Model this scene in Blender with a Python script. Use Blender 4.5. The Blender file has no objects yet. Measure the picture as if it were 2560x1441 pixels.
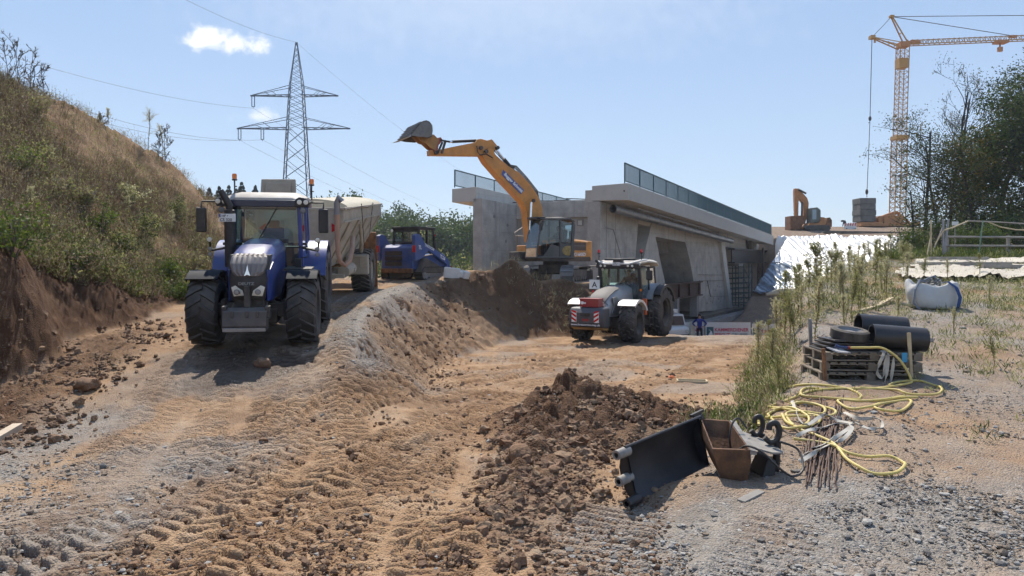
import bpy, math, random
import numpy as np
from mathutils import Vector, Matrix, Euler
R = math.radians
SC = bpy.context.scene
COL = SC.collection
rnd = random.Random(7)
rng = np.random.default_rng(11)

# ---------------------------------------------------------------- camera, sky, sun, exposure
F = 1828.0; HX = 1280.0; HY = 655.0; CZ = 2.9           # focal length in photo pixels, horizon row, eye height
cam_d = bpy.data.cameras.new('camera')
cam_d.sensor_width = 36.0; cam_d.lens = 36.0*F/2560.0
cam_d.shift_y = -(720.5-HY)/2560.0
cam_d.clip_start = 0.1; cam_d.clip_end = 6000
cam = bpy.data.objects.new('camera', cam_d); COL.objects.link(cam)
cam.location = (0, 0, CZ); cam.rotation_euler = (R(90), 0, 0)
SC.camera = cam
SUN_EL, SUN_AZ = 54.0, -12.0                               # azimuth from +Y, towards +X
SC.view_settings.view_transform = 'Standard'
SC.view_settings.look = 'None'
SC.view_settings.exposure = 0.35
SC.view_settings.gamma = 1.0
SC.cycles.max_bounces = 6; SC.cycles.diffuse_bounces = 3; SC.cycles.glossy_bounces = 3
SC.cycles.transmission_bounces = 4; SC.cycles.transparent_max_bounces = 12
SC.cycles.volume_bounces = 0; SC.cycles.caustics_reflective = False; SC.cycles.caustics_refractive = False
SC.cycles.use_denoising = True; SC.cycles.use_adaptive_sampling = True; SC.cycles.adaptive_threshold = 0.035; SC.cycles.adaptive_min_samples = 24

W = bpy.data.worlds.new('World'); SC.world = W; W.use_nodes = True
nt = W.node_tree; nt.nodes.clear()
def N(tree, typ, **kw):
    n = tree.nodes.new(typ)
    for k, v in kw.items():
        if k.startswith('i_'):
            n.inputs[k[2:].replace('_', ' ')].default_value = v
        else: setattr(n, k, v)
    return n
def world():
    L = nt.links.new
    sky = N(nt, 'ShaderNodeTexSky', sky_type='NISHITA', sun_disc=False, sun_elevation=R(SUN_EL), sun_rotation=R(SUN_AZ),
            altitude=200, air_density=1.0, dust_density=0.15, ozone_density=3.0)
    tc = N(nt, 'ShaderNodeTexCoord'); sep = N(nt, 'ShaderNodeSeparateXYZ'); L(tc.outputs['Generated'], sep.inputs[0])
    def math_(op, a, b=None, clamp=False):
        m = N(nt, 'ShaderNodeMath', operation=op); m.use_clamp = clamp
        for i, s in enumerate((a, b)):
            if s is None: continue
            if isinstance(s, (int, float)): m.inputs[i].default_value = s
            else: L(s, m.inputs[i])
        return m.outputs[0]
    yy = math_('MAXIMUM', sep.outputs[1], 0.02)
    u = math_('DIVIDE', sep.outputs[0], yy); v = math_('DIVIDE', sep.outputs[2], yy)
    comb = N(nt, 'ShaderNodeCombineXYZ'); L(u, comb.inputs[0]); L(v, comb.inputs[1])
    noi = N(nt, 'ShaderNodeTexNoise', i_Scale=34.0, i_Detail=7.0, i_Roughness=0.6); L(comb.outputs[0], noi.inputs['Vector'])
    ahead = math_('GREATER_THAN', sep.outputs[1], 0.05)
    tot = None
    for (cu, cv, ru, rv, amp) in ((-0.415, 0.306, 0.046, 0.021, 1.25), (-0.372, 0.298, 0.046, 0.020, 1.0), (-0.345, 0.199, 0.034, 0.012, 0.55),
                                  (-0.02, 0.36, 0.5, 0.10, 0.20)):
        du = math_('DIVIDE', math_('SUBTRACT', u, cu), ru); dv = math_('DIVIDE', math_('SUBTRACT', v, cv), rv)
        d = math_('ADD', math_('MULTIPLY', du, du), math_('MULTIPLY', dv, dv))
        d = math_('SUBTRACT', 1.15, math_('POWER', d, 0.5))
        n2 = math_('MULTIPLY', math_('SUBTRACT', noi.outputs[0], 0.5), 2.7 if amp > 0.5 else 1.0)
        d = math_('ADD', d, n2)
        mr = N(nt, 'ShaderNodeMapRange'); mr.interpolation_type = 'SMOOTHSTEP'
        L(d, mr.inputs[0]); mr.inputs[1].default_value = 0.05; mr.inputs[2].default_value = 1.15; mr.inputs[4].default_value = min(amp, 1.0)
        tot = mr.outputs[0] if tot is None else math_('MAXIMUM', tot, mr.outputs[0])
    tot = math_('MULTIPLY', tot, ahead)
    hz = N(nt, 'ShaderNodeValToRGB'); L(sep.outputs[2], hz.inputs[0]); e = hz.color_ramp.elements
    while len(e) < 5: e.new(.5)
    for q, (p, c) in zip(e, ((0.0, (3.3, 3.85, 4.65)), (.10, (2.9, 3.6, 4.6)), (.22, (2.45, 3.25, 4.5)), (.36, (2.0, 2.85, 4.25)), (1.0, (1.0, 1.8, 3.6)))): q.position = p; q.color = (*c, 1)
    hm = N(nt, 'ShaderNodeMixRGB'); hm.inputs[0].default_value = .80; L(sky.outputs[0], hm.inputs[1]); L(hz.outputs[0], hm.inputs[2])
    mix = N(nt, 'ShaderNodeMixRGB'); L(tot, mix.inputs[0]); L(hm.outputs[0], mix.inputs[1]); mix.inputs[2].default_value = (6.6, 6.6, 6.7, 1)
    bg = N(nt, 'ShaderNodeBackground'); bg.inputs[1].default_value = 0.145
    L(mix.outputs[0], bg.inputs[0])
    out = N(nt, 'ShaderNodeOutputWorld'); L(bg.outputs[0], out.inputs[0])
world()
sun_d = bpy.data.lights.new('sun', 'SUN'); sun_d.energy = 4.6; sun_d.angle = R(0.55); sun_d.color = (1.0, 0.93, 0.82)
sun = bpy.data.objects.new('sun', sun_d); COL.objects.link(sun)
_sd = Vector((math.sin(R(SUN_AZ))*math.cos(R(SUN_EL)), math.cos(R(SUN_AZ))*math.cos(R(SUN_EL)), math.sin(R(SUN_EL))))
sun.rotation_euler = (-_sd).to_track_quat('-Z', 'Y').to_euler(); sun.location = _sd*60

# ---------------------------------------------------------------- helpers
def P(px, py, Y):                                          # a point of the place seen at photo pixel (px, py), Y metres ahead
    return Vector(((px-HX)/F*Y, Y, CZ-(py-HY)/F*Y))

_mats = {}
def mat(name, col, rough=0.6, metal=0.0, var=0.12, scale=3.0, bump=0.0, bscale=30.0, dust=0.0, dcol=(0.30, 0.22, 0.15), coat=0.0, transl=0.0, spec=0.5, col2=None, emit=None):
    if name in _mats: return _mats[name]
    m = bpy.data.materials.new(name); m.use_nodes = True; t = m.node_tree; L = t.links.new
    b = t.nodes['Principled BSDF']; out = t.nodes['Material Output']
    b.inputs['Roughness'].default_value = rough; b.inputs['Metallic'].default_value = metal
    b.inputs['Specular IOR Level'].default_value = spec
    if coat: b.inputs['Coat Weight'].default_value = coat; b.inputs['Coat Roughness'].default_value = 0.12
    tc = N(t, 'ShaderNodeTexCoord')
    noi = N(t, 'ShaderNodeTexNoise', i_Scale=scale, i_Detail=6.0, i_Roughness=0.62); L(tc.outputs['Object'], noi.inputs['Vector'])
    ramp = N(t, 'ShaderNodeMapRange'); L(noi.outputs[0], ramp.inputs[0]); ramp.inputs[1].default_value = 0.3; ramp.inputs[2].default_value = 0.7
    mix = N(t, 'ShaderNodeMixRGB'); L(ramp.outputs[0], mix.inputs[0])
    c2 = col2 if col2 else tuple(c*(1+var) for c in col)
    mix.inputs[1].default_value = (*[c*(1-var) for c in col], 1); mix.inputs[2].default_value = (*c2, 1)
    last = mix.outputs[0]
    if dust:
        n2 = N(t, 'ShaderNodeTexNoise', i_Scale=1.7, i_Detail=8.0, i_Roughness=0.7); L(tc.outputs['Object'], n2.inputs['Vector'])
        geo = N(t, 'ShaderNodeNewGeometry'); sp = N(t, 'ShaderNodeSeparateXYZ'); L(geo.outputs['Normal'], sp.inputs[0])
        up = N(t, 'ShaderNodeMath', operation='MULTIPLY_ADD'); L(sp.outputs[2], up.inputs[0]); up.inputs[1].default_value = 0.22; L(n2.outputs[0], up.inputs[2])
        mr = N(t, 'ShaderNodeMapRange'); L(up.outputs[0], mr.inputs[0]); mr.inputs[1].default_value = 0.38; mr.inputs[2].default_value = 0.78; mr.inputs[4].default_value = dust
        mx = N(t, 'ShaderNodeMixRGB'); L(mr.outputs[0], mx.inputs[0]); L(last, mx.inputs[1]); mx.inputs[2].default_value = (*dcol, 1); last = mx.outputs[0]
        rr = N(t, 'ShaderNodeMapRange'); L(mr.outputs[0], rr.inputs[0]); rr.inputs[3].default_value = rough; rr.inputs[4].default_value = 0.9; L(rr.outputs[0], b.inputs['Roughness'])
    L(last, b.inputs['Base Color'])
    if bump:
        n3 = N(t, 'ShaderNodeTexNoise', i_Scale=bscale, i_Detail=5.0); L(tc.outputs['Object'], n3.inputs['Vector'])
        bp = N(t, 'ShaderNodeBump', i_Strength=bump, i_Distance=0.03); L(n3.outputs[0], bp.inputs['Height']); L(bp.outputs[0], b.inputs['Normal'])
    if emit: b.inputs['Emission Color'].default_value = (*emit, 1); b.inputs['Emission Strength'].default_value = 1.0
    if transl:
        tr = N(t, 'ShaderNodeBsdfTranslucent'); L(last, tr.inputs[0])
        ms = N(t, 'ShaderNodeMixShader'); ms.inputs[0].default_value = transl
        L(b.outputs[0], ms.inputs[1]); L(tr.outputs[0], ms.inputs[2]); L(ms.outputs[0], out.inputs[0])
    _mats[name] = m
    return m
def glass_mat(name, tint, refl=0.14):
    if name in _mats: return _mats[name]
    m = bpy.data.materials.new(name); m.use_nodes = True; t = m.node_tree; L = t.links.new; t.nodes.clear()
    tr = N(t, 'ShaderNodeBsdfTransparent'); tr.inputs[0].default_value = (*tint, 1)
    gl = N(t, 'ShaderNodeBsdfGlossy'); gl.inputs['Roughness'].default_value = 0.04; gl.inputs[0].default_value = (0.9, 0.95, 1, 1)
    fr = N(t, 'ShaderNodeFresnel', i_IOR=1.5); ad = N(t, 'ShaderNodeMath', operation='ADD'); L(fr.outputs[0], ad.inputs[0]); ad.inputs[1].default_value = refl-0.04
    df = N(t, 'ShaderNodeBsdfDiffuse'); df.inputs[0].default_value = (0.25, 0.27, 0.25, 1)
    m0 = N(t, 'ShaderNodeMixShader'); m0.inputs[0].default_value = 0.06; L(tr.outputs[0], m0.inputs[1]); L(df.outputs[0], m0.inputs[2])
    ms = N(t, 'ShaderNodeMixShader'); L(ad.outputs[0], ms.inputs[0]); L(m0.outputs[0], ms.inputs[1]); L(gl.outputs[0], ms.inputs[2])
    out = N(t, 'ShaderNodeOutputMaterial'); L(ms.outputs[0], out.inputs[0])
    _mats[name] = m
    return m

def tag(o, label=None, cat=None, group=None, kind=None):
    if label: o['label'] = label
    if cat: o['category'] = cat
    if group: o['group'] = group
    if kind: o['kind'] = kind
    return o
def thing(name, label, cat, loc=(0, 0, 0), rot=(0, 0, 0), group=None):
    o = bpy.data.objects.new(name, None); COL.objects.link(o)
    o.location = loc; o.rotation_euler = rot; o.empty_display_size = 0.3
    return tag(o, label, cat, group)
def copy_tree(o, parent=None):
    c = o.copy(); COL.objects.link(c)
    if parent is not None: c.parent = parent
    for ch in list(o.children): copy_tree(ch, c)
    return c

def rotm(rot):
    return Euler(rot).to_matrix().to_4x4() if not isinstance(rot, Matrix) else rot
class MB:
    def __init__(s): s.v = []; s.f = []; s.m = []; s.mi = 0; s.M = None
    def add(s, vs, fs):
        n = len(s.v)
        for p in vs:
            p = Vector(p)
            s.v.append(tuple(s.M @ p) if s.M is not None else tuple(p))
        for f in fs: s.f.append(tuple(i+n for i in f)); s.m.append(s.mi)
        return s
    def box(s, c, size, rot=None, taper=None):
        hx, hy, hz = size[0]/2, size[1]/2, size[2]/2; c = Vector(c)
        tx, ty = taper if taper else (1, 1)
        vs = [Vector((x*hx*(tx if z > 0 else 1), y*hy*(ty if z > 0 else 1), z*hz)) for z in (-1, 1) for y in (-1, 1) for x in (-1, 1)]
        if rot is not None: m = rotm(rot); vs = [m @ p for p in vs]
        return s.add([p+c for p in vs], [(0, 2, 3, 1), (4, 5, 7, 6), (0, 1, 5, 4), (2, 6, 7, 3), (0, 4, 6, 2), (1, 3, 7, 5)])
    def bb(s, x0, x1, y0, y1, z0, z1): return s.box(((x0+x1)/2, (y0+y1)/2, (z0+z1)/2), (abs(x1-x0), abs(y1-y0), abs(z1-z0)))
    def tube(s, pts, r, n=8, caps=True, closed=False):
        pts = [Vector(p) for p in pts]; k = len(pts)
        rs = r if isinstance(r, (list, tuple)) else [r]*k
        vs = []; up = None
        for i, p in enumerate(pts):
            if closed: d = pts[(i+1) % k]-pts[i-1]
            else: d = pts[min(i+1, k-1)]-pts[max(i-1, 0)]
            if d.length < 1e-9: d = Vector((0, 0, 1))
            d.normalize()
            if up is None:
                up = Vector((0, 0, 1)) if abs(d.z) < 0.9 else Vector((1, 0, 0))
            a = up - d*up.dot(d)
            if a.length < 1e-6: a = Vector((1, 0, 0)).cross(d)
            a.normalize(); b = d.cross(a); up = a
            for j in range(n):
                t = 2*math.pi*j/n
                vs.append(p+(a*math.cos(t)+b*math.sin(t))*rs[i])
        fs = []
        for i in range(k if closed else k-1):
            for j in range(n):
                i2 = (i+1) % k
                fs.append((i*n+j, i*n+(j+1) % n, i2*n+(j+1) % n, i2*n+j))
        if caps and not closed: fs.append(tuple(range(n-1, -1, -1))); fs.append(tuple(range((k-1)*n, k*n)))
        return s.add(vs, fs)
    def bar(s, a, b, w, h=None):                            # square bar between two points
        h = h or w; a = Vector(a); b = Vector(b); d = (b-a)
        if d.length < 1e-9: return s
        d.normalize(); up = Vector((0, 0, 1)) if abs(d.z) < 0.95 else Vector((0, 1, 0))
        x = d.cross(up).normalized(); y = x.cross(d)
        vs = [p+x*sx*w/2+y*sy*h/2 for p in (a, b) for sx, sy in ((-1, -1), (1, -1), (1, 1), (-1, 1))]
        return s.add(vs, [(0, 3, 2, 1), (4, 5, 6, 7), (0, 1, 5, 4), (1, 2, 6, 5), (2, 3, 7, 6), (3, 0, 4, 7)])
    def prism(s, poly, o, ax, ay, depth):                   # poly in the plane (o, ax, ay) and pushed by the vector depth
        o, ax, ay, depth = Vector(o), Vector(ax), Vector(ay), Vector(depth); n = len(poly)
        A = [o+ax*p[0]+ay*p[1] for p in poly]
        vs = A+[p+depth for p in A]
        fs = [tuple(range(n-1, -1, -1)), tuple(range(n, 2*n))]+[(i, (i+1) % n, n+(i+1) % n, n+i) for i in range(n)]
        return s.add(vs, fs)
    def loft(s, secs, cap=True, closed=True):
        n = len(secs[0]); vs = [p for q in secs for p in q]; fs = []
        for i in range(len(secs)-1):
            for j in range(n if closed else n-1):
                fs.append((i*n+j, i*n+(j+1) % n, (i+1)*n+(j+1) % n, (i+1)*n+j))
        if cap: fs.append(tuple(range(n-1, -1, -1))); fs.append(tuple(range((len(secs)-1)*n, len(secs)*n)))
        return s.add(vs, fs)
    def lathe(s, prof, n=32, axis='X', c=(0, 0, 0), closed=False):
        c = Vector(c); vs = []; k = len(prof)
        for i in range(n):
            t = 2*math.pi*i/n; ct, st = math.cos(t), math.sin(t)
            for a, r in prof:
                vs.append(c+(Vector((a, r*ct, r*st)) if axis == 'X' else Vector((r*ct, a, r*st)) if axis == 'Y' else Vector((r*ct, r*st, a))))
        fs = []
        for i in range(n):
            for j in range(k if closed else k-1):
                i2 = (i+1) % n; j2 = (j+1) % k
                fs.append((i*k+j, i*k+j2, i2*k+j2, i2*k+j))
        return s.add(vs, fs)
    def ball(s, c, r, seg=10, sq=(1, 1, 1)):
        c = Vector(c); prof = []
        vs = []; fs = []
        for i in range(seg+1):
            ph = math.pi*i/seg-math.pi/2
            for j in range(seg*2):
                t = math.pi*j/seg
                vs.append(c+Vector((r*sq[0]*math.cos(ph)*math.cos(t), r*sq[1]*math.cos(ph)*math.sin(t), r*sq[2]*math.sin(ph))))
        m = seg*2
        for i in range(seg):
            for j in range(m): fs.append((i*m+j, i*m+(j+1) % m, (i+1)*m+(j+1) % m, (i+1)*m+j))
        return s.add(vs, fs)
    def build(s, name, mats, parent=None, bevel=0.0, ang=35, smooth=True, seg=2):
        me = bpy.data.meshes.new(name); me.from_pydata(s.v, [], s.f)
        for m in (mats if isinstance(mats, (list, tuple)) else [mats]): me.materials.append(m)
        if len(me.materials) > 1: me.polygons.foreach_set('material_index', s.m)
        import bmesh
        bm = bmesh.new(); bm.from_mesh(me); bmesh.ops.recalc_face_normals(bm, faces=bm.faces); bm.to_mesh(me); bm.free()
        if smooth:
            me.polygons.foreach_set('use_smooth', [True]*len(me.polygons)); me.set_sharp_from_angle(angle=R(ang))
        o = bpy.data.objects.new(name, me); COL.objects.link(o)
        if parent is not None: o.parent = parent
        if bevel:
            b = o.modifiers.new('bevel', 'BEVEL'); b.width = bevel; b.segments = seg; b.limit_method = 'ANGLE'; b.angle_limit = R(38); b.harden_normals = True
        return o
def text(body, size, m, parent, loc, rot, ext=0.004, name='lettering', off=0.0, align='LEFT', sx=1.0):
    c = bpy.data.curves.new(name, 'FONT'); c.body = body; c.size = size; c.extrude = ext; c.offset = off; c.align_x = align; c.resolution_u = 3
    tmp = bpy.data.objects.new(name, c); me = bpy.data.meshes.new_from_object(tmp)
    bpy.data.objects.remove(tmp); bpy.data.curves.remove(c); me.name = name; me.materials.clear(); me.materials.append(m)
    o = bpy.data.objects.new(name, me); COL.objects.link(o)
    o.parent = parent; o.location = loc; o.rotation_euler = rot; o.scale = (sx, 1, 1)
    return o
def np_mesh(name, V, Fq, mats, mi=None, smooth=False, parent=None):
    me = bpy.data.meshes.new(name); V = np.asarray(V, np.float32); Fq = np.asarray(Fq, np.int32); k = Fq.shape[1]
    me.vertices.add(len(V)); me.vertices.foreach_set('co', V.ravel())
    me.loops.add(Fq.size); me.loops.foreach_set('vertex_index', Fq.ravel())
    me.polygons.add(len(Fq)); me.polygons.foreach_set('loop_start', np.arange(0, Fq.size, k, dtype=np.int32))
    for m in (mats if isinstance(mats, (list, tuple)) else [mats]): me.materials.append(m)
    if mi is not None: me.polygons.foreach_set('material_index', np.asarray(mi, np.int32))
    me.polygons.foreach_set('use_smooth', np.full(len(Fq), smooth))
    me.update(calc_edges=True)
    o = bpy.data.objects.new(name, me); COL.objects.link(o)
    if parent is not None: o.parent = parent
    return o

# ---------------------------------------------------------------- noise and the lie of the land
_T = np.random.default_rng(3).random((256, 256))
def vn(x, y):
    xi = np.floor(x).astype(np.int64); yi = np.floor(y).astype(np.int64); fx = x-xi; fy = y-yi
    fx = fx*fx*fx*(fx*(fx*6-15)+10); fy = fy*fy*fy*(fy*(fy*6-15)+10)
    a = _T[xi & 255, yi & 255]; b = _T[(xi+1) & 255, yi & 255]; c = _T[xi & 255, (yi+1) & 255]; d = _T[(xi+1) & 255, (yi+1) & 255]
    return (a*(1-fx)+b*fx)*(1-fy)+(c*(1-fx)+d*fx)*fy-0.5
def fbm(x, y, o=4, g=0.5, l=2.03):
    s = 0; a = 1.0
    for i in range(o):
        s = s+a*vn(x+17.3*i, y-9.1*i); x, y = (x*0.8-y*0.6)*l, (x*0.6+y*0.8)*l; a *= g
    return s
def ss(t): t = np.clip(t, 0, 1); return t*t*(3-2*t)
def ip(x, *kv): return np.interp(x, kv[0::2], kv[1::2])
def edge_right(Y): return ip(Y, 0, 1.6, 7, 1.7, 9, 2.2, 11, 3.3, 13, 4.4, 16, 5.6, 21, 7.4, 27, 9.6, 36, 15.8, 45, 23.3, 58, 34, 70, 43, 90, 50)
def edge_ramp(Y): return ip(Y, 0, -1.2, 8, -1.9, 12, -2.7, 14.5, -3.05, 17.5, -3.45, 22, -3.7, 26, -3.3, 27.7, -2.6, 29.0, -1.4, 30.0, 0.6, 31.2, 2.6, 34, 3.9, 43, 4.9, 60, 5.5)
def foot(Y): return ip(Y, 0, -7.8, 10, -8.4, 15, -9.0, 18, -9.0, 22, -9.6, 30, -10.5, 38, -11.3, 50, -12, 60, -11)
def base_h(X, Y):
    X = np.asarray(X, float); Y = np.asarray(Y, float)
    tr = ip(Y, 0, .4, 4, .35, 8, .32, 11, .27, 14, .2, 20, .04, 28, 0, 31, -.22, 35, -.80, 38, -1.12, 41, -1.95, 44, -2.05, 75, -2.05, 110, -1)
    tr = tr+0.04*np.exp(-((Y-38.3)/1.0)**2)*ss((X-6)/3)
    ra = ip(Y, 0, .4, 4, .38, 8, .36, 11, .50, 12.5, .80, 14, 1.08, 15, 1.20, 20, 1.6, 25, 1.9, 29, 2.25, 31, 1.95, 34, 1.88, 42, 1.85, 60, 1.2, 100, 0)
    w = ip(Y, 0, 3, 10, 3.0, 13, 1.7, 15, 1.3, 20, 1.7, 26, 3.0, 29, 4.2, 31, 3.6, 33, 2.2, 60, 2.0)
    dx = X-edge_ramp(Y)
    t = np.clip(1-dx/w, 0, 1); s = t*0.75+ss(t)*0.25
    h = tr+(ra-tr)*s
    # spoil heaped along the edge of the working platform
    h = h+0.85*np.exp(-((X-0.0)/0.70)**2-((Y-29.9)/1.1)**2)+0.18*np.exp(-((X-1.9)/0.9)**2-((Y-30.9)/0.7)**2)+0.35*np.exp(-((X+1.7)/1.0)**2-((Y-29.3)/0.9)**2)
    h = h+0.16*np.exp(-((dx+0.35)/0.5)**2)*ip(Y, 11, 0, 14, 1, 26, 1, 28, 0)
    # gravel yard on the right
    ri = ip(Y, 0, .2, 6, .33, 8, .5, 12, .9, 16, 1.25, 20, 1.65, 40, 3.3, 60, 4.2, 90, 6)
    dr = X-edge_right(Y)
    h = h+(ri-h)*ss((dr+0.3)/ip(Y, 0, 2.0, 9, 1.4, 20, 1.4, 40, 2.5, 60, 3.5))
    # embankment under the sheeting
    em = ip(Y, 60, -1.2, 63, -0.6, 79, 5.35, 86, 6.5, 100, 7.7, 130, 8.2, 400, 8)
    me = ss((X-17)/4)*ss((Y-55)/6)
    vv = -(X-6.68)*.861+(Y-42)*.508; uu = (X-6.68)*.508+(Y-42)*.861
    me = me*np.maximum(ss((-.15-vv)/1.0), ss((uu-42.6)/1.0))
    h = h+(np.maximum(em, np.where(dr > 0, ri*0.9, em))-h)*me*ss((Y-58)/6)
    # hill on the left with its fresh cut
    f = foot(Y); cz = ip(Y, 0, 13.5, 10, 12.8, 22, 11.2, 29, 10.2, 31.5, 9.45, 35, 8.0, 38, 6.7, 42, 5.7, 50, 3.5, 62, 1.0)
    cx = ip(Y, 0, -28, 15, -25, 22, -22.5, 29, -20.3, 31.5, -18.6, 35, -17, 38, -16.3, 42, -15.8, 50, -16, 62, -16)
    cut = ip(Y, 0, 2.3, 13.5, 2.2, 15, 1.7, 17, 1.0, 20, .5, 24, .2, 60, 0)
    wob = fbm(X*0.3+5, Y*0.5, 3)*0.9
    q = f-X+wob*0.6
    h = h+cut*ss(q/1.0)*.6+cut*np.clip(q/1.0, 0, 1)*.4
    tt = np.clip((q-1.0)/(f-1.0-cx), 0, 1.0)
    prof = tt*1.08-0.08*tt**3*1.0
    prof = np.where(tt >= 1, 1.0, prof)
    hill = (cz-ra-cut)*np.minimum(prof, 1.0)
    h = h+np.where(q > 1.0, np.maximum(hill, 0), 0)-np.maximum(cx-X, 0)*0.12*ss((62-Y)/10)
    return h
HEAP = [(-.20, 6.7, .07), (-.02, 7.6, .15), (.16, 9.0, .23), (0.36, 10.3, .33), (0.64, 11.4, .54), (.98, 12.0, .80), (1.6, 12.0, .60), (2.4, 11.7, .44), (3.1, 11.5, .26), (3.5, 11.4, .06)]
def heap_h(X, Y):
    h = np.zeros(np.shape(X))
    pts = np.array(HEAP)
    for (a, b) in zip(pts[:-1], pts[1:]):
        d = b[:2]-a[:2]; L2 = d@d
        t = np.clip(((X-a[0])*d[0]+(Y-a[1])*d[1])/L2, 0, 1)
        px = a[0]+t*d[0]; py = a[1]+t*d[1]; hh = a[2]+(b[2]-a[2])*t
        D = np.hypot(X-px, (Y-py)); wd = 0.28+hh*1.05
        wd = np.where(Y < py, wd*2.0, wd)*np.where(X < px, .72, 1.0)
        h = np.maximum(h, hh*np.clip(1-D/wd, 0, 1)**1.25)
    return h
def small_h(X, Y): return 0.17*np.exp(-((X-2.0)/0.45)**2-((Y-8.0)/0.4)**2)
def H(X, Y): return base_h(X, Y)+heap_h(np.asarray(X, float), np.asarray(Y, float))+small_h(X, Y)
def gp(px, py, lift=0.0, y0=4.5, y1=60):                   # where the sight line through a photo pixel meets the ground
    ys = np.linspace(y0, y1, 6000); z = CZ-(py-HY)/F*ys; g = H((px-HX)/F*ys, ys)
    i = int(np.argmax(g >= z)) if (g >= z).any() else int(np.argmax((g-z)/ys)); Y = ys[i]
    return Vector(((px-HX)/F*Y, Y, float(g[i])+lift))
def gz(x, y): return float(H(np.array([x]), np.array([y]))[0])
# ---------------------------------------------------------------- ground: one displaced sheet, split into ground, hill and heap
def ground_mat():
    m = bpy.data.materials.new('earth'); m.use_nodes = True; t = m.node_tree; L = t.links.new
    b = t.nodes['Principled BSDF']
    at = N(t, 'ShaderNodeAttribute', attribute_name='soil'); sp = N(t, 'ShaderNodeSeparateColor'); L(at.outputs['Color'], sp.inputs[0])
    tc = N(t, 'ShaderNodeTexCoord')
    def noise(s, d=6, r=0.6):
        n = N(t, 'ShaderNodeTexNoise', i_Scale=s, i_Detail=d, i_Roughness=r); L(tc.outputs['Object'], n.inputs['Vector']); return n.outputs[0]
    def ramp(x, *st):
        r = N(t, 'ShaderNodeValToRGB'); L(x, r.inputs[0]); e = r.color_ramp.elements
        while len(e) < len(st): e.new(0.5)
        for q, (p, c) in zip(e, st): q.position = p; q.color = (*c, 1)
        return r.outputs[0]
    def mixc(f, a, c):
        q = N(t, 'ShaderNodeMixRGB'); L(f, q.inputs[0]); L(a, q.inputs[1]); L(c, q.inputs[2]); return q.outputs[0]
    def mul(a, k):
        q = N(t, 'ShaderNodeMath', operation='MULTIPLY'); L(a, q.inputs[0]); q.inputs[1].default_value = k; return q.outputs[0]
    clay = ramp(noise(1.3, 8, .68), (.30, (.23, .128, .066)), (.5, (.375, .235, .132)), (.68, (.47, .325, .205)))
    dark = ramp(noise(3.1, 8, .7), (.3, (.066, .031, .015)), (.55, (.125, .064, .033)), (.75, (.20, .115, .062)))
    vor = N(t, 'ShaderNodeTexVoronoi', i_Scale=44.0); L(tc.outputs['Object'], vor.inputs['Vector'])
    vsp = N(t, 'ShaderNodeSeparateColor'); L(vor.outputs['Color'], vsp.inputs[0])
    peb = ramp(vsp.outputs[0], (.0, (.17, .158, .145)), (.45, (.26, .238, .212)), (.8, (.33, .298, .26)), (1.0, (.43, .40, .36)))
    sand = ramp(noise(2.2, 7, .65), (.3, (.215, .182, .148)), (.7, (.36, .312, .26)))
    grav = mixc(ramp(noise(7, 4), (.40, (0, 0, 0)), (.62, (1, 1, 1))), peb, sand)
    c = mixc(sp.outputs[0], clay, grav)
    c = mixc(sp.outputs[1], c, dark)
    wetc = N(t, 'ShaderNodeMixRGB', blend_type='MULTIPLY'); L(mul(sp.outputs[2], 0.85), wetc.inputs[0]); L(c, wetc.inputs[1]); wetc.inputs[2].default_value = (.30, .30, .32, 1)
    L(wetc.outputs[0], b.inputs['Base Color'])
    rr = N(t, 'ShaderNodeMapRange'); L(sp.outputs[2], rr.inputs[0]); rr.inputs[3].default_value = .95; rr.inputs[4].default_value = .30; L(rr.outputs[0], b.inputs['Roughness'])
    b.inputs['Specular IOR Level'].default_value = 0.25
    n1 = noise(38, 5, .65); add = N(t, 'ShaderNodeMath', operation='ADD'); L(n1, add.inputs[0]); L(mul(vor.outputs['Distance'], -.9), add.inputs[1])
    bp = N(t, 'ShaderNodeBump', i_Strength=0.75, i_Distance=0.03); L(add.outputs[0], bp.inputs['Height']); L(bp.outputs[0], b.inputs['Normal'])
    return m
M_EARTH = ground_mat()

# wheel tracks: (centre line, width, lug pitch, depth, kind)
TRACKS = []
def tw(line, gauge, w, pitch, depth, kind='v'):             # twin ruts of one vehicle
    ln = np.array(line, float); d = np.gradient(ln, axis=0); n = np.stack([d[:, 1], -d[:, 0]], 1); n /= np.linalg.norm(n, axis=1)[:, None]
    for s in (-1, 1): TRACKS.append((ln+n*s*gauge/2, w, pitch*1.0, depth*1.0, kind))
tw([(-3.3, 4), (-3.0, 7), (-2.4, 9.5), (-1.4, 12.5), (.2, 16), (2.2, 20), (4.3, 24.5), (5.5, 29), (6, 33)], 1.9, .62, .20, .055)
tw([(-1.5, 4), (-1.9, 8), (-1.9, 11), (-.9, 14.5), (1.2, 18.5), (4.0, 23), (5.2, 26)], 1.9, .6, .19, .05)
tw([(-3.9, 4), (-3.6, 7), (-3.9, 9.5), (-4.6, 12), (-5.15, 14.4), (-5.7, 19), (-6, 24), (-5.8, 30)], 1.95, .62, .20, .045)
tw([(-2.2, 4), (-2.4, 7), (-2.9, 9.5), (-4.0, 12.2), (-5.0, 14.6)], 1.9, .6, .2, .04)
tw([(-2.6, 5), (-2.3, 8), (-1.7, 11), (-.3, 14), (1.9, 17.3), (5.5, 20.5), (7, 22)], 1.9, .6, .2, .045)
tw([(-4.2, 11), (-2.4, 14), (0, 17), (2.8, 20.5), (6, 23.5)], 1.9, .62, .2, .04)
tw([(-3.0, 18), (-.5, 20), (3, 22), (6.5, 25), (8, 28)], 1.9, .62, .24, .045)
tw([(-3.2, 21.5), (0, 23.4), (4, 25.2), (8, 26)], 1.9, .62, .26, .045)
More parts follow.
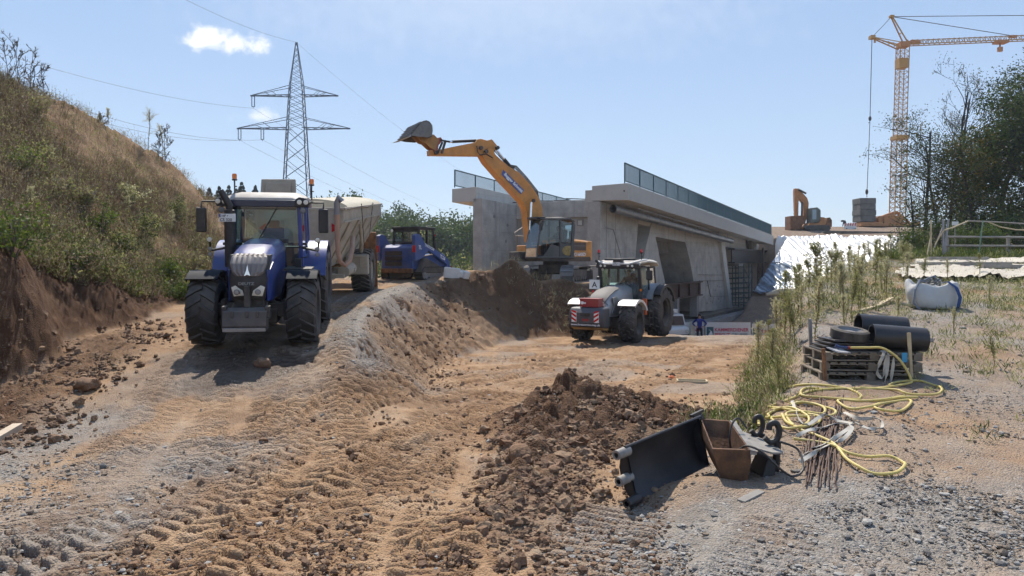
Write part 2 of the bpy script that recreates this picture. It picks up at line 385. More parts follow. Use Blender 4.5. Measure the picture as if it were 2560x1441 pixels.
tw([(-1.5, 12.5), (1.2, 14.2), (4, 15.8), (6, 17)], 1.9, .55, .22, .03)
TRACKS.append((np.array([(-.75, 10.0), (-.35, 12), (.35, 15), (1.3, 18)]), .5, .085, .03, 'c'))
TRACKS.append((np.array([(.2, 4.6), (.75, 6.2), (1.15, 7.6)]), .95, .16, .035, 'c'))
TRACKS.append((np.array([(1.2, 4.2), (1.9, 5.8), (2.6, 7.0)]), .8, .15, .03, 'c'))
TRACKS.append((np.array([(-4.4, 4.2), (-4.2, 6.5), (-4.5, 8.5)]), .6, .2, .012, 'v'))
for dxs, pt_ in ((-.62, .19), (1.25, .21)):
    tw([(-3.0+dxs, 4), (-2.7+dxs, 7), (-2.2+dxs, 9.5), (-1.3+dxs, 12.5), (.3+dxs*1.2, 16), (2.2+dxs*1.4, 20), (4.3+dxs*1.3, 24.5)], 1.9, .6, pt_, .055)
for dxs in (-.5, .6): tw([(-3.6+dxs, 8.5), (-4.2+dxs, 11), (-4.9+dxs, 14), (-5.4+dxs*.6, 18), (-5.6+dxs*.5, 24)], 1.9, .6, .21, .045)
tw([(-4.2, 17.0), (-3.9, 18), (-2.5, 19.3), (1, 21), (5, 23.2)], 1.9, .6, .24, .045)
def tracks_h(X, Y, Z):
    groove = np.zeros(X.shape); dist = np.zeros(X.shape)                                # churned amount
    for (ln, w, pitch, depth, kind) in TRACKS:
        # dense resample
        seg = np.linalg.norm(np.diff(ln, axis=0), axis=1); cum = np.concatenate([[0], np.cumsum(seg)])
        sN = max(int(cum[-1]/0.5), 4); ssn = np.linspace(0, cum[-1], sN)
        k = np.ones(3)/3
        px = np.interp(ssn, cum, ln[:, 0]); py = np.interp(ssn, cum, ln[:, 1])
        for _ in range(6): px[1:-1] = (px[:-2]+px[1:-1]*2+px[2:])/4; py[1:-1] = (py[:-2]+py[1:-1]*2+py[2:])/4
        for i in range(sN-1):
            ax, ay, bx, by = px[i], py[i], px[i+1], py[i+1]
            msk = (X > min(ax, bx)-w) & (X < max(ax, bx)+w) & (Y > min(ay, by)-w) & (Y < max(ay, by)+w)
            idx = np.nonzero(msk)[0]
            if not len(idx): continue
            x = X[idx]; y = Y[idx]; dx, dy = bx-ax, by-ay; L = math.hypot(dx, dy)
            t = ((x-ax)*dx+(y-ay)*dy)/L; lat = ((x-ax)*dy-(y-ay)*dx)/L
            ok = (t >= 0) & (t < L) & (np.abs(lat) < w*0.85)
            idx = idx[ok]; t = t[ok]; lat = lat[ok]; x = X[idx]; y = Y[idx]
            s = ssn[i]+t
            wn = fbm(x*2.3, y*2.3, 3)
            brk = np.clip(.95+1.3*fbm(x*1.3+40, y*1.3, 3), 0.45, 1.35); s = s+.10*fbm(s*.7+w*50, s*0+depth*90, 2)+.012*fbm(x*3, y*3, 2)
            al = np.abs(lat)
            if kind == 'v':
                ph = (s+al*0.45+np.where(lat > 0, pitch*.5, 0))/pitch+wn*0.07
                lug = np.clip(np.sin(ph*2*math.pi)*3.2+.3, -1, 1)*0.5+0.5; lug = lug*np.where(fbm(x*4.5+3, y*4.5, 2) > -.22, 1, .35)
            else:
                ph = s/pitch+wn*0.12; lug = np.clip(np.sin(ph*2*math.pi)*1.4, -1, 1)*0.5+0.5
            prof = np.clip((w*.5-al+.06*fbm(x*3, y*3, 2))/.09, 0, 1)*np.clip(.55+2.2*(fbm(x*.8+9, y*.8-4, 3)+.22), .6, 1)
            berm = np.exp(-((al-w*.58)/.07)**2)
            new = -depth*0.6+lug*depth*1.5*brk+0.010*wn+.006*fbm(x*8, y*8, 2)
            Z[idx] = Z[idx]*(1-prof*0.95)+new*prof*0.95+berm*depth*.55*(0.6+wn)
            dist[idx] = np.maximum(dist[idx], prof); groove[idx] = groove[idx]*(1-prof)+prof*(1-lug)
    return dist, groove
def blotch(x, y, s, o=4): return fbm(x*s+31, y*s-12, o)
def build_ground():
    k1 = np.arange(-.80, .8001, .00175); ko = 0.80*np.exp(np.linspace(0.012, 2.2, 60))
    K = np.concatenate([-ko[::-1], k1, ko])
    ys = [2.6]
    while ys[-1] < 5: ys.append(ys[-1]*1.012)
    while ys[-1] < 34: ys.append(ys[-1]*1.0036)
    while ys[-1] < 110: ys.append(ys[-1]*1.007)
    while ys[-1] < 2600: ys.append(ys[-1]*1.06)
    YS = np.array(ys); Y, Kk = np.meshgrid(YS, K, indexing='ij'); X = Kk*Y
    shp = X.shape; x = X.ravel(); y = Y.ravel()
    Z = np.zeros(x.size)
    near = (y < 60)
    hp = heap_h(x, y); b = base_h(x, y)
    f = foot(y); wob = fbm(x*.3+5, y*.5, 3)*.9; q = f-x+wob*.6
    on_hill = ss(q/.8)*(y < 62)
    dr = x-edge_right(y); yard = ss((dr+.4)/1.0)
    dxr = x-edge_ramp(y); w_r = ip(y, 0, 3, 10, 3.0, 13, 1.7, 15, 1.3, 20, 1.7, 26, 3.0, 29, 4.2, 31, 3.6, 33, 2.2)
    slope = ss((dxr+.2)/.4)*ss((w_r*1.05-dxr)/.5)*ss((y-12)/3)*(y < 45)*(1-yard)
    # fine relief
    det = 0.05*fbm(x*.9, y*.9, 5)+0.03*np.maximum(fbm(x*3.1, y*3.1, 4), -0.1)
    churn, groove = tracks_h(x, y, det)
    det = det+churn*0.012*fbm(x*9, y*9, 3)
    rough = np.clip(on_hill*1.2+slope+np.clip(hp*3, 0, 1), 0, 1.3)
    lump = np.abs(fbm(x*2.6+7, y*2.6, 5, .55))
    det = det+rough*(0.19*(lump-.25)+0.045*fbm(x*7.5, y*7.5, 4))
    rill = fbm(x*1.1+y*.15, y*3.0, 4); det = det+slope*(0.10*rill)
    cutm = ss(q/.2)*(1-ss((q-1.5)/.5))*(y < 26); det = det+cutm*(0.16*fbm(x*1.9, y*1.3, 5, .6)+.10*np.abs(fbm(q*5+y*.3, y*2.2, 4)))
    # loose clods along the foot of the cut and over the heap
    strip = np.exp(-((q+.75)/.75)**2)*ss((19-y)/4)
    def domes(s, seed, thr):
        gx = np.floor(x*s); gy = np.floor(y*s); out = np.zeros(x.size)
        for ox in (-1, 0, 1):
            for oy in (-1, 0, 1):
                cx = gx+ox; cy = gy+oy; ix = cx.astype(np.int64); iy = cy.astype(np.int64)
                a = _T[(ix+seed) & 255, iy & 255]; bb = _T[ix & 255, (iy+seed*3) & 255]; cc = _T[(ix+seed*5) & 255, (iy+seed*7) & 255]
                d2 = (x*s-cx-a)**2+(y*s-cy-bb)**2; r = .28+.42*cc
                out = np.maximum(out, np.where(cc > thr, np.sqrt(np.maximum(r*r-d2, 0)), 0))
        return out/s
    cl = domes(4.6, 11, .55)*.7+domes(9, 23, .35)*.9+domes(19, 3, .3)*.9
    cm = np.clip(np.clip(hp*4, 0, 1)+strip*.9+.35*slope+.5*cutm, 0, 1)
    det = det+cm*cl*.75
    peb = domes(14, 5, .6)*.4+domes(30, 41, .35)*.45
    leftg = ss((-2.6-x+blotch(x, y, .5)*1.5)/.8)*ss((12-y)/2.5)*(1-on_hill)*np.clip(.5+1.1*blotch(x, y, .7), .1, .9)
    foreg = ss((x+.1+blotch(x, y, .6)*.9)/.6)*ss((8.3-y)/1.0)
    wind = np.exp(-((dxr-.05+blotch(x, y, .6)*.9)/.6)**2)*ss((y-12)/2)*ss((27-y)/2)
    ramp_g = ss((-dxr)/.7)*.4*ss((y-9)/3)*ss((.25+blotch(x, y, .8))/.35)*(1-on_hill)
    far_tr = ss((y-24)/3)*ss((x-5.5)/2)*.75*(1-yard)
    G = np.clip(yard*(.60+.9*blotch(x, y, .55))+leftg+foreg*(.62+.6*blotch(x, y, .8))+wind*1.05+ramp_g+far_tr*.8+.5*ss((blotch(x, y, .45)-.12)/.2)*(1-yard)*(y < 30), 0, 1)
    G = G*(1-np.clip(hp*6, 0, 1))*(1-on_hill)*(1-strip*.8)
    G = G*(1-.8*ss((slope-.4)*2)*(1-wind))
    D = np.clip(np.clip(hp*5, 0, 1)+strip*.8+.25*on_hill+1.0*cutm+slope*(.65*ss((y-25)/4)+.25)+np.clip(blotch(x, y, .8, 5)*.9-.05, 0, .5)*(1-G)+.8*groove*np.clip(.6+1.2*blotch(x, y, .7), .1, 1), 0, 1)  # cut bank and tread grooves darkened: moist soil plus shade put into the colour
    D = np.maximum(D, .35*(y > 38)*(1-yard)*ss((x-3)/2))
    wetm = np.exp(-(((x+5.2)/1.5)**2+((y-13.4)/1.5)**2))
    Wt = np.clip(ss((wetm-.45+blotch(x, y, .9)*.55)/.35), 0, 1)*.9
    Wt = np.maximum(Wt, .12*np.clip(hp*5, 0, 1)); Wt = np.maximum(Wt, .3*np.exp(-(((x+5.2)/1.9)**2+((y-16.5)/4)**2)))
    det = det*(1-.55*Wt)
    det = det+G*peb*.5*(y < 26)
    fade = np.clip((90-y)/40, .0, 1)
    Z = b+hp+small_h(x, y)+det*fade+np.where(y > 110, (0-b)*ss((y-400)/600), 0)
    V = np.stack([x, y, Z], 1)
    nr, nc = shp; ii = np.arange(nr*nc).reshape(shp)
    Q = np.stack([ii[:-1, :-1], ii[:-1, 1:], ii[1:, 1:], ii[1:, :-1]], -1).reshape(-1, 4)
    fx = x[Q].mean(1); fy = y[Q].mean(1); fq = q[Q].mean(1); fh = hp[Q].mean(1); fs = slope[Q].mean(1)
    region = np.zeros(len(Q), int)
    region[(fq > -.05) & (fy < 61)] = 1
    region[(fh > .05)] = 2
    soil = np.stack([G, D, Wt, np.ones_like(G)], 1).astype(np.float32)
    objs = []
    for rg, nm in ((0, 'ground'), (1, 'hill'), (2, 'soil_heap')):
        fsel = Q[region == rg]; used, inv = np.unique(fsel, return_inverse=True)
        o = np_mesh(nm, V[used], inv.reshape(-1, 4), M_EARTH, smooth=True)
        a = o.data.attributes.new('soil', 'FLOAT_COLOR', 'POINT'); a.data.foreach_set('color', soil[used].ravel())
        objs.append(o)
    objs[0]['kind'] = 'structure'; objs[1]['kind'] = 'structure'
    tag(objs[2], 'long low heap of dark brown clods thrown up behind the black bucket', 'soil heap')
    # ground behind the viewer
    gx = np.linspace(-60, 60, 41); gy = np.linspace(-60, 2.6, 22)
    yy, xx = np.meshgrid(gy, gx, indexing='ij'); zz = np.full(xx.shape, .2)
    ii = np.arange(xx.size).reshape(xx.shape); Qb = np.stack([ii[:-1, :-1], ii[:-1, 1:], ii[1:, 1:], ii[1:, :-1]], -1).reshape(-1, 4)
    o = np_mesh('ground', np.stack([xx.ravel(), yy.ravel(), zz.ravel()-.02], 1), Qb, M_EARTH, smooth=True); o['kind'] = 'structure'
    a = o.data.attributes.new('soil', 'FLOAT_COLOR', 'POINT'); a.data.foreach_set('color', np.tile(np.array([.6, .1, 0, 1], np.float32), xx.size))
build_ground()

# loose stones and clods
def ico(sub):
    import bmesh
    bm = bmesh.new(); bmesh.ops.create_icosphere(bm, subdivisions=sub, radius=1.0)
    v = np.array([p.co[:] for p in bm.verts]); f = np.array([[q.index for q in t.verts] for t in bm.faces]); bm.free()
    return v, f
def rocks(name, pts, sizes, mats_, sub=1, flat=.6, sink=.25, lab=None, kind='stuff', seed=1, jag=.35):
    r = np.random.default_rng(seed); v0, f0 = ico(sub); nv = len(v0); n = len(pts)
    rad = 1+jag*(r.random((n, nv))-.5)*1.6
    sc = sizes[:, None]*np.stack([.8+.5*r.random(n), .7+.5*r.random(n), flat*(.7+.6*r.random(n))], 1)
    a = r.random(n)*6.283; ca, sa = np.cos(a), np.sin(a)
    v = v0[None]*rad[:, :, None]*sc[:, None, :]
    X = v[:, :, 0]*ca[:, None]-v[:, :, 1]*sa[:, None]; Yv = v[:, :, 0]*sa[:, None]+v[:, :, 1]*ca[:, None]
    z = H(pts[:, 0], pts[:, 1])
    V = np.stack([X+pts[:, 0:1], Yv+pts[:, 1:2], v[:, :, 2]+(z+sizes*flat*(1-sink*2))[:, None]], -1).reshape(-1, 3)
    Fq = (f0[None]+(np.arange(n)*nv)[:, None, None]).reshape(-1, 3)
    mi = np.repeat(r.integers(0, len(mats_), n), len(f0))
    o = np_mesh(name, V, Fq, mats_, mi, smooth=sub > 2)
    if kind: o['kind'] = kind
    return o
def scatter_view(n, y0, y1, fn, seed, k0=-.76, k1=.76, pw=1.0):
    r = np.random.default_rng(seed); out = []
    while sum(map(len, out)) < n:
        m = 40000; k = r.uniform(k0, k1, m); y = 1/(r.uniform(1/y1, 1/y0, m)) if pw == 1 else r.uniform(y0, y1, m)
        x = k*y; keep = r.random(m) < fn(x, y); out.append(np.stack([x[keep], y[keep]], 1))
    return np.concatenate(out)[:n]
def grav_w(x, y):
    dr = x-edge_right(y); yard = ss((dr+.3)/.6); dxr = x-edge_ramp(y)
    left = ss((-2.4-x)/.8)*ss((11-y)/2)*(x > foot(y)+.9); fore = ss((x+.2)/.5)*ss((8-y)/.8)
    wind = np.exp(-((dxr-.25)/.7)**2)*ss((y-12.5)/1.5)*ss((27-y)/2)*1.6
    return np.clip((yard*.4+left*.35+fore*.35+wind)*(.25+1.6*np.clip(blotch(x, y, .9)+.3, 0, 1))+.03, 0, 1)*(x > foot(y)+.5)
M_STONE = [mat('stone_grey', (.28, .26, .235), .9, var=.2, bump=.3), mat('stone_pale', (.36, .34, .31), .9, var=.2, bump=.3), mat('stone_brown', (.20, .155, .115), .9, var=.2, bump=.3), mat('stone_dark', (.17, .155, .14), .9, var=.2)]
M_CLOD = [mat('clod_brown', (.15, .088, .052), .95, var=.25, scale=9, bump=.6, bscale=40), mat('clod_red', (.21, .122, .07), .95, var=.25, scale=9, bump=.6, bscale=40), mat('clod_tan', (.27, .175, .105), .95, var=.25, scale=9, bump=.5, bscale=40)]
pts = scatter_view(32000, 4.6, 26, grav_w, 5); r_ = np.random.default_rng(8)
rocks('gravel', pts, np.clip(r_.lognormal(-4.9, .55, len(pts)), .004, .045)*(1+pts[:, 1]*.03), M_STONE, 1, .6, seed=9)
def clod_w(x, y, big=True):
    f = foot(y); q = f-x; strip = np.exp(-((q+.7)/.8)**2)*ss((19-y)/4)
    hp = np.clip(heap_h(x, y)*6+np.clip(heap_h(x-.03, y+.3)*3, 0, 1), 0, 1)
    dxr = x-edge_ramp(y); sl = ss((dxr+.2)/.4)*ss((2.4-dxr)/.6)*ss((y-14)/4)*(x < 4)
    tr = ss((x+4)/1)*ss((edge_right(y)-x)/.6)*ss((24-y)/6)
    return np.clip((hp*1.0+np.clip(strip*1.5, 0, 1)+sl*.25) if big else tr*.22+hp*.6+sl+strip*.8, 0, 1)*(q < 1.2)
pts = scatter_view(5200, 5.5, 32, clod_w, 15)
rocks('soil_clods', pts, np.clip(r_.lognormal(-3.75, .55, len(pts)), .010, .11)*(.75+.02*pts[:, 1]), M_CLOD, 2, .78, .22, seed=19, jag=.55)
pts = scatter_view(15000, 4.8, 30, lambda x, y: clod_w(x, y, False), 25)
rocks('soil_crumbs', pts, np.clip(r_.lognormal(-4.3, .5, len(pts)), .006, .05)*(.8+.03*pts[:, 1]), M_CLOD, 1, .75, .2, seed=29, jag=.55)
# single big clods that stand out, each a thing
for (px, py, Y, s, lb) in ((1300, 1185, 8.75, .145, 'largest reddish clod lying at the near foot of the soil heap'), (1215, 1145, 9.2, .11, 'rounded brown clod resting on the soil heap left of the largest clod'),
                       (1385, 1200, 8.5, .08, 'small brown clod right of the largest reddish clod'), (1165, 1345, 7.05, .075, 'angular tan clod at the near tip of the soil heap'),
                       (218, 985, 12.3, .17, 'big single clod lying apart on the ground left of the tractor shadow'), (655, 882, 13.4, .16, 'flat wet clod in front of the blue tractor')):
    x = (px-HX)/F*Y
    o = rocks('earth_clod', np.array([[x, Y]]), np.array([s]), [M_CLOD[1]], 3, .72, .2, kind=None, seed=int(px), jag=.30)
    tag(o, lb, 'clod', 'big clods of earth')
# ---------------------------------------------------------------- materials for machines
DUST = (.30, .235, .175)
M_BLUE = mat('paint_blue', (.018, .055, .27), .3, var=.08, dust=.28, dcol=DUST, coat=.5)
M_BLUE2 = mat('paint_blue_matt', (.022, .07, .25), .45, var=.15, dust=.4, dcol=DUST)
M_BLACK = mat('black_plastic', (.012, .012, .014), .5, var=.2, dust=.22, dcol=DUST)
M_CHAS = mat('dark_chassis', (.03, .03, .033), .6, var=.3, dust=.5, dcol=DUST)
M_TYRE = mat('tyre_rubber', (.028, .027, .027), .85, var=.3, scale=6, dust=.62, dcol=(.20, .17, .14), bump=.2)
M_TYRED = mat('dusty_tyre', (.06, .055, .05), .9, var=.3, scale=6, dust=.75, dcol=(.27, .225, .18), bump=.2)
M_STEEL = mat('grey_steel', (.28, .28, .29), .45, .6, var=.15, dust=.4, dcol=DUST)
M_CHROME = mat('bright_rod', (.75, .76, .78), .18, 1.0, var=.03)
M_WHITE = mat('white_paint', (.74, .74, .72), .35, var=.05, dust=.25, dcol=DUST, coat=.3)
M_GREYP = mat('grey_paint', (.16, .17, .18), .5, var=.1, dust=.4, dcol=DUST)
M_BEIGE = mat('dusty_beige_paint', (.43, .38, .30), .65, var=.2, scale=3, dust=.6, dcol=(.36, .29, .21), bump=.1)
M_CANVAS = mat('cream_canvas', (.62, .57, .45), .8, var=.06, dust=.3, dcol=(.4, .33, .24), transl=.12)
M_RED = mat('red_paint', (.30, .02, .025), .4, var=.1, dust=.25, dcol=DUST)
M_ORANGE = mat('machine_orange', (.61, .24, .03), .48, var=.2, dust=.55, dcol=(.30, .2, .11), coat=.2)
M_RUST = mat('rusty_steel', (.14, .06, .03), .85, var=.45, scale=5, bump=.3, col2=(.30, .15, .07))
M_COUPL = mat('coupler_red', (.34, .07, .045), .55, var=.15, dust=.4, dcol=DUST)
M_AMBER = mat('amber_lens', (.85, .20, .01), .2, var=.05, coat=.6)
M_REDLENS = mat('red_lens', (.6, .02, .02), .25, var=.05, coat=.5)
M_LENS = mat('lamp_lens', (.75, .72, .62), .15, var=.06, coat=.6)
M_SKIN = mat('skin', (.42, .24, .17), .6, var=.08)
M_PLATE = mat('plate_white', (.72, .72, .70), .4, var=.05, dust=.2, dcol=DUST)
M_INK = mat('black_ink', (.01, .01, .012), .6, var=.1)
M_WINK = mat('white_ink', (.8, .8, .8), .5, var=.05)
M_GLASS = glass_mat('cab_glass', (.58, .74, .72), .12)
M_GLASSD = glass_mat('dusty_glass', (.62, .72, .68), .10)
M_SEAT = mat('seat_cloth', (.03, .03, .035), .85, var=.2)

# ---------------------------------------------------------------- wheels
_wc = {}
def wheel(parent, loc, r, w, rim_r, rim_m, tyre_m, lugs=18, out=1, steer=0.0, style='bar'):
    key = (r, w, rim_r, rim_m.name, tyre_m.name, lugs, out, style)
    if key in _wc:
        o = _wc[key].copy(); COL.objects.link(o); t = _wc[key].children[0].copy(); COL.objects.link(t); t.parent = o
    else:
        b = MB(); d = out*w*.30
        b.lathe([(out*w*.42, rim_r*1.02), (out*w*.36, rim_r*.93), (d*.4, rim_r*.86), (d*.3, rim_r*.5), (d*.75, rim_r*.42), (d*.9, rim_r*.2), (d*.9, .001)], 28, 'X')
        b.lathe([(-out*w*.4, rim_r), (-out*w*.1, rim_r*.88), (d*.3, rim_r*.8)], 28, 'X')
        for i in range(8):
            a = i*math.pi/4; b.lathe([(d*.3, .022), (d*.62, .022), (d*.64, .001)], 6, 'X', (0, rim_r*.52*math.cos(a), rim_r*.52*math.sin(a)))
        o = b.build('wheel', rim_m)
        b = MB(); rr = r-.045; h = w/2
        prof = [(-h*.82, rim_r), (-h*.98, rim_r+.03), (-h*1.03, (rim_r+rr)/2), (-h*.98, rr-.09), (-h*.86, rr-.02), (-h*.4, rr), (h*.4, rr), (h*.86, rr-.02), (h*.98, rr-.09), (h*1.03, (rim_r+rr)/2), (h*.98, rim_r+.03), (h*.82, rim_r)]
        b.lathe(prof, 48, 'X')
        for sg in (-1, 1):
            for i in range(lugs):
                a0 = 2*math.pi*(i+(.5 if sg > 0 else 0))/lugs
                if style == 'bar':
                    st = [(-.04, 0, r), (.25, .10, r-.002), (.6, .25, r-.008), (.92, .40, r-.02), (1.0, .45, r-.10)]; th = .030/r*2
                elif style == 'rib':
                    st = [(.03, 0, r), (.5, .12, r-.005), (.95, .34, r-.02), (1.0, .36, r-.09)]; th = .034/r*2
                else:
                    st = [(.05, 0, r), (.42, .10, r)]; th = .075/r*1.6
                def strip(st, th, a0):
                    vs = []; fs = []; sc = .62*h/r*1.6
                    for (t, da, ro) in st:
                        x = sg*t*h; a = a0+da*sc*1.6
                        for aa, rad in ((a-th/2, ro), (a+th/2, ro), (a+th*.75, min(ro-.055, rr-.01)), (a-th*.75, min(ro-.055, rr-.01))):
                            vs.append((x, rad*math.cos(aa), rad*math.sin(aa)))
                    k = len(st)
                    for j in range(k-1):
                        for q in range(3): fs.append((j*4+(q+3) % 4, j*4+q, (j+1)*4+q, (j+1)*4+(q+3) % 4))
                    fs.append((0, 1, 2, 3)); fs.append(((k-1)*4+3, (k-1)*4+2, (k-1)*4+1, (k-1)*4))
                    b.add(vs, fs)
                strip(st, th, a0)
                if style == 'block': strip([(.55, .16, r-.004), (.93, .30, r-.02), (1.0, .33, r-.10)], th*1.05, a0+.5*2*math.pi/lugs)
        t = b.build('tyre', tyre_m, o, ang=28)
        _wc[key] = o
    o.parent = parent; o.location = loc; o.rotation_euler = (rnd.random()*.3, 0, steer)
    return o
def beacon(parent, base, h, m=None, r=.05):
    b = MB(); b.tube([base, Vector(base)+Vector((0, 0, h))], .017, 6); b.tube([Vector(base)+Vector((0, 0, h*.62)), Vector(base)+Vector((.05, 0, h*.62))], .014, 6)
    b.lathe([(h, .001), (h, .055), (h+.035, .06), (h+.04, .001)], 12, 'Z', base)
    o = b.build('beacon', M_BLACK, parent)
    b = MB(); b.lathe([(h+.041, .001), (h+.041, r), (h+.12, r*1.05), (h+.155, r*.8), (h+.16, .001)], 14, 'Z', base); b.build('lens', m or M_AMBER, o)
def mirror(parent, a, c, size, rz=0.0):
    b = MB(); a = Vector(a); c = Vector(c); b.tube([a, (c.x, a.y, a.z), (c.x, c.y, c.z+size[2]/2)], .022, 6)
    o = b.build('mirror_arm', M_BLACK, parent)
    b = MB(); b.box(c, size, (0, 0, rz), (.97, .9)); b.build('mirror', M_BLACK, o, bevel=.03)
def lamp(parent, c, r, d=(0, -1, 0), m=None, name='work_lamp', body=None):
    c = Vector(c); d = Vector(d).normalized(); b = MB()
    b.tube([c, c+d*.045, c+d*.05], [r*.75, r, r], 14, True); o = b.build(name, body or M_BLACK, parent)
    b = MB(); b.tube([c+d*.048, c+d*.058, c+d*.062], [r*.88, r*.85, r*.6], 14, True); b.build('lens', m or M_LENS, o)
def arc_strip(c, r0, r1, a0, a1, x0, x1, n=12, lip=.05):    # mudguard: arc about a wheel axle along X, angles from +Z towards -Y
    vs = []; secs = []
    for i in range(n+1):
        a = a0+(a1-a0)*i/n; d = Vector((0, -math.sin(a), math.cos(a))); c_ = Vector(c)
        secs.append([c_+d*r1+Vector((x0, 0, 0)), c_+d*r1+Vector((x1, 0, 0)), c_+d*(r0-lip)+Vector((x1, 0, 0)), c_+d*(r0-lip)+Vector((x1-(.02 if x1 > x0 else -.02), 0, 0)), c_+d*r0+Vector((x1-(.02 if x1 > x0 else -.02), 0, 0)), c_+d*r0+Vector((x0, 0, 0))])
    return secs
def seat(parent, c):
    x, y, z = c; b = MB(); b.bb(x-.25, x+.25, y-.25, y+.25, z, z+.14); b.box((x, y+.27, z+.42), (.48, .14, .66), (R(-10), 0, 0)); b.box((x, y+.33, z+.82), (.26, .1, .2), (R(-10), 0, 0))
    b.bb(x-.1, x+.1, y-.1, y+.1, z-.4, z)
    return b.build('seat', M_SEAT, parent, bevel=.04)
def steering(parent, c):
    b = MB(); c = Vector(c); ring = [c+Vector((.19*math.cos(a), -.09*math.sin(a)-0.0, .16*math.sin(a))) for a in np.linspace(0, 2*math.pi, 17)[:-1]]
    b.tube(ring, .018, 6, closed=True); b.tube([c, c+Vector((0, -.22, -.35))], .03, 6); b.bar(ring[0], ring[8], .03)
    b.box(c+Vector((0, -.32, -.25)), (.5, .2, .3), (R(25), 0, 0))
    return b.build('steering_wheel', M_BLACK, parent)

# ---------------------------------------------------------------- blue tractor
def blue_tractor():
    g0 = 1.235
    t = thing('tractor', 'large blue tractor with grey flutes on its nose, facing the viewer on the earth ramp', 'tractor', (-5.22, 14.95, g0), (R(4.2), 0, R(10))); t.scale = (.97, 1, .972)
    b = MB(); b.bb(-.28, .28, -.75, 3.1, .55, 1.05); b.bb(-.9, .9, -.13, .13, .58, .86); b.bb(-.95, .95, 2.7, 3.0, .75, 1.1); b.bb(-.45, .45, -.2, .35, .45, .75)
    b.bb(.5, .95, 1.15, 1.9, .62, 1.2); b.bb(-.95, -.5, 1.15, 1.9, .62, 1.2)
    for s in (-1, 1): b.tube([(s*.35, .35, .9), (s*.85, .05, .8)], .05, 6); b.bb(s*.62-.05, s*.62+.05, -.18, .18, .5, .95)
    b.build('chassis', M_CHAS, t, bevel=.02)
    for s in (-1, 1):
        wheel(t, (s*.965, 0, .715), .715, .60, .39, M_CHAS, M_TYRE, 17, s, 0.0)
        wheel(t, (s*.95, 2.8, .95), .96, .68, .52, M_CHAS, M_TYRE, 18, s)
        b = MB(); b.loft(arc_strip((s*.965, 0, .72), .80, .83, R(-62), R(34), -s*.30, s*.31)); b.tube([(s*.5, .1, .9), (s*.62, .1, 1.5), (s*.9, .1, 1.53)], .03, 6)
        b.build('front_mudguard', mat('mudguard_black', (.012, .014, .02), .75, var=.1, spec=.25), t)
        b = MB(); b.loft(arc_strip((s*.62, 2.8, .97), 1.04, 1.075, R(-70), R(74), 0, s*.66, 16, .06))
        vs = [Vector((s*.64, 2.8-1.06*math.sin(a), .97+1.06*math.cos(a))) for a in np.linspace(R(-60), R(72), 12)]
        b.prism([(p.y, p.z) for p in vs]+[(1.7, .97), (3.6, .97)], (s*.63, 0, 0), (0, 1, 0), (0, 0, 1), (s*.03, 0, 0))
        b.build('rear_mudguard', M_BLUE, t)
    # bonnet
    def sec(y, w, zt, zb, ct=.16):
        return [(-w, y, zb), (-w, y, zt-ct*1.6), (-w*.93, y, zt-ct*.6), (-w*.72, y, zt-ct*.1), (-w*.3, y, zt), (w*.3, y, zt), (w*.72, y, zt-ct*.1), (w*.93, y, zt-ct*.6), (w, y, zt-ct*1.6), (w, y, zb)]
    b = MB(); b.loft([sec(1.25, .44, 2.16, 1.0), sec(.6, .43, 2.12, .98), sec(0, .415, 2.06, .98), sec(-.45, .40, 1.98, 1.0), sec(-.60, .385, 1.90, 1.03)])
    b.build('bonnet', M_BLUE, t, ang=50)
    b = MB()                                                 # sloping fluted nose cover
    n = 15; secs = []
    for (y, z, w) in ((-.56, 1.925, .30), (-.70, 1.86, .34), (-.82, 1.74, .345), (-.875, 1.58, .30), (-.885, 1.50, .22)):
        q = [Vector((w*(2*i/(n-1)-1), y-(.018 if i % 2 else 0)-.05*(1-(2*i/(n-1)-1)**2), z+(.012 if i % 2 else 0))) for i in range(n)]
        secs.append(q+[p+Vector((0, .12, -.05)) for p in reversed(q)])
    b.loft(secs); b.build('nose_cover', mat('fluted_grey', (.22, .205, .20), .45, .35, var=.08, dust=.3, dcol=DUST), t, ang=20)
    b = MB()
    def fs(y, w, z): return [(-w, y, z), (-w*.55, y-.07, z), (0, y-.095, z), (w*.55, y-.07, z), (w, y, z), (w, y+.3, z), (-w, y+.3, z)]
    b.loft([fs(-.60, .385, 1.90), fs(-.76, .385, 1.66), fs(-.82, .372, 1.45), fs(-.83, .35, 1.25), fs(-.78, .31, 1.02)])
    for z in (1.08, 1.16): b.bb(-.2, .2, -.91, -.86, z, z+.02)
    gr = b.build('grille', M_BLACK, t, ang=50)
    for s in (-1, 1):
        b = MB(); b.loft([[(s*.385, -.40, z0), (s*.418, -.40, z0), (s*.40, -.72, z1), (s*.352, -.84, z1), (s*.345, -.78, z1)] for z0, z1 in ((.98, 1.0), (1.75, 1.62))]); b.build('nose_cheek', M_BLUE, t, ang=40)
        b = MB(); b.prism([(.05, .0), (.25, -.02), (.30, .16), (.22, .20), (.08, .10)], (s*.02, -.93, 1.12), (s, .16, 0), (0, .0, 1), (0, .1, 0)); hl = b.build('headlight', M_LENS, t, bevel=.01)
        lamp(hl, (s*.20, -.93, 1.195), .055, (0, -1, 0), M_STEEL, 'reflector')
    b = MB(); b.prism([(0, .16), (.02, .05), (.06, -.06), (.0, -.03), (-.06, -.06), (-.02, .05)], (0, -.955, 1.57), (1, 0, 0), (0, .1, 1), (0, .02, 0)); b.build('badge', M_CHROME, t)
    text('DEUTZ', .075, M_STEEL, t, (-.02, -.965, 1.335), (R(84), 0, 0), .004, 'lettering', .002, 'CENTER', 1.25)
    # front linkage and weight
    b = MB(); b.bb(-.05, .05, -1.05, -.85, .9, 1.32)
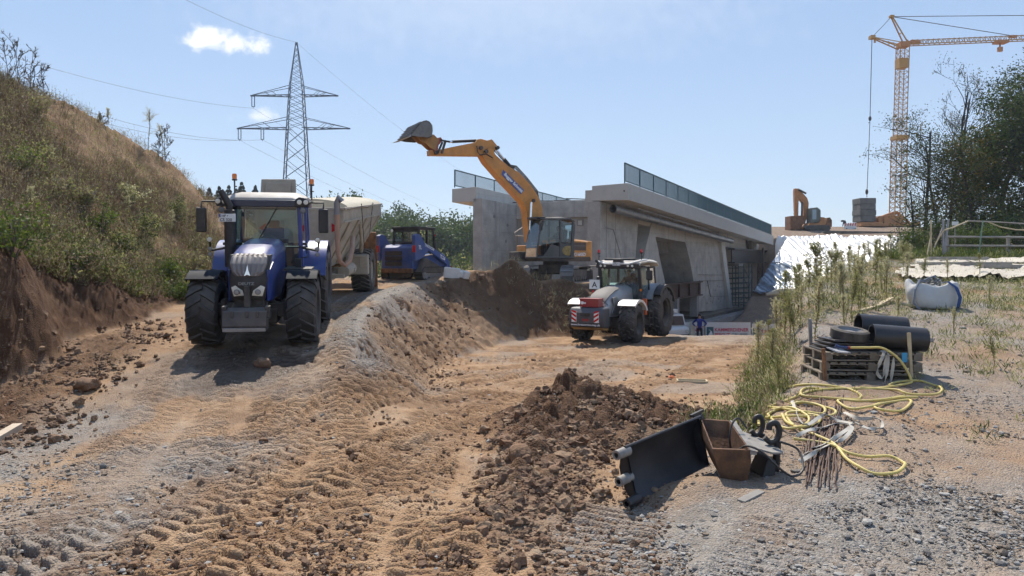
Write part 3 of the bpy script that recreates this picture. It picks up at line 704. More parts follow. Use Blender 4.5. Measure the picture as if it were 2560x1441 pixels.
    for s in (-1, 1): b.bb(s*.34-.04, s*.34+.04, -1.22, -.5, .62, .74); b.bb(s*.40-.03, s*.40+.06, -1.25, -1.1, .72, .95); b.tube([(s*.3, -.6, .95), (s*.34, -1.0, .72)], .035, 8)
    b.build('front_linkage', M_CHAS, t, bevel=.01)
    b = MB(); b.prism([(-1.12, .90), (-1.30, .86), (-1.36, .58), (-1.30, .47), (-1.0, .47), (-1.0, .90)], (-.41, 0, 0), (0, 1, 0), (0, 0, 1), (.82, 0, 0))
    for x in (-.22, .05, .24): b.bb(x-.025, x+.025, -1.35, -1.30, .74, .88)
    b.build('front_weight', mat('cast_weight', (.06, .06, .065), .55, .3, var=.3, dust=.45, dcol=DUST), t, bevel=.02)
    b = MB(); b.bb(-.395, .395, -1.365, -1.30, .475, .55); b.build('weight_lip', M_STEEL, t, bevel=.01)
    # cab
    b = MB(); A = {-1: None, 1: None}
    for s in (-1, 1):
        fb = (s*.80, 1.30, 1.25); ft = (s*.76, 1.10, 2.98); mb = (s*.84, 2.1, 1.2); mt = (s*.78, 2.1, 2.98); rb = (s*.8, 2.85, 1.6); rt = (s*.74, 2.85, 2.98)
        b.bar(fb, ft, .09, .09); b.bar(mb, mt, .06, .06); b.bar(rb, rt, .08, .08); b.bar(fb, mb, .08, .1); b.bar(ft, rt, .08, .08)
    b.bar((-.76, 1.10, 2.96), (.76, 1.10, 2.96), .08, .1); b.bar((-.8, 2.85, 1.65), (.8, 2.85, 1.65), .06, .08)
    b.build('cab_frame', M_BLUE, t, bevel=.015)
    b = MB(); b.bb(-.8, .8, 1.3, 2.85, 1.05, 1.2); b.bb(-.78, .78, 1.26, 1.34, 1.2, 1.45); b.box((0, 1.25, 2.10), (1.0, .16, .1)); b.bb(-.7, .7, 2.6, 2.8, 1.2, 1.9)
    b.bb(-.78, -.5, 1.8, 2.6, 1.2, 1.62); b.bb(.5, .78, 1.8, 2.6, 1.2, 1.62); b.box((0, 1.12, 2.88), (1.42, .05, .16)); b.build('cab_interior', M_BLACK, t, bevel=.02)
    def pane(nm, pts, m=M_GLASS):
        q = MB(); q.add(pts, [tuple(range(len(pts)))]); return q.build(nm, m, t, smooth=False)
    pane('windscreen', [(-.74, 1.24, 1.45), (.74, 1.24, 1.45), (.71, 1.085, 2.92), (-.71, 1.085, 2.92)])
    for s in (-1, 1):
        pane('door_window', [(s*.815, 1.36, 1.28), (s*.835, 2.07, 1.28), (s*.785, 2.07, 2.93), (s*.775, 1.16, 2.93)])
        pane('side_window', [(s*.835, 2.14, 1.65), (s*.81, 2.82, 1.65), (s*.75, 2.82, 2.93), (s*.78, 2.14, 2.93)])
    pane('rear_window', [(-.72, 2.87, 1.75), (.72, 2.87, 1.75), (.7, 2.87, 2.93), (-.7, 2.87, 2.93)])
    seat(t, (0.02, 2.12, 1.62)); steering(t, (.02, 1.62, 2.05))
    b = MB(); b.loft([[(-.62, y, z), (.62, y, z), (.88, y+.02*0, z-.1), (.86, y, z-.20), (-.86, y, z-.20), (-.88, y, z-.1)] for y, z in ((1.0, 3.06), (1.15, 3.15), (2.0, 3.20), (2.85, 3.14), (3.0, 3.04))])
    b.build('cab_roof', mat('dusty_white_roof', (.52, .50, .46), .55, var=.1, dust=.5, dcol=DUST), t, bevel=.02, ang=30)
    b = MB(); b.box((0, .985, 2.94), (1.40, .06, .15)); b.build('roof_visor', mat('visor_blue_black', (.015, .022, .05), .35, var=.1, coat=.3), t, bevel=.02)
    for s in (-1, 1):
        b = MB(); b.prism([(.66, 2.86), (.97, 2.86), (1.0, 2.98), (.93, 3.06), (.78, 3.09), (.7, 3.04)], (0, .95, 0), (s, 0, 0), (0, 0, 1), (0, .3, 0)); b.build('roof_corner', M_BLACK, t, bevel=.02)
        for x in (.79, .93): lamp(t, (s*x, .955, 2.975), .062)
        lamp(t, (s*.86, 1.0, 2.79), .07, m=M_GREYP)
        mirror(t, (s*.9, 1.1, 2.97), (s*1.30, 1.02, 2.56), (.22, .10, .54), s*.1)
        b = MB(); b.bb(s*.7-.2, s*.7+.2, 1.2, 1.3, 2.0, 2.06); b.tube([(s*.8, 1.2, 1.95), (s*1.16, 1.2, 1.88), (s*1.18, 1.2, 2.10)], .03, 6); b.build('lamp_bracket', M_BLACK, t)
        lamp(t, (s*1.16, 1.15, 2.13), .06); lamp(t, (s*1.15, 1.15, 1.92), .05, m=M_STEEL); lamp(t, (s*1.15, 1.15, 1.80), .05, m=M_STEEL)
    # exhaust stack with the number plate on it
    b = MB(); b.lathe([(1.55, .001), (1.55, .115), (2.78, .115), (2.80, .06)], 16, 'Z', (-.66, .78, 0)); b.tube([(-.66, .78, 2.75), (-.66, .78, 2.88), (-.72, .78, 2.99), (-.80, .78, 3.14), (-.84, .78, 3.20)], [.07, .075, .075, .07, .065], 12)
    b.build('exhaust', M_BLACK, t)
    pl = MB().box((-.68, .645, 2.62), (.34, .012, .17)).build('number_plate', M_PLATE, t, bevel=.01)
    MB().box((-.835, .637, 2.665), (.035, .008, .07)).build('plate_band', M_BLUE, pl)
    text('HP •', .072, M_INK, pl, (-.80, .637, 2.635), (R(90), 0, 0), .002, off=.001)
    text('CS 320', .085, M_INK, pl, (-.835, .637, 2.548), (R(90), 0, 0), .002, off=.001)
    beacon(t, (-.66, 1.35, 3.10), .34); beacon(t, (1.02, 1.3, 3.02), .33)
    b = MB(); b.tube([(.55, 1.15, 1.0), (.62, .9, 1.5)], .02, 6)
    for z in (.55, .8, 1.05): b.bb(.86, 1.1, 1.35, 1.7, z, z+.03)
    for y in (1.35, 1.7): b.bb(1.08, 1.1, y-.02, y+.02, .5, 1.2)
    b.build('cab_steps', M_CHAS, t)
    b = MB(); b.box((.78, .75, 1.62), (.12, .14, .22)); b.bb(.52, 1.1, .3, .95, 1.50, 1.545); b.tube([(.5, 1.15, 1.95), (.9, 1.1, 1.98), (.95, 1.1, 1.75), (.6, 1.1, 1.68)], .015, 6); b.build('side_shelf', M_BLACK, t, bevel=.01)
    b = MB(); b.tube([(.3, 1.03, 2.86), (-.1, 1.06, 2.15), (.12, 1.07, 2.1)], .012, 5); b.build('wiper', M_BLACK, t)
    return t
blue_tractor()

# ---------------------------------------------------------------- hopper trailer behind it
def hopper_trailer():
    t = thing('hopper_trailer', 'dusty beige hopper trailer with a canvas cover hitched behind the blue tractor', 'trailer', (-6.02, 25.0, 1.87), (R(5.5), 0, R(2)))
    def ring(y, w, z): return [(-w, y, z), (w, y, z)]
    ht = 2.95
    b = MB()
    yf, yr = -4.7, 2.5
    lv = [(1.22, ht, yf, yr), (1.22, ht-.36, yf, yr), (.42, 1.15, yf+.35, yr-1.0)]
    inn = [(1.18, ht, yf+.04, yr-.04), (1.18, ht-.36, yf+.04, yr-.04), (.38, 1.2, yf+.4, yr-1.05)]
    secs = [[(-w, y0, z), (w, y0, z), (w, y1, z), (-w, y1, z)] for (w, z, y0, y1) in lv]
    b.loft(secs, cap=False); b.add(secs[2], [(0, 1, 2, 3)])
    b.loft([[(-w, y0, z), (w, y0, z), (w, y1, z), (-w, y1, z)] for (w, z, y0, y1) in inn], cap=False)
    for s in (-1, 1):
        for y in np.linspace(yf+.9, yr-.5, 5):               # pressed ribs following the slope
            b.bar((s*1.235, y, ht-.4), (s*.46, y*.86-.1, 1.2), .09, .07)
        b.bar((s*1.235, yf, ht), (s*1.235, yr, ht), .07, .07); b.bar((s*1.23, yf, ht-.36), (s*1.23, yr, ht-.36), .05, .06)
    b.bar((-1.23, yf, ht), (1.23, yf, ht), .07, .07); b.bar((-1.23, yr, ht), (1.23, yr, ht), .07, .07)
    b.build('hopper', M_BEIGE, t, bevel=.008)
    b = MB(); secs = []
    for y in np.linspace(yf+.7, yr, 9):
        secs.append([(1.20*math.cos(a), y, ht+.02+.25*math.sin(a)*(1 if 0 < 1 else 0)) for a in np.linspace(0, math.pi, 13)])
    b.loft(secs, closed=False); b.build('canvas_cover', M_CANVAS, t)
    b = MB(); b.box((-.62, yf+.3, ht+.50), (1.0, .06, .62), (R(-8), 0, 0), (.94, 1)); b.box((-.62, yf+.255, ht+.54), (.72, .05, .34), (R(-8), 0, 0)); b.build('splash_guard', M_BEIGE, t, bevel=.03)
    b = MB(); b.bb(-.5, -.38, yf-.3, 2.2, .75, .95); b.bb(.38, .5, yf-.3, 2.2, .75, .95); b.bb(-.95, .95, -.1, .1, .55, .75); b.bar((-.4, yf, .8), (0, yf-1.9, .62), .12); b.bar((.4, yf, .8), (0, yf-1.9, .62), .12)
    for y in (-3.6, -1.8, 0, 1.6): b.bb(-1.0, 1.0, y-.05, y+.05, .9, 1.02)
    b.build('frame', M_BEIGE, t, bevel=.01)
    for s in (-1, 1):
        wheel(t, (s*.95, 0, .74), .75, .64, .36, M_BEIGE, M_TYRED, 26, s, 0, 'rib')
        b = MB(); b.bb(s*.55, s*1.27, -1.05, -.80, .72, 1.36); b.bb(s*.5, s*1.22, -1.09, -1.05, 1.28, 1.33); b.bb(s*1.0, s*1.25, -1.08, -1.05, .95, 1.34); b.build('mudguard_box', M_BEIGE, t, bevel=.02)
        b = MB(); b.bb(s*.62, s*1.28, .92, .97, .05, 1.42); b.build('mud_flap', M_RUST, t)
        b = MB(); b.tube([(s*1.18, -1.9, ht-.5), (s*1.05, -.9, 1.75), (s*1.0, -.8, 1.55)], [.05, .05, .03], 10); b.tube([(s*1.05, -.9, 1.75), (s*.98, -.6, 1.45)], .07, 10); b.build('lift_ram', M_BEIGE, t)
        b = MB(); b.tube([(s*1.27, -2.1, ht+.1), (s*1.26, -1.6, 1.6)], .012, 5); b.tube([(s*1.27, .2, ht+.1), (s*1.2, -.5, 1.55)], .012, 5); b.tube([(s*1.28, yf+.3, ht-.02), (s*1.28, -2.2, ht+.02), (s*1.28, -1, ht-.04), (s*1.27, .3, ht+.06)], .016, 5)
        b.build('strap', M_CHAS, t)
        for (x, z, k) in ((.98, 2.42, 1), (.62, 1.92, -1)):
            b = MB(); b.prism([(-.09, -.12*k), (.11, 0), (-.09, .14*k)] if k > 0 else [(.09, -.13), (-.1, 0.0), (.06, .13)], (s*x, yf-.02 if k > 0 else yf+.05, z), (s, 0, 0), (0, 0, 1), (0, .015, 0)); b.build('reflector_triangle', M_REDLENS, t)
    b = MB(); b.lathe([(-.62, .001), (-.6, .18), (.5, .2), (.55, .001)], 16, 'Y', (.78, -2.0, .98)); b.build('tank', M_BEIGE, t)
    b = MB(); b.tube([(1.06, yf-.06, ht-.15), (1.06, yf-.10, ht+.16), (1.12, yf-.12, ht+.32), (1.20, yf-.10, ht+.2)], .085, 12); b.build('hose_elbow', M_STEEL, t)
    pts = [(1.06, yf-.07, ht-.1), (1.06, yf-.1, 2.3), (1.07, yf-.1, 1.75), (1.12, yf-.08, 1.48), (1.24, yf-.02, 1.40), (1.34, yf+.1, 1.52), (1.36, yf+.4, 1.8), (1.3, yf+.9, 2.1)]
    b = MB(); b.tube(pts, .072, 12); b.build('suction_hose', mat('dusty_pink_hose', (.45, .27, .18), .8, var=.12, dust=.4, dcol=DUST), t)
    b = MB(); b.bb(-1.0, 1.0, 2.55, 2.75, .6, 1.9); b.build('rear_spreader', M_RUST, t, bevel=.03)
    return t
hopper_trailer()

# ---------------------------------------------------------------- white tractor
def white_tractor():
    t = thing('tractor', 'white tractor with a dark bonnet and front weight block, parked below the bridge wing', 'tractor', (3.43, 26.55, 0.03), (0, 0, R(-31)))
    mat('silver_paint', (.36, .37, .39), .35, .35, var=.06, dust=.35, dcol=DUST, coat=.3)
    b = MB(); b.bb(-.28, .28, -.8, 3.0, .55, 1.05); b.bb(-.9, .9, -.13, .13, .56, .84); b.bb(-.95, .95, 2.6, 2.9, .75, 1.1); b.bb(.5, .92, 1.2, 1.95, .55, 1.15); b.bb(-.92, -.5, 1.2, 1.95, .55, 1.15); b.bb(-.45, .45, .1, 1.2, .5, 1.2)
    b.build('chassis', M_CHAS, t, bevel=.02)
    for s in (-1, 1):
        wheel(t, (s*.97, 0, .69), .70, .60, .37, M_CHAS, M_TYRE, 15, s, R(4), 'block')
        wheel(t, (s*.97, 2.75, .93), .95, .68, .52, M_CHAS, M_TYRE, 16, s, 0, 'block')
        b = MB(); b.loft(arc_strip((s*.97, 0, .70), .79, .83, R(-58), R(40), -s*.32, s*.34)); b.build('front_mudguard', M_WHITE, t)
        b = MB(); b.loft(arc_strip((s*.66, 2.75, .95), 1.05, 1.09, R(-72), R(62), 0, s*.40, 16, .06)); b.prism([(-1.06*math.sin(a)+2.75, .95+1.06*math.cos(a)) for a in np.linspace(R(-60), R(64), 12)]+[(1.75, 1.0), (3.6, 1.0)], (s*.66, 0, 0), (0, 1, 0), (0, 0, 1), (s*.03, 0, 0)); b.build('rear_mudguard', _mats['silver_paint'] if 'silver_paint' in _mats else M_WHITE, t)
        b = MB(); b.loft(arc_strip((s*1.02, 2.75, .95), 1.01, 1.05, R(-70), R(50), 0, s*.32, 14, .07)); b.build('mudguard_extension', M_BLACK, t)
    def sec(y, w, zt, zb, ct=.16):
        return [(-w, y, zb), (-w*1.02, y, zt-.45), (-w*.96, y, zt-ct), (-w*.68, y, zt-ct*.25), (-w*.3, y, zt), (w*.3, y, zt), (w*.68, y, zt-ct*.25), (w*.96, y, zt-ct), (w*1.02, y, zt-.45), (w, y, zb)]
    b = MB(); b.loft([sec(1.3, .50, 2.02, 1.0), sec(.6, .49, 1.98, .95), sec(0, .47, 1.88, .92), sec(-.5, .44, 1.72, .92), sec(-.82, .40, 1.52, .95), sec(-.95, .33, 1.28, 1.0)]); b.build('bonnet', mat('silver_paint', (.36, .37, .39), .35, .35, var=.06, dust=.35, dcol=DUST, coat=.3), t, ang=50)
    b = MB(); b.loft([[(x*w, y-.01, z+.012+(-.06*abs(x)**2.2)) for x in np.linspace(-1, 1, 9)]+[(x*w, y+.03, z-.06) for x in np.linspace(1, -1, 9)] for (y, w, z) in ((.42, .34, 1.95), (0, .37, 1.90), (-.5, .36, 1.74), (-.84, .33, 1.54), (-1.0, .30, 1.26), (-1.02, .26, 1.05))])
    b.build('bonnet_mesh', mat('dark_grey_mesh', (.075, .08, .085), .6, var=.2, scale=40, dust=.35, dcol=DUST), t, ang=40)
    for s in (-1, 1):
        b = MB(); b.prism([(-.6, 1.60), (-.2, 1.62), (.1, 1.35), (-.2, 1.1), (-.62, 1.05), (-.45, 1.3)], (s*.452, 0, 0), (0, 1, 0), (0, 0, 1), (s*.045, 0, 0)); b.build('bonnet_panel', M_GREYP, t)
        b = MB(); b.prism([(-1.0, 1.42), (-.62, 1.50), (-.55, 1.38), (-.9, 1.25)], (s*.40, 0, 0), (s*.15, 1, 0), (0, 0, 1), (s*.04, 0, 0)); hl = b.build('headlight', M_BLACK, t); lamp(hl, (s*.36, -.98, 1.36), .06)
    # weight block and tool box
    b = MB(); b.prism([(-1.15, 1.30), (-1.66, 1.30), (-1.80, 1.12), (-1.80, .78), (-1.66, .60), (-1.15, .56)], (-.64, 0, 0), (0, 1, 0), (0, 0, 1), (1.28, 0, 0)); w = b.build('weight_block', mat('weight_grey', (.055, .062, .075), .5, var=.2, dust=.22, dcol=DUST), t, bevel=.08, seg=3)
    b = MB(); b.prism([(-1.16, .57), (-1.70, .62), (-1.5, .52), (-1.16, .50)], (-.58, 0, 0), (0, 1, 0), (0, 0, 1), (1.16, 0, 0)); b.build('weight_sole', mat('ochre_dirt', (.30, .20, .08), .9, var=.2), w)
    MB().bb(-.18, .18, -1.815, -1.79, 1.0, 1.12).build('slot', M_BLACK, w); MB().bb(-.12, .14, -1.812, -1.79, .84, .92).build('sticker', M_RED, w)
    for s in (-1, 1):
        b = MB(); b.bb(s*.42-.09, s*.42+.09, -1.815, -1.79, .80, 1.16); bd = b.build('warning_board', M_WINK, w)
        b = MB()
        for k in range(3):
            z = .80+k*.15
            b.prism([(-.089, z), (.089, z+s*-.0+.11), (.089, min(z+.185, 1.159)), (-.089, z+.075)], (s*.42, -1.819, 0), (s, 0, 0), (0, 0, 1), (0, -.004, 0))
        b.build('stripe', M_REDLENS, bd)
    text('www.forstservice-may.de', .105, M_WINK, w, (0, -1.80, .685), (R(74), 0, 0), .003, 'lettering', .001, 'CENTER')
    b = MB(); b.bb(-.30, .40, -1.62, -1.22, 1.31, 1.58); tb = b.build('tool_box', M_RED, t, bevel=.015); b = MB(); b.bb(-.32, .42, -1.64, -1.2, 1.56, 1.61); b.build('lid', M_RED, tb, bevel=.01)
    b = MB(); b.ball((-.20, -1.625, 1.45), .07, 6, (1, .1, .8)); b.bb(-.14, -.06, -1.628, -1.62, 1.42, 1.47); b.build('sticker', M_WINK, tb)
    b = MB(); b.bb(-.3, .3, -1.25, -.8, .65, 1.05); b.tube([(.3, -1.2, 1.6), (.45, -.9, 1.35)], .015, 5); b.build('front_linkage', M_CHAS, t)
    # cab
    b = MB()
    for s in (-1, 1):
        fb = (s*.84, 1.35, 1.2); ft = (s*.78, 1.22, 2.66); mb = (s*.86, 2.1, 1.15); mt = (s*.80, 2.1, 2.66); rb = (s*.8, 2.95, 1.55); rt = (s*.74, 2.9, 2.66)
        b.bar(fb, ft, .11, .12); b.bar(mb, mt, .07, .07); b.bar(rb, rt, .09, .09); b.bar(fb, mb, .08, .1); b.bar(ft, rt, .08, .08)
    b.bar((-.8, 1.22, 2.66), (.8, 1.22, 2.66), .08, .12); b.build('cab_frame', M_BLACK, t, bevel=.015)
    b = MB(); b.bb(-.8, .8, 1.3, 2.9, 1.0, 1.18); b.box((0, 1.35, 1.95), (.9, .16, .10)); b.bb(-.7, .7, 2.6, 2.85, 1.18, 1.8); b.bb(-.8, -.5, 1.8, 2.7, 1.18, 1.6); b.bb(.5, .8, 1.8, 2.7, 1.18, 1.6); b.build('cab_interior', M_BLACK, t, bevel=.02)
    def pane(nm, pts, m=M_GLASS):
        q = MB(); q.add(pts, [tuple(range(len(pts)))]); return q.build(nm, m, t, smooth=False)
    pane('windscreen', [(-.78, 1.28, 1.35), (.78, 1.28, 1.35), (.73, 1.19, 2.62), (-.73, 1.19, 2.62)])
    for s in (-1, 1):
        pane('door_window', [(s*.855, 1.42, 1.22), (s*.865, 2.07, 1.22), (s*.805, 2.07, 2.62), (s*.79, 1.3, 2.62)])
        pane('side_window', [(s*.865, 2.14, 1.6), (s*.83, 2.9, 1.6), (s*.755, 2.88, 2.62), (s*.80, 2.14, 2.62)])
    pane('rear_window', [(-.72, 2.93, 1.7), (.72, 2.93, 1.7), (.7, 2.90, 2.62), (-.7, 2.90, 2.62)])
    seat(t, (0, 2.2, 1.5)); steering(t, (0, 1.68, 1.92))
    b = MB(); b.loft([[(-.7, y, z), (.7, y, z), (.9, y, z-.08), (.88, y, z-.14), (-.88, y, z-.14), (-.9, y, z-.08)] for y, z in ((1.0, 2.86), (1.2, 2.93), (2.0, 2.98), (2.9, 2.94), (3.1, 2.82))]); b.build('cab_roof', _mats['dusty_white_roof'], t, bevel=.02)
    b = MB(); b.box((0, 1.04, 2.72), (1.72, .16, .17)); b.build('roof_visor', M_BLACK, t, bevel=.03)
    b = MB(); b.box((.05, .98, 2.92), (.36, .2, .12)); b.bb(-.62, .62, 1.2, 2.7, 2.93, 3.0); b.build('roof_hatch', M_BLACK, t, bevel=.02)
    b = MB(); b.tube([(-.88, 1.1, 2.9), (-.5, .95, 2.80), (.5, .95, 2.80), (.88, 1.1, 2.9), (.92, 1.6, 2.95)], .035, 8); b.build('light_bar', M_WHITE, t)
    pl = MB().box((.0, .905, 2.80), (.30, .012, .15)).build('number_plate', M_PLATE, t); text('MA 1', .07, M_INK, pl, (-.1, .898, 2.80), (R(90), 0, 0), .002); text('FS 26', .07, M_INK, pl, (-.12, .898, 2.733), (R(90), 0, 0), .002)
    for s in (-1, 1):
        for x in (.46, .63): lamp(t, (s*x, .955, 2.72), .055)
        lamp(t, (s*.63, 1.12, 2.58), .05)
        mirror(t, (s*.86, 1.2, 2.70), (s*1.20, 1.16, 2.38), (.24, .10, .36), s*.1)
        beacon(t, (s*.86, 1.25, 2.92), .26, M_REDLENS, .055)
    lamp(t, (.86, 1.24, 1.82), .055, (0, -1, 0), M_AMBER, 'side_lamp')
    b = MB(); b.lathe([(1.2, .001), (1.2, .12), (2.3, .12), (2.34, .05)], 14, 'Z', (-.72, 1.0, 0)); b.tube([(-.72, 1.0, 2.3), (-.72, 1.0, 2.7), (-.80, 1.0, 2.86), (-.88, 1.0, 2.92)], [.06, .06, .06, .055], 10); b.build('exhaust', M_BLACK, t)
    sg = MB().box((-.80, .72, 2.02), (.42, .02, .34)).build('sign_board', M_PLATE, t); text('A', .30, M_INK, sg, (-.80, .708, 1.91), (R(90), 0, 0), .002, off=.004, align='CENTER')
    lamp(t, (-.84, .74, 1.76), .05, m=M_REDLENS)
    b = MB(); b.bb(.84, 1.02, 1.30, 1.42, .9, 1.5); b.build('fuel_cover', mat('bright_orange', (.72, .12, .02), .5, var=.1), t, bevel=.01)
    b = MB()
    for z in (.5, .75, 1.0): b.bb(.84, 1.1, 1.5, 1.85, z, z+.03)
    for y in (1.5, 1.85): b.bb(1.07, 1.1, y-.02, y+.02, .45, 1.15)
    b.build('cab_steps', M_CHAS, t)
    return t
WT = white_tractor()
# ---------------------------------------------------------------- crawler tracks
def crawler(parent, cx, L, r, w, z, mt, shoe_n, name='track', y0=0.0, grouser=.03, wheels=5, frame_m=None):
    """endless track along local Y (length L between wheel centres), centred at x=cx"""
    o = MB()
    per = 2*L+2*math.pi*r; n = shoe_n
    def pt(s):
        s = s % per
        if s < L: return Vector((0, -L/2+s, z+r)), 0.0
        s -= L
        if s < math.pi*r: a = s/r; return Vector((0, L/2+r*math.sin(a), z+r*math.cos(a))), a
        s -= math.pi*r
        if s < L: return Vector((0, L/2-s, z-r)), math.pi
        s -= L; a = s/r; return Vector((0, -L/2-r*math.sin(a), z-r*math.cos(a))), math.pi+a
    for i in range(n):
        p, a = pt(i*per/n); rot = Euler((-a, 0, 0)).to_matrix().to_4x4()
        o.box(p+Vector((cx, y0, 0)), (w, per/n*.93, .03), rot)
        up = rot.to_3x3() @ Vector((0, 0, 1)); fw = rot.to_3x3() @ Vector((0, 1, 0))
        for q in (-.3, .3): o.box(p+Vector((cx, y0, 0))+up*(grouser/2+.01)+fw*per/n*q, (w, .02, grouser), rot)
    tr = o.build(name, mt, parent, smooth=False)
    b = MB(); b.bb(cx-w*.32, cx+w*.32, y0-L/2, y0+L/2, z-r*.55, z+r*.55)
    for s in (-1, 1):
        b.lathe([(-w*.36, .001), (-w*.36, r*.8), (w*.36, r*.8), (w*.36, .001)], 20, 'X', (cx, y0+s*L/2, z))
        b.lathe([(-w*.44, .001), (-w*.44, r*.35), (w*.44, r*.35), (w*.44, .001)], 12, 'X', (cx, y0+s*L/2, z))
    for k in range(wheels): b.lathe([(-w*.36, .001), (-w*.36, r*.36), (w*.36, r*.36), (w*.36, .001)], 14, 'X', (cx, y0-L/2+L*(k+.5)/wheels, z-r*.58))
    b.build('track_frame', frame_m or M_CHAS, tr, bevel=.01)
    return tr

# ---------------------------------------------------------------- blue skid steer, seen from behind
def skid_steer():
    x, y = -3.95, 29.3
    t = thing('skid_steer', 'small blue tracked skid steer loader standing with its back to the viewer', 'skid steer', (x, y, gz(x, y)-.02), (0, 0, R(-25)))
    b = MB(); b.bb(-.72, .72, -1.12, 1.2, .42, 1.05); b.prism([(-1.18, .42), (-1.22, 1.25), (-1.0, 1.36), (-.3, 1.42), (-.3, .42)], (-.72, 0, 0), (0, 1, 0), (0, 0, 1), (1.44, 0, 0))
    b.build('body', M_BLUE2, t, bevel=.04)
    b = MB()
    for k in range(3): b.bb(-.50, .26, -1.245, -1.2, .56+k*.20, .72+k*.20)
    b.build('rear_grille', M_BLACK, t)
    b = MB(); b.bb(-.72, .72, -1.24, -1.1, .28, .46); b.build('rear_bumper', M_RUST, t, bevel=.03)
    for s in (-1, 1):
        b = MB(); b.prism([(-1.25, .75), (-1.28, 1.72), (-1.15, 1.78), (-.9, 1.76), (-.6, 1.46), (1.0, .95), (1.35, .72), (1.40, .25), (1.22, .22), (1.12, .62), (-.3, 1.16), (-.75, .85)], (s*.74, 0, 0), (0, 1, 0), (0, 0, 1), (s*.16, 0, 0))
        arm = b.build('lift_arm', M_BLUE2, t, bevel=.02)
        if s > 0:
            text('TAKEUCHI', .15, M_WINK, arm, (.905, -.62, 1.34), (R(90), R(16), R(90)), .002, off=.002); text('TL26', .2, M_WINK, arm, (.905, .55, .88), (R(90), R(16), R(90)), .002, off=.003); text('TL', .2, M_WINK, arm, (.905, -1.05, 1.2), (R(90), 0, R(90)), .002, off=.004)
        lz = MB(); lz.bb(s*.78, s*.9, -1.29, -1.26, 1.08, 1.34); lz.build('tail_lamp', M_REDLENS, t)
        b = MB(); b.tube([(s*.8, -.7, .95), (s*.8, .2, 1.05)], .05, 8); b.tube([(s*.8, .2, 1.05), (s*.8, .7, .98)], .03, 8); b.build('lift_ram', M_CHROME, t)
        tr = crawler(t, s*.78, 1.35, .235, .36, .25, M_TYRE, 40, y0=.05, grouser=.03, wheels=4, frame_m=M_STEEL)
        b = MB(); b.prism([(-.95, .30), (-.62, .86), (-.48, .86), (.95, .42), (.95, .25)], (s*.62, 0, 0), (0, 1, 0), (0, 0, 1), (s*.32, 0, 0)); b.build('drive_housing', M_CHAS, t, bevel=.03)
    b = MB()
    for s in (-1, 1):
        for (y, z0, yt) in ((-.55, 1.38, -.50), (.1, 1.1, .1), (.85, .7, .55)): b.bar((s*.58, y, z0), (s*.56, yt, 2.02), .09, .1)
        b.bar((s*.56, -.5, 2.02), (s*.56, .62, 2.02), .09, .09)
    b.bb(-.62, .62, -.60, .68, 2.0, 2.10); b.bar((-.58, -.55, 1.45), (.58, -.55, 1.45), .08); b.bb(-.6, .6, -.55, -.48, 1.9, 2.02); b.build('cab_frame', M_BLACK, t, bevel=.02)
    b = MB()
    for s in (-1, 1):
        for z in np.arange(1.18, 1.98, .09): b.bar((s*.575, .14, z), (s*.565, .72, z), .012)
        for y in (.3, .5): b.bar((s*.575, y, 1.1), (s*.57, y, 2.0), .015)
    for z in np.arange(1.5, 1.95, .1): b.bar((-.52, -.53, z), (.52, -.52, z), .010)
    b.bar((0, -.53, 1.45), (0, -.52, 1.98), .015); b.build('cab_mesh', M_CHAS, t)
    q = MB(); q.add([(-.54, -.50, 1.45), (.54, -.50, 1.45), (.52, -.47, 1.98), (-.52, -.47, 1.98)], [(0, 1, 2, 3)]); q.build('rear_window', M_GLASS, t, smooth=False)
    seat(t, (0, .05, .95)); lamp(t, (-.60, -.58, 1.95), .07, (0, -1, 0)); lamp(t, (.60, .70, 1.78), .05, (0, -1, 0), M_REDLENS)
    b = MB(); b.prism([(-.95, 0), (-.95, .5), (.95, .5), (.95, 0)], (0, 1.45, .05), (1, 0, 0), (0, 0, 1), (0, .06, 0)); b.prism([(1.45, .05), (2.1, .05), (1.5, .5)], (-.95, 0, 0), (0, 1, 0), (0, 0, 1), (.04, 0, 0)); b.prism([(1.45, .05), (2.1, .05), (1.5, .5)], (.91, 0, 0), (0, 1, 0), (0, 0, 1), (.04, 0, 0)); b.bb(-.95, .95, 1.45, 2.1, .03, .07)
    b.build('bucket', M_RUST, t)
skid_steer()

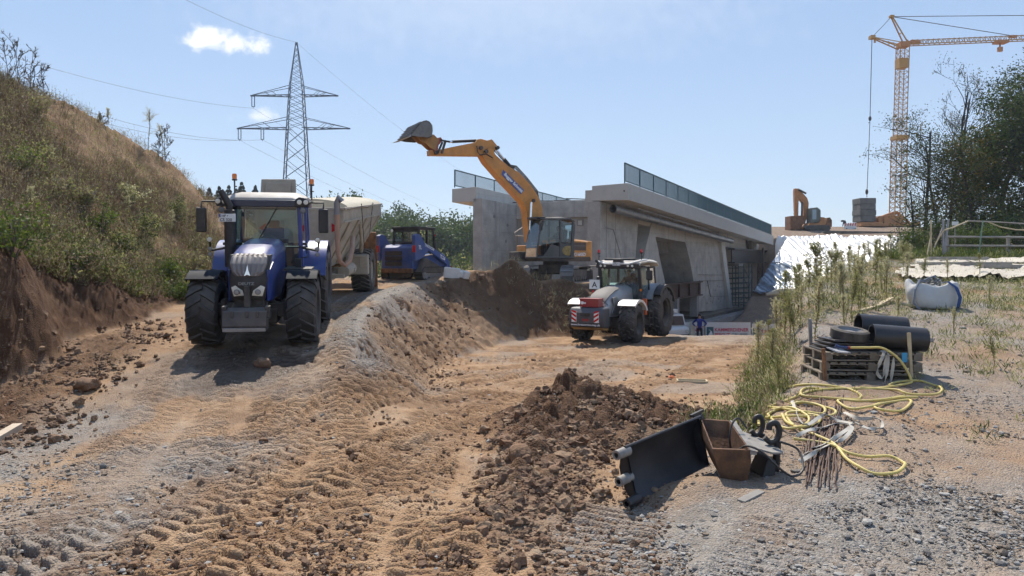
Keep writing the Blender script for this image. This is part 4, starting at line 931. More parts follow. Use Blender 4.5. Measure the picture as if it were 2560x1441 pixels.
# ---------------------------------------------------------------- orange excavator with its arm raised
EX, EY, EZ, EYAW = 2.05, 34.2, 1.92, R(28)
def ex(px, py, yl=0.0):                                     # photo pixel -> machine's own (x, z) in the boom plane
    q = (px-HX)/F; c, s = math.cos(EYAW), math.sin(EYAW)
    lx = (EY*q-EX+yl*(s+q*c))/(c-q*s); Y = EY+lx*s+yl*c
    return lx, CZ-EZ-(py-HY)/F*Y
def excavator():
    t = thing('excavator', 'orange tracked excavator with raised boom and upturned bucket in front of the bridge', 'excavator', (EX, EY, EZ), (0, 0, EYAW))
    und = R(-20)-EYAW
    e = bpy.data.objects.new('undercarriage', None); COL.objects.link(e); e.parent = t; e.rotation_euler = (0, 0, und)
    b = MB(); b.bb(-.6, .6, -.8, .8, .45, .85); b.lathe([(.8, .001), (.8, .6), (1.0, .6), (1.0, .001)], 24, 'Z'); b.bb(-1, 1, -.35, .35, .4, .65); b.build('car_body', M_CHAS, e, bevel=.03)
    for s in (-1, 1): crawler(e, s*1.0, 2.75, .36, .6, .42, M_STEEL, 42, grouser=.035, wheels=7)
    b = MB(); b.bb(-1.45, 1.1, -1.25, 1.25, 1.0, 1.22); b.build('deck', M_CHAS, t, bevel=.03)
    b = MB(); b.loft([[(x, -1.25*w, 1.2), (x, -1.25*w, z-.08), (x, -1.15*w, z), (x, 1.15*w, z), (x, 1.25*w, z-.08), (x, 1.25*w, 1.2)] for x, w, z in ((.0, 1, 2.02), (.7, 1, 1.98), (.95, 1, 1.95))]); b.build('engine_hood', M_ORANGE, t, ang=40)
    b = MB(); b.loft([[(x, -w, 1.05), (x, -w, 1.94), (x, w, 1.94), (x, w, 1.05)] for x, w in ((.95, 1.25), (1.15, 1.2), (1.35, 1.0), (1.45, .6))]); b.build('counterweight', M_ORANGE, t, bevel=.05)
    b = MB(); b.bb(.05, .85, -1.262, -1.2, 1.50, 1.86); b.bb(-.3, 1.1, -1.256, -1.2, 1.0, 1.16); b.build('side_grille', mat('brown_grille', (.085, .05, .035), .6, var=.2, dust=.2, dcol=DUST), t)
    b = MB(); b.bb(.1, .82, -1.27, -1.255, 1.70, 1.715); b.build('trim', M_STEEL, t)
    text('X160D', .21, M_WINK, t, (.12, -1.262, 1.25), (R(90), 0, 0), .003, off=.004, sx=1.15)
    b = MB(); b.tube([(.2, .2, 2.02), (.2, .2, 2.2), (.9, .2, 2.15), (.9, .2, 1.98)], .02, 6); b.tube([(.6, .6, 2.0), (.6, .6, 2.3)], .07, 8); b.build('hand_rail', M_CHAS, t)
    b = MB(); b.bb(-1.45, .1, .35, 1.2, 1.2, 1.75); b.build('tool_box', M_ORANGE, t, bevel=.04)
    b = MB(); b.tube([(-1.45, 1.1, 1.75), (-1.6, 1.1, 2.35), (-1.2, 1.1, 2.6), (-.6, 1.1, 2.6)], .022, 6); b.tube([(-1.55, 1.1, 2.2), (-1.0, 1.1, 2.2)], .02, 6); b.build('guard_rail', M_STEEL, t)
    b = MB(); b.bb(-1.9, -1.5, .15, 1.1, 1.0, 1.45); b.build('front_box', M_CHAS, t, bevel=.04)
    # cab
    b = MB(); x0, x1, y0, y1 = -1.78, .12, -1.28, -.28
    for y in (y0, y1):
        b.bar((x0+.02, y, 1.15), (x0+.14, y, 2.2), .07); b.bar((x0+.14, y, 2.2), (x0+.40, y, 2.88), .07); b.bar((-.55, y, 1.15), (-.55, y, 2.9), .1, .06); b.bar((.05, y, 1.15), (.15, y, 2.7), .16, .07); b.bar((x0+.40, y, 2.88), (.0, y, 2.92), .08); b.bar((0, y, 2.92), (.18, y, 2.7), .08); b.bar((x0, y, 1.17), (x1, y, 1.17), .1, .08)
    for x, z in ((x0+.40, 2.88), (x0, 1.17), (.18, 2.7)): b.bar((x, y0, z), (x, y1, z), .07)
    b.bb(-.5, .2, y0-.01, y0+.04, 1.12, 1.82); b.prism([(-1.5, 1.15), (-.55, 1.15), (-.55, 1.65), (-1.0, 1.78), (-1.35, 1.35)], (0, y0-.005, 0), (1, 0, 0), (0, 0, 1), (0, .04, 0)); b.bb(-1.3, .2, y0, y1, 1.15, 1.3)
    cab_o = b.build('cab_frame', mat('cab_dark', (.022, .024, .028), .4, var=.15, dust=.2, dcol=DUST, coat=.3), t, bevel=.015)
    b = MB(); b.loft([[(x, y0-.02, z), (x, y0+.1, z+.07), (x, y1-.1, z+.07), (x, y1+.02, z)] for x, z in ((x0+.2, 2.86), (-.6, 2.93), (.1, 2.88), (.25, 2.78))]); b.bb(x0+.05, x0+.5, y0+.05, y1-.05, 2.90, 2.98)
    for k in range(11): b.bb(-1.2+k*.11, -1.14+k*.11, y0+.25, y1-.25, 2.99, 3.02)
    b.build('cab_roof', M_BLACK, t, bevel=.02)
    def pane(nm, pts, m=glass_mat('tinted_glass', (.22, .31, .32), .08)):
        q = MB(); q.add(pts, [tuple(range(len(pts)))]); return q.build(nm, m, cab_o, smooth=False)
    pane('front_window', [(x0+.01, y0, 1.6), (x0+.01, y1, 1.6), (x0+.12, y1, 2.2), (x0+.38, y1, 2.86), (x0+.38, y0, 2.86), (x0+.12, y0, 2.2)])
    pane('lower_window', [(x0-.0, y0+.03, 1.2), (x0-.0, y1-.03, 1.2), (x0+.02, y1-.03, 1.58), (x0+.02, y0+.03, 1.58)])
    pane('door_window', [(x0+.1, y0+.0, 1.7), (-.6, y0, 1.85), (-.6, y0, 2.86), (x0+.42, y0, 2.84), (x0+.16, y0, 2.2)])
    pane('side_window', [(-.5, y0, 1.85), (.0, y0, 1.85), (.08, y0, 2.7), (-.5, y0, 2.84)]); pane('rear_window', [(.18, y0+.08, 1.9), (.18, y1-.08, 1.9), (.2, y1-.08, 2.68), (.2, y0+.08, 2.68)])
    b = MB(); b.ball((-.15, y0-.012, 1.48), .30, 8, (1, .05, .75)); b.build('dirt_patch', mat('ochre_sticker', (.30, .20, .06), .8, var=.4, scale=9, col2=(.42, .30, .10)), cab_o)
    sx = MB(); sx.bb(-.55, -.1, -1.0, -.55, 1.55, 1.7); sx.box((-.08, -.78, 2.05), (.14, .46, .75), (0, R(8), 0)); sx.bb(-1.2, -1.05, -.95, -.6, 1.3, 1.85); sx.build('seat', M_SEAT, t, bevel=.04)
    b = MB(); b.tube([(x0+.35, y0-.15, 2.82), (x0+.1, y0-.2, 2.75)], .02, 6); b.box((x0+.1, y0-.2, 2.55), (.08, .18, .36)); b.build('mirror', M_BLACK, t, bevel=.02)
    # boom, arm and bucket, profiles in the boom plane
    yb = .15; hw = .27
    def plate(nm, pix, m, w=hw, yc=yb, par=t, bev=.02):
        pl = [ex(px, py, yc) for px, py in pix]; q = MB(); q.prism(pl, (0, yc-w, 0), (1, 0, 0), (0, 0, 1), (0, 2*w, 0)); return q.build(nm, m, par, bevel=bev)
    boom = plate('boom', [(1199.5, 391), (1209, 408), (1245, 449), (1282, 488), (1300, 507), (1308, 524), (1311, 552), (1318, 606), (1340, 606), (1351, 552), (1349, 521), (1340, 494), (1319, 463), (1291, 433), (1264, 417), (1233, 390), (1228, 379), (1214, 372)], M_ORANGE)
    arm = plate('stick', [(1071, 390), (1070, 377), (1099, 375), (1123, 370), (1184, 358), (1190, 350), (1199, 349), (1213, 353), (1225.5, 350), (1241, 368.5), (1238, 374), (1224, 382), (1214, 392), (1196, 391.5)], M_ORANGE, .19)
    for px, py in ((1209, 381), (1196, 372), (1326, 503), (1237, 372), (1085, 384)):
        x_, z_ = ex(px, py, yb); MB().tube([(x_, yb-.34, z_), (x_, yb+.34, z_)], .085, 14).build('pin', M_CHAS, boom, bevel=.01)
    b = MB()
    for px, py, qx, qy in ((1228, 402, 1206, 398), (1281, 452, 1252, 455), (1322, 497, 1303, 509), (1350, 545, 1311, 545)):
        a_, c_ = ex(px, py, yb), ex(qx, qy, yb); b.bar((a_[0], yb-hw-.003, a_[1]), (c_[0], yb-hw-.003, c_[1]), .022, .01)
    b.build('weld_seam', mat('weld_brown', (.30, .12, .03), .6, var=.3), boom)
    sgn = plate('name_board', [(1258, 425), (1310, 476), (1302, 486), (1254, 437)], M_BLUE, .012, yb-hw-.02, boom, 0)
    p0 = Vector((*ex(1259.5, 437, yb-hw-.035),)); p1 = Vector((*ex(1304, 482.5, yb-hw-.035),)); d = p1-p0
    tx = text('Bagger Schmitt', .30, M_WINK, sgn, (p0.x, yb-hw-.036, p0.y), (R(90), -math.atan2(d.y, d.x)*1.0, 0), .003, off=.008)
    wtx = max(v.co.x for v in tx.data.vertices); k = d.length/wtx; tx.scale = (k, k, 1)
    def rod(nm, a, bb, mid, r0, r1, y, m0=M_BLACK, m1=M_CHROME, par=t):
        A = Vector((ex(*a, y)[0], y, ex(*a, y)[1])); B = Vector((ex(*bb, y)[0], y, ex(*bb, y)[1])); Mx = A.lerp(B, mid)
        o = MB().tube([A, Mx], r0, 12).build(nm, m0, par); MB().tube([Mx, B], r1, 10).build('piston', m1, o)
    for yy in (yb-.42, yb+.42): rod('boom_cylinder', (1322, 625), (1328, 506), .35, .085, .055, yy, M_ORANGE)
    rod('arm_cylinder', (1306, 455), (1238, 371), .68, .085, .05, yb)
    rod('bucket_cylinder', (1190, 352), (1124, 355), .9, .065, .05, yb)
    b = MB()
    for yy in (yb-.2, yb+.2):
        for (a, c) in (((1104, 384), (1113, 355)), ((1094, 384), (1106, 356)), ((1100, 351), (1124, 355))):
            A = ex(*a, yy); C = ex(*c, yy); b.bar((A[0], yy, A[1]), (C[0], yy, C[1]), .09, .07)
    b.build('bucket_link', M_CHAS, t)
    plate('quick_coupler', [(1079, 342), (1089, 347), (1097, 345), (1103, 352), (1092, 366), (1090, 381), (1079, 381), (1072, 362)], M_COUPL, .22, yb, t)
    b = MB()
    for k in range(4):
        o_ = .1-k*.06; P_ = [ex(px, py, yb) for px, py in ((1228, 380), (1245, 396+k*4), (1262, 418+k*2), (1285, 428), (1310, 455), (1338, 490), (1349, 530))]
        b.tube([(p[0]+.06*k*(1 if 0 < i < 6 else .3), yb-.12+k*.07, p[1]+.10+.05*k) for i, p in enumerate(P_)], .02, 6)
    P_ = [ex(px, py, yb-.3) for px, py in ((1192, 365), (1194, 380), (1200, 388), (1215, 385), (1232, 395))]; b.tube([(p[0], yb-.3, p[1]) for p in P_], .025, 6)
    b.build('hydraulic_hose', M_BLACK, t)
    # bucket: curved shell plus side plates
    yA, yB = yb-.78, yb+.78
    prof = [(1026, 338), (1036, 325), (1048, 310), (1057, 303), (1066, 301), (1075, 305), (1081, 314), (1082, 327), (1080, 340)]
    pr = [ex(px, py, yA) for px, py in prof]; pi = [(p[0]*.97+.03*pr[4][0], p[1]-.035) for p in pr]
    b = MB(); secs = [[(p[0], y, p[1]) for p in pr]+[(p[0], y, p[1]) for p in reversed(pi)] for y in (yA, yB)]; b.loft(secs)
    for y in (yA, yB-.025):
        b.prism(pr+[ex(1070, 344, yA), ex(1045, 342, yA)], (0, y, 0), (1, 0, 0), (0, 0, 1), (0, .025, 0))
    bk = b.build('bucket', mat('worn_bucket', (.16, .155, .15), .5, .5, var=.3, scale=6, dust=.3, dcol=(.3, .2, .1)), t, ang=45)
    b = MB()
    for k in np.linspace(.04, .86, 6):
        i = k*3; j = int(i); f_ = i-j; p = Vector(pr[j]).lerp(Vector(pr[j+1]), f_); b.bar((p.x-.012, yA, p.y+.01), (p.x-.012, yB, p.y+.01), .075, .03)
    b.build('wear_strip', M_STEEL, bk)
    lp = ex(1010, 345, yA); q0 = pr[0]
    MB().prism([(q0[0], q0[1]), (lp[0], lp[1]), (q0[0]+.04, q0[1]-.06)], (0, yA-.02, 0), (1, 0, 0), (0, 0, 1), (0, yB-yA+.04, 0)).build('cutting_edge', M_STEEL, bk)
    pl = [ex(px, py, yb) for px, py in ((1034, 341), (1079, 339), (1092, 352), (1082, 378), (1071, 372), (1058, 360), (1050, 358))]
    b = MB()
    for yy in (yb-.26, yb+.2): b.prism(pl, (0, yy, 0), (1, 0, 0), (0, 0, 1), (0, .05, 0))
    b.build('bucket_ear', mat('ochre_paint', (.38, .19, .05), .6, var=.3, dust=.3, dcol=DUST), bk)
excavator()

# ---------------------------------------------------------------- the bridge
def conc(name, c, v=.12):
    m = mat(name, c, .85, var=v, scale=1.1, bump=.15, bscale=14, dust=.2, dcol=(.27, .25, .225)); t = m.node_tree; L = t.links.new; b = t.nodes['Principled BSDF']
    base = b.inputs['Base Color'].links[0].from_socket; tc = N(t, 'ShaderNodeTexCoord'); mp = N(t, 'ShaderNodeMapping'); mp.inputs['Scale'].default_value = (2.2, 2.2, .13); L(tc.outputs['Object'], mp.inputs[0])
    n = N(t, 'ShaderNodeTexNoise', i_Scale=1.0, i_Detail=6.0, i_Roughness=.65); L(mp.outputs[0], n.inputs['Vector']); r = N(t, 'ShaderNodeMapRange'); L(n.outputs[0], r.inputs[0]); r.inputs[1].default_value = .48; r.inputs[2].default_value = .78; r.inputs[3].default_value = 0; r.inputs[4].default_value = .55   # drip stains
    sp = N(t, 'ShaderNodeSeparateXYZ'); L(tc.outputs['Object'], sp.inputs[0]); acc = None
    for i, per in ((0, 2.45), (1, 2.45), (2, 1.22)):                 # shutter board joints
        q = N(t, 'ShaderNodeMath', operation='PINGPONG'); L(sp.outputs[i], q.inputs[0]); q.inputs[1].default_value = per/2
        w = N(t, 'ShaderNodeMath', operation='LESS_THAN'); L(q.outputs[0], w.inputs[0]); w.inputs[1].default_value = .014
        if acc is None: acc = w.outputs[0]
        else: a = N(t, 'ShaderNodeMath', operation='MAXIMUM'); L(acc, a.inputs[0]); L(w.outputs[0], a.inputs[1]); acc = a.outputs[0]
    k = N(t, 'ShaderNodeMath', operation='MULTIPLY'); L(acc, k.inputs[0]); k.inputs[1].default_value = .35; mxx = N(t, 'ShaderNodeMath', operation='MAXIMUM'); L(k.outputs[0], mxx.inputs[0]); L(r.outputs[0], mxx.inputs[1])
    mx = N(t, 'ShaderNodeMixRGB'); L(mxx.outputs[0], mx.inputs[0]); L(base, mx.inputs[1]); mx.inputs[2].default_value = (*[q*.45 for q in c], 1); L(mx.outputs[0], b.inputs['Base Color'])
    return m
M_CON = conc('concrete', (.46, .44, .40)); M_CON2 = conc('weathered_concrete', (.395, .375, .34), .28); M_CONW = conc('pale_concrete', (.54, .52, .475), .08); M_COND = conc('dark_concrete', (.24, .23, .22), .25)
M_RAIL = mat('railing_teal', (.035, .085, .105), .45, .2, var=.1)
BR = Vector((6.68, 42.0, 0)); BYAW = math.atan2(.861, .508)
def bridge():
    t = thing('bridge', 'unfinished grey concrete road bridge with railings on both edges', 'bridge', BR, (0, 0, BYAW))
    zt = lambda u, v=0: 7.43-.0423*u+.028*v
    Lb = 41.6; Wd = 12.36
    # superstructure: section across v lofted along u
    def sec(u):
        z = zt(u)
        return [(u, 0, z-.97), (u, 0, z), (u, .45, z+.01), (u, 1.9, z+.03), (u, 2.1, z-.12), (u, 10.3, z+.12), (u, 10.46, z+.34), (u, Wd, z+.36), (u, Wd, z-.6), (u, Wd-.5, z-.66), (u, Wd-1.75, z-.5), (u, Wd-1.75, z-1.5), (u, 1.78, z-1.75), (u, 1.78, z-.78), (u, .5, z-1.0)]
    b = MB(); b.loft([sec(u) for u in np.linspace(6.2, Lb, 12)]); b.build('deck', M_CONW, t, ang=20)
    for nm, v0, v1, z0 in (('edge_beam', 0, 2.28, 0), ('edge_beam', Wd-1.9, Wd, .33)):
        b = MB(); secs = []
        for u in (0, 6.2):
            z = zt(u)+z0; secs.append([(u, v0, z-.97), (u, v0, z), (u, v1, z-.05), (u, v1, z-.93)])
        b.loft(secs); b.build(nm, M_CONW, t, bevel=.02)
    b = MB()
    for (v, z) in ((.25, 6.98), (1.5, 7.05), (1.0, 6.9)): b.tube([(-.012, v, z), (.05, v, z)], .05 if v < .5 else .02, 8)
    b.build('drain_hole', M_INK, t)
    # wing walls of the near abutment
    b = MB(); b.prism([(0, 1.8), (.0, 6.46), (6.4, 6.2), (6.4, -2.4), (.9, -2.4)][:0] or [(0, -2.4), (0, 6.45), (6.4, 6.2), (5.6, 2.5), (5.35, -2.4)], (0, 1.76, 0), (1, 0, 0), (0, 0, 1), (0, .8, 0)); b.build('wing_wall', M_CON2, t, bevel=.02)
    b = MB(); b.bar((.75, 1.75, 4.95), (2.0, 1.75, 4.85), .03); b.bar((2.0, 1.75, 4.85), (4.4, 1.75, 1.6), .04); b.bb(.9, .93, 1.745, 1.76, -2, 6.4); b.bb(2.3, 2.33, 1.745, 1.76, -2, 6.4); b.build('wall_joint', M_COND, t)
    b = MB(); b.prism([(.0, -1.5), (.0, 7.0), (6.3, 6.75), (6.3, -1.5)], (0, 10.0, 0), (1, 0, 0), (0, 0, 1), (0, .7, 0)); b.build('wing_wall', M_CON2, t, bevel=.02)
    b = MB()
    for (u, z) in ((1.5, 5.9), (3.2, 5.4), (3.0, 4.3)): b.tube([(u, 10.03, z), (u, 9.985, z)], .12, 10)
    b.build('form_hole', M_COND, t)
    # back wall between the wings, its ledge and square pockets
    b = MB(); b.bb(4.6, 5.4, 2.56, 9.995, -1.5, 5.85); b.bb(4.35, 5.4, 2.56, 9.995, 5.85, 6.98); b.bb(.6, 5.4, 2.30, 3.0, 5.9, 7.2); b.build('back_wall', M_CON2, t, bevel=.02)
    for (v, z) in ((3.4, 5.55), (4.1, 5.5), (5.2, 5.5), (6.3, 5.5), (3.6, 4.2), (4.3, 4.2), (7.6, 5.55), (8.8, 5.6), (6.6, 4.2), (8.9, 4.2)):
        b = MB()
        for (a, c, d, e) in ((-.22, .22, -.22, -.15), (-.22, .22, .15, .22), (-.22, -.15, -.15, .15), (.15, .22, -.15, .15)): b.bb(4.53, 4.6, v+a, v+c, z+d, z+e)
        fr = b.build('anchor_pocket', M_COND, t); MB().bb(4.57, 4.595, v-.15, v+.15, z-.15, z+.15).build('plug', M_CONW, fr)
    b = MB()
    for v, l in ((3.5, .8), (4.4, 1.9), (6, 1.2), (7.2, 2.4), (9, 1.5)): b.bar((4.5, v, 7.01), (4.7, v+l, 7.06+.1*(l > 1.6)), .06)
    b.build('timber', M_CHAS, t)
    # recess walls with under-deck shade put into dark concrete, slanted leg and portals
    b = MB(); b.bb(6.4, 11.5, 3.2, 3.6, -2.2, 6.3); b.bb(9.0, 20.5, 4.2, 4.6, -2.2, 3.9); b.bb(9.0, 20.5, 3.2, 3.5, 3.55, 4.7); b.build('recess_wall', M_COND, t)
    b = MB(); b.prism([(5.6, -2.2), (6.5, 2.2), (7.6, 4.0), (8.7, 5.6), (11.2, 5.55), (9.4, 4.7), (10.3, 3.2), (11.4, 1.5), (12.6, -2.2)], (0, 1.7, 0), (1, 0, 0), (0, 0, 1), (0, 9.8, 0)); b.build('leg', M_CON, t, ang=30)
    b = MB(); b.prism([(9.0, 5.8), (40, 4.45), (40, 4.1), (27, 4.3), (16.6, 4.42), (9.3, 4.66)], (0, 1.73, 0), (1, 0, 0), (0, 0, 1), (0, 9.8, 0)); b.build('girder', M_CON, t)
    b = MB(); b.prism([(16.2, 4.5), (16.7, 4.0), (17.6, 2.9), (18.6, 1.2), (20.0, -1.2), (29.6, -1.6), (26.9, 4.5), (26.2, 4.6)], (0, 1.72, 0), (1, 0, 0), (0, 0, 1), (0, 9.6, 0)); pw = b.build('pier_wall', M_CON2, t, ang=30)
    b = MB(); b.prism([(25.9, 4.62), (27.2, 4.6), (30.2, -1.62), (29.2, -1.6)], (0, 1.45, 0), (1, 0, 0), (0, 0, 1), (0, .3, 0)); b.build('pier_edge', M_CONW, t)
    b = MB(); b.bar((20.0, 1.69, 1.35), (27.6, 1.69, 1.20), .05); b.bar((19.9, 1.69, 1.85), (27.4, 1.69, 1.70), .05); b.bar((22.4, 1.69, 1.3), (23.4, 1.69, -.1), .06); b.bar((23.4, 1.69, -.1), (28.0, 1.69, -.25), .05); b.build('crack', M_COND, pw)
    b = MB(); r2 = random.Random(4)
    for k in range(16): b.tube([(r2.uniform(21, 27.5), 1.70, z_) for z_ in ((lambda q: (q, q))(r2.uniform(-.8, 1.0)))][:0] or [(0, 0, -50), (0, 0, -50.01)], .01, 3) if False else None
    for k in range(16):
        u, z = r2.uniform(21, 27.5), r2.uniform(-.8, 1.0); b.tube([(u, 1.735, z), (u, 1.695, z)], .07, 8)
    b.build('tie_hole', M_COND, pw)
    b = MB(); b.bb(39.0, 42.5, 1.72, 12.0, -2.3, 4.8); b.build('far_abutment', M_CONW, t, bevel=.02)
    b = MB(); b.bb(9.0, 44.0, -.4, 12.5, -2.6, -1.62); b.build('footing', M_COND, t, bevel=.04)
    b = MB(); b.bb(17.5, 31.0, .6, 12.0, -1.62, -1.38)
    b.build('bearing_strip', M_CHAS, t)
    # railings
    for (v, z0) in ((.22, 0), (Wd-.22, .36)):
        e = bpy.data.objects.new('railing', None); COL.objects.link(e); e.parent = t
        n = 17; pl = Lb/n
        for k in range(n+1):
            u = k*pl; z = zt(u)+z0; b = MB(); b.bb(u-.03, u+.03, v-.03, v+.03, z, z+1.13); b.build('post', M_RAIL, e, smooth=False)
        for nm, h, w in (('hand_rail', 1.16, .09), ('bottom_rail', .14, .045)):
            b = MB(); b.bar((0, v, zt(0)+z0+h), (Lb, v, zt(Lb)+z0+h), w, .06); b.build(nm, M_RAIL, e, smooth=False)
        b = MB()
        for u in np.arange(.12, Lb, .128):
            z = zt(u)+z0; b.bar((u, v, z+.14), (u, v, z+1.14), .022, .030)
        b.build('bars', M_RAIL, e, smooth=False)
    return t
BT = bridge()
def bl(u, v, z):                                            # bridge coordinates -> world
    c, s = math.cos(BYAW), math.sin(BYAW); return Vector((BR.x+u*c-v*s, BR.y+u*s+v*c, z))
def at_bridge(name, label, cat, group=None): return thing(name, label, cat, BR, (0, 0, BYAW), group)
# drain pipe slung under the edge
t = at_bridge('drain_pipe', 'long grey metal drain pipe slung under the right bridge edge', 'pipe')
b = MB(); n = 28; us = np.linspace(-.1, 27.6, n); z_ = lambda u: 5.97-.0431*u
prof = []
b.tube([(u, .9, z_(u)) for u in us], .235, 18, caps=False); b.tube([(u, .9, z_(u)) for u in us], .20, 18, caps=False)
b.build('pipe', mat('galvanised', (.20, .205, .21), .42, .5, var=.2, scale=2, dust=.3, dcol=(.3, .27, .23)), t)
for u in np.linspace(2.6, 27, 11): MB().tube([(u, .9, z_(u)), (u+.10, .9, z_(u+.1))], .26, 16).build('pipe_collar', M_STEEL, t)
for u in np.linspace(1.6, 26, 9): MB().bar((u, .9, z_(u)+.2), (u, .9, 7.43-.0423*u-.9), .03).build('hanger', M_STEEL, t)
MB().bar((3, .55, 6.15), (19, .55, 5.45), .05).build('side_rod', M_STEEL, t)
# steel beams and shoring under the far span
t = at_bridge('steel_beam', 'rust brown steel beam lying across the dark portal of the bridge', 'beam', 'steel beams by the bridge')
b = MB(); b.bb(10.2, 18.8, 1.05, 1.45, 1.25, 1.35); b.bb(10.2, 18.8, 1.05, 1.45, .2, .3); b.bb(10.2, 18.8, 1.22, 1.28, .3, 1.25)
for u in (10.6, 13, 15.5, 18): b.bb(u, u+.06, 1.08, 1.42, .3, 1.25)
b.build('web', mat('brown_steel', (.055, .03, .022), .75, var=.35, scale=4, dust=.2, dcol=(.2, .1, .06)), t); b = MB(); b.bb(12, 12.6, 1.0, 1.6, -1.4, .2); b.bb(17, 17.6, 1.0, 1.6, -1.4, .2); b.build('support', M_COND, t)
t = at_bridge('steel_beam', 'dark steel girder carried by the shoring tower and reaching past the bridge end', 'beam', 'steel beams by the bridge')
b = MB(); b.bb(29.0, 44.5, 1.0, 1.6, 4.02, 4.16); b.bb(29.0, 44.5, 1.0, 1.6, 2.75, 2.89); b.bb(29.0, 44.5, 1.25, 1.35, 2.89, 4.02); b.build('web', mat('dark_steel', (.022, .020, .022), .6, var=.3), t)
b = MB(); b.bb(40.6, 41.0, .8, 1.0, 2.3, 4.4); b.bb(36.8, 38.0, 1.2, 1.6, 4.16, 5.1); b.build('packing', mat('old_timber', (.13, .11, .085), .9, var=.3), t)
t = at_bridge('shoring_tower', 'blue grey scaffold shoring tower under the dark girder', 'scaffold')
b = MB(); M_SCAF = mat('scaffold_green', (.05, .09, .10), .5, .3, var=.2)
for u in (30.5, 32.6, 34.7, 36.0):
    for v in (1.0, 2.6): b.tube([(u, v, -1.5), (u, v, 2.7)], .05, 6)
    for z in np.arange(-1.2, 2.6, .5): b.tube([(u, 1.0, z), (u, 2.6, z)], .03, 5)
b.build('post', M_SCAF, t); b = MB()
for z in np.arange(-1.2, 2.7, .5):
    for v in (1.0, 2.6): b.tube([(30.5, v, z), (36.0, v, z)], .03, 5)
for z in (-1.2, .3, 1.3): b.tube([(30.5, 1.0, z), (32.6, 1.0, z+1)], .025, 5); b.tube([(32.6, 1, z+1), (34.7, 1, z)], .025, 5); b.tube([(34.7, 1, z), (36, 1, z+1)], .025, 5)
b.build('brace', M_SCAF, t); b = MB()
for u in (30.5, 32.6, 34.7, 36.0):
    for z in np.arange(-1.2, 2.6, .5): b.box((u, .93, z), (.14, .06, .09))
b.build('coupling', M_STEEL, t); b = MB(); b.bb(30.2, 36.3, .8, 2.8, -1.62, -1.5); b.bb(30.2, 31.9, .9, 2.6, 2.5, 2.72); b.build('sole_plate', M_COND, t)
t = at_bridge('heavy_prop', 'tall dark ladder shaped heavy duty prop in front of the far abutment', 'prop')
b = MB(); M_PROP = mat('prop_dark', (.02, .022, .026), .5, var=.2)
for v in (-.22, .22): b.bb(38.2+v-.05, 38.2+v+.05, .8, .92, -.7, 2.0)
for z in np.arange(-.7, 2.1, .386): b.bb(37.98, 38.42, .8, .92, z-.06, z+.06)
for (z, k) in ((2.0, 1), (-.7, -1)): b.prism([(-.27, 0), (.27, 0), (.08, k*.45), (-.08, k*.45)], (38.2, .8, z), (1, 0, 0), (0, 0, 1), (0, .12, 0)); b.bb(38.15, 38.25, .82, .90, min(z+k*.4, z+k*.75), max(z+k*.4, z+k*.75))
b.build('mast', M_PROP, t); b = MB(); b.bb(37.7, 38.7, .6, 1.2, -1.62, -1.45); b.build('foot_plate', M_PROP, t)
b = MB(); b.bar((40.6, .85, 2.4), (39.4, .8, .4), .16); b.build('raker', M_PROP, t)
t = at_bridge('formwork', 'brown plywood formwork panel propped by the far abutment', 'formwork')
b = MB(); b.bb(42.6, 46.5, .9, 1.0, -1.9, .35); b.build('plywood', mat('plywood', (.34, .27, .20), .8, var=.2, scale=2), t)
b = MB(); b.bar((42.4, .6, 0), (43.6, .2, -2.1), .08); b.bar((41.9, .85, .2), (41.9, .85, -2.0), .06)
for u in (42.8, 44.5, 46.3): b.bb(u-.05, u+.05, 1.0, 1.12, -1.9, .35)
b.build('strut', M_STEEL, t)

# ---------------------------------------------------------------- banners, small white truck beyond the berm
for i, (p0, p1, lb) in enumerate(((1880, 1990, 'white banner half hidden by the weeds, right of the fully readable one'), (1764, 1876, 'white banner reading KAMMERDIENER PEEGUT GRUPPE, the fully readable one'), (1650, 1759, 'white banner partly covered by the standing worker and the white truck'))):
    Y = 46.5+i*.35; A = P(p0, 806+(0 if i else 4), Y); B = P(p1, 809+(0 if i else 5), Y-.15); zb = -2.02; d = (B-A); L = math.hypot(d.x, d.y)
    t = thing('fence_banner', lb, 'banner', (A.x, A.y, zb), (0, 0, math.atan2(d.y, d.x)), 'printed banners on the site fence'); h = A.z-zb
    pn = MB().bb(0, L, -.01, .01, .08, h).build('panel', mat('banner_white', (.62, .62, .61), .5, var=.05, scale=1.5), t)
    b = MB(); b.bb(.06, .50, -.016, -.012, h-.90, h-.30); lg = b.build('logo', mat('logo_teal', (.02, .10, .13), .5, var=.05), pn)
    b = MB(); b.prism([(.06, 0), (.16, .18), (.26, .32), (.17, .40), (.10, .44), (.22, .40), (.34, .30), (.42, 0)], (.06, -.018, h-.90), (1, 0, 0), (0, 0, 1), (0, -.003, 0)); b.build('logo_road', M_WINK, lg)
    mr = mat('banner_red', (.50, .03, .09), .5, var=.05); mg = mat('banner_grey', (.22, .26, .30), .5, var=.05)
    for (s, m, x, z, wmax) in (('KAMMERDIENER', mr if i else mr, .56, h-.58, L-.66), ('PEEGUT', mr, .56, h-.90, (L-.7)*.46), ('GRUPPE', mg, .56+(L-.7)*.5, h-.90, (L-.7)*.48)):
        tx = text(s, .30, m, pn, (x, -.014, z), (R(90), 0, 0), .002, off=.008); wv = max(v.co.x for v in tx.data.vertices); tx.scale = (wmax/wv, 1, 1)
    b = MB()
    for x in (0, L): b.tube([(x, .03, 0), (x, .03, h+.05)], .022, 6)
    b.build('post', M_STEEL, t); b = MB(); b.bb(-.35, .35, -.1, .1, 0, .08); b.build('foot', M_COND, t)
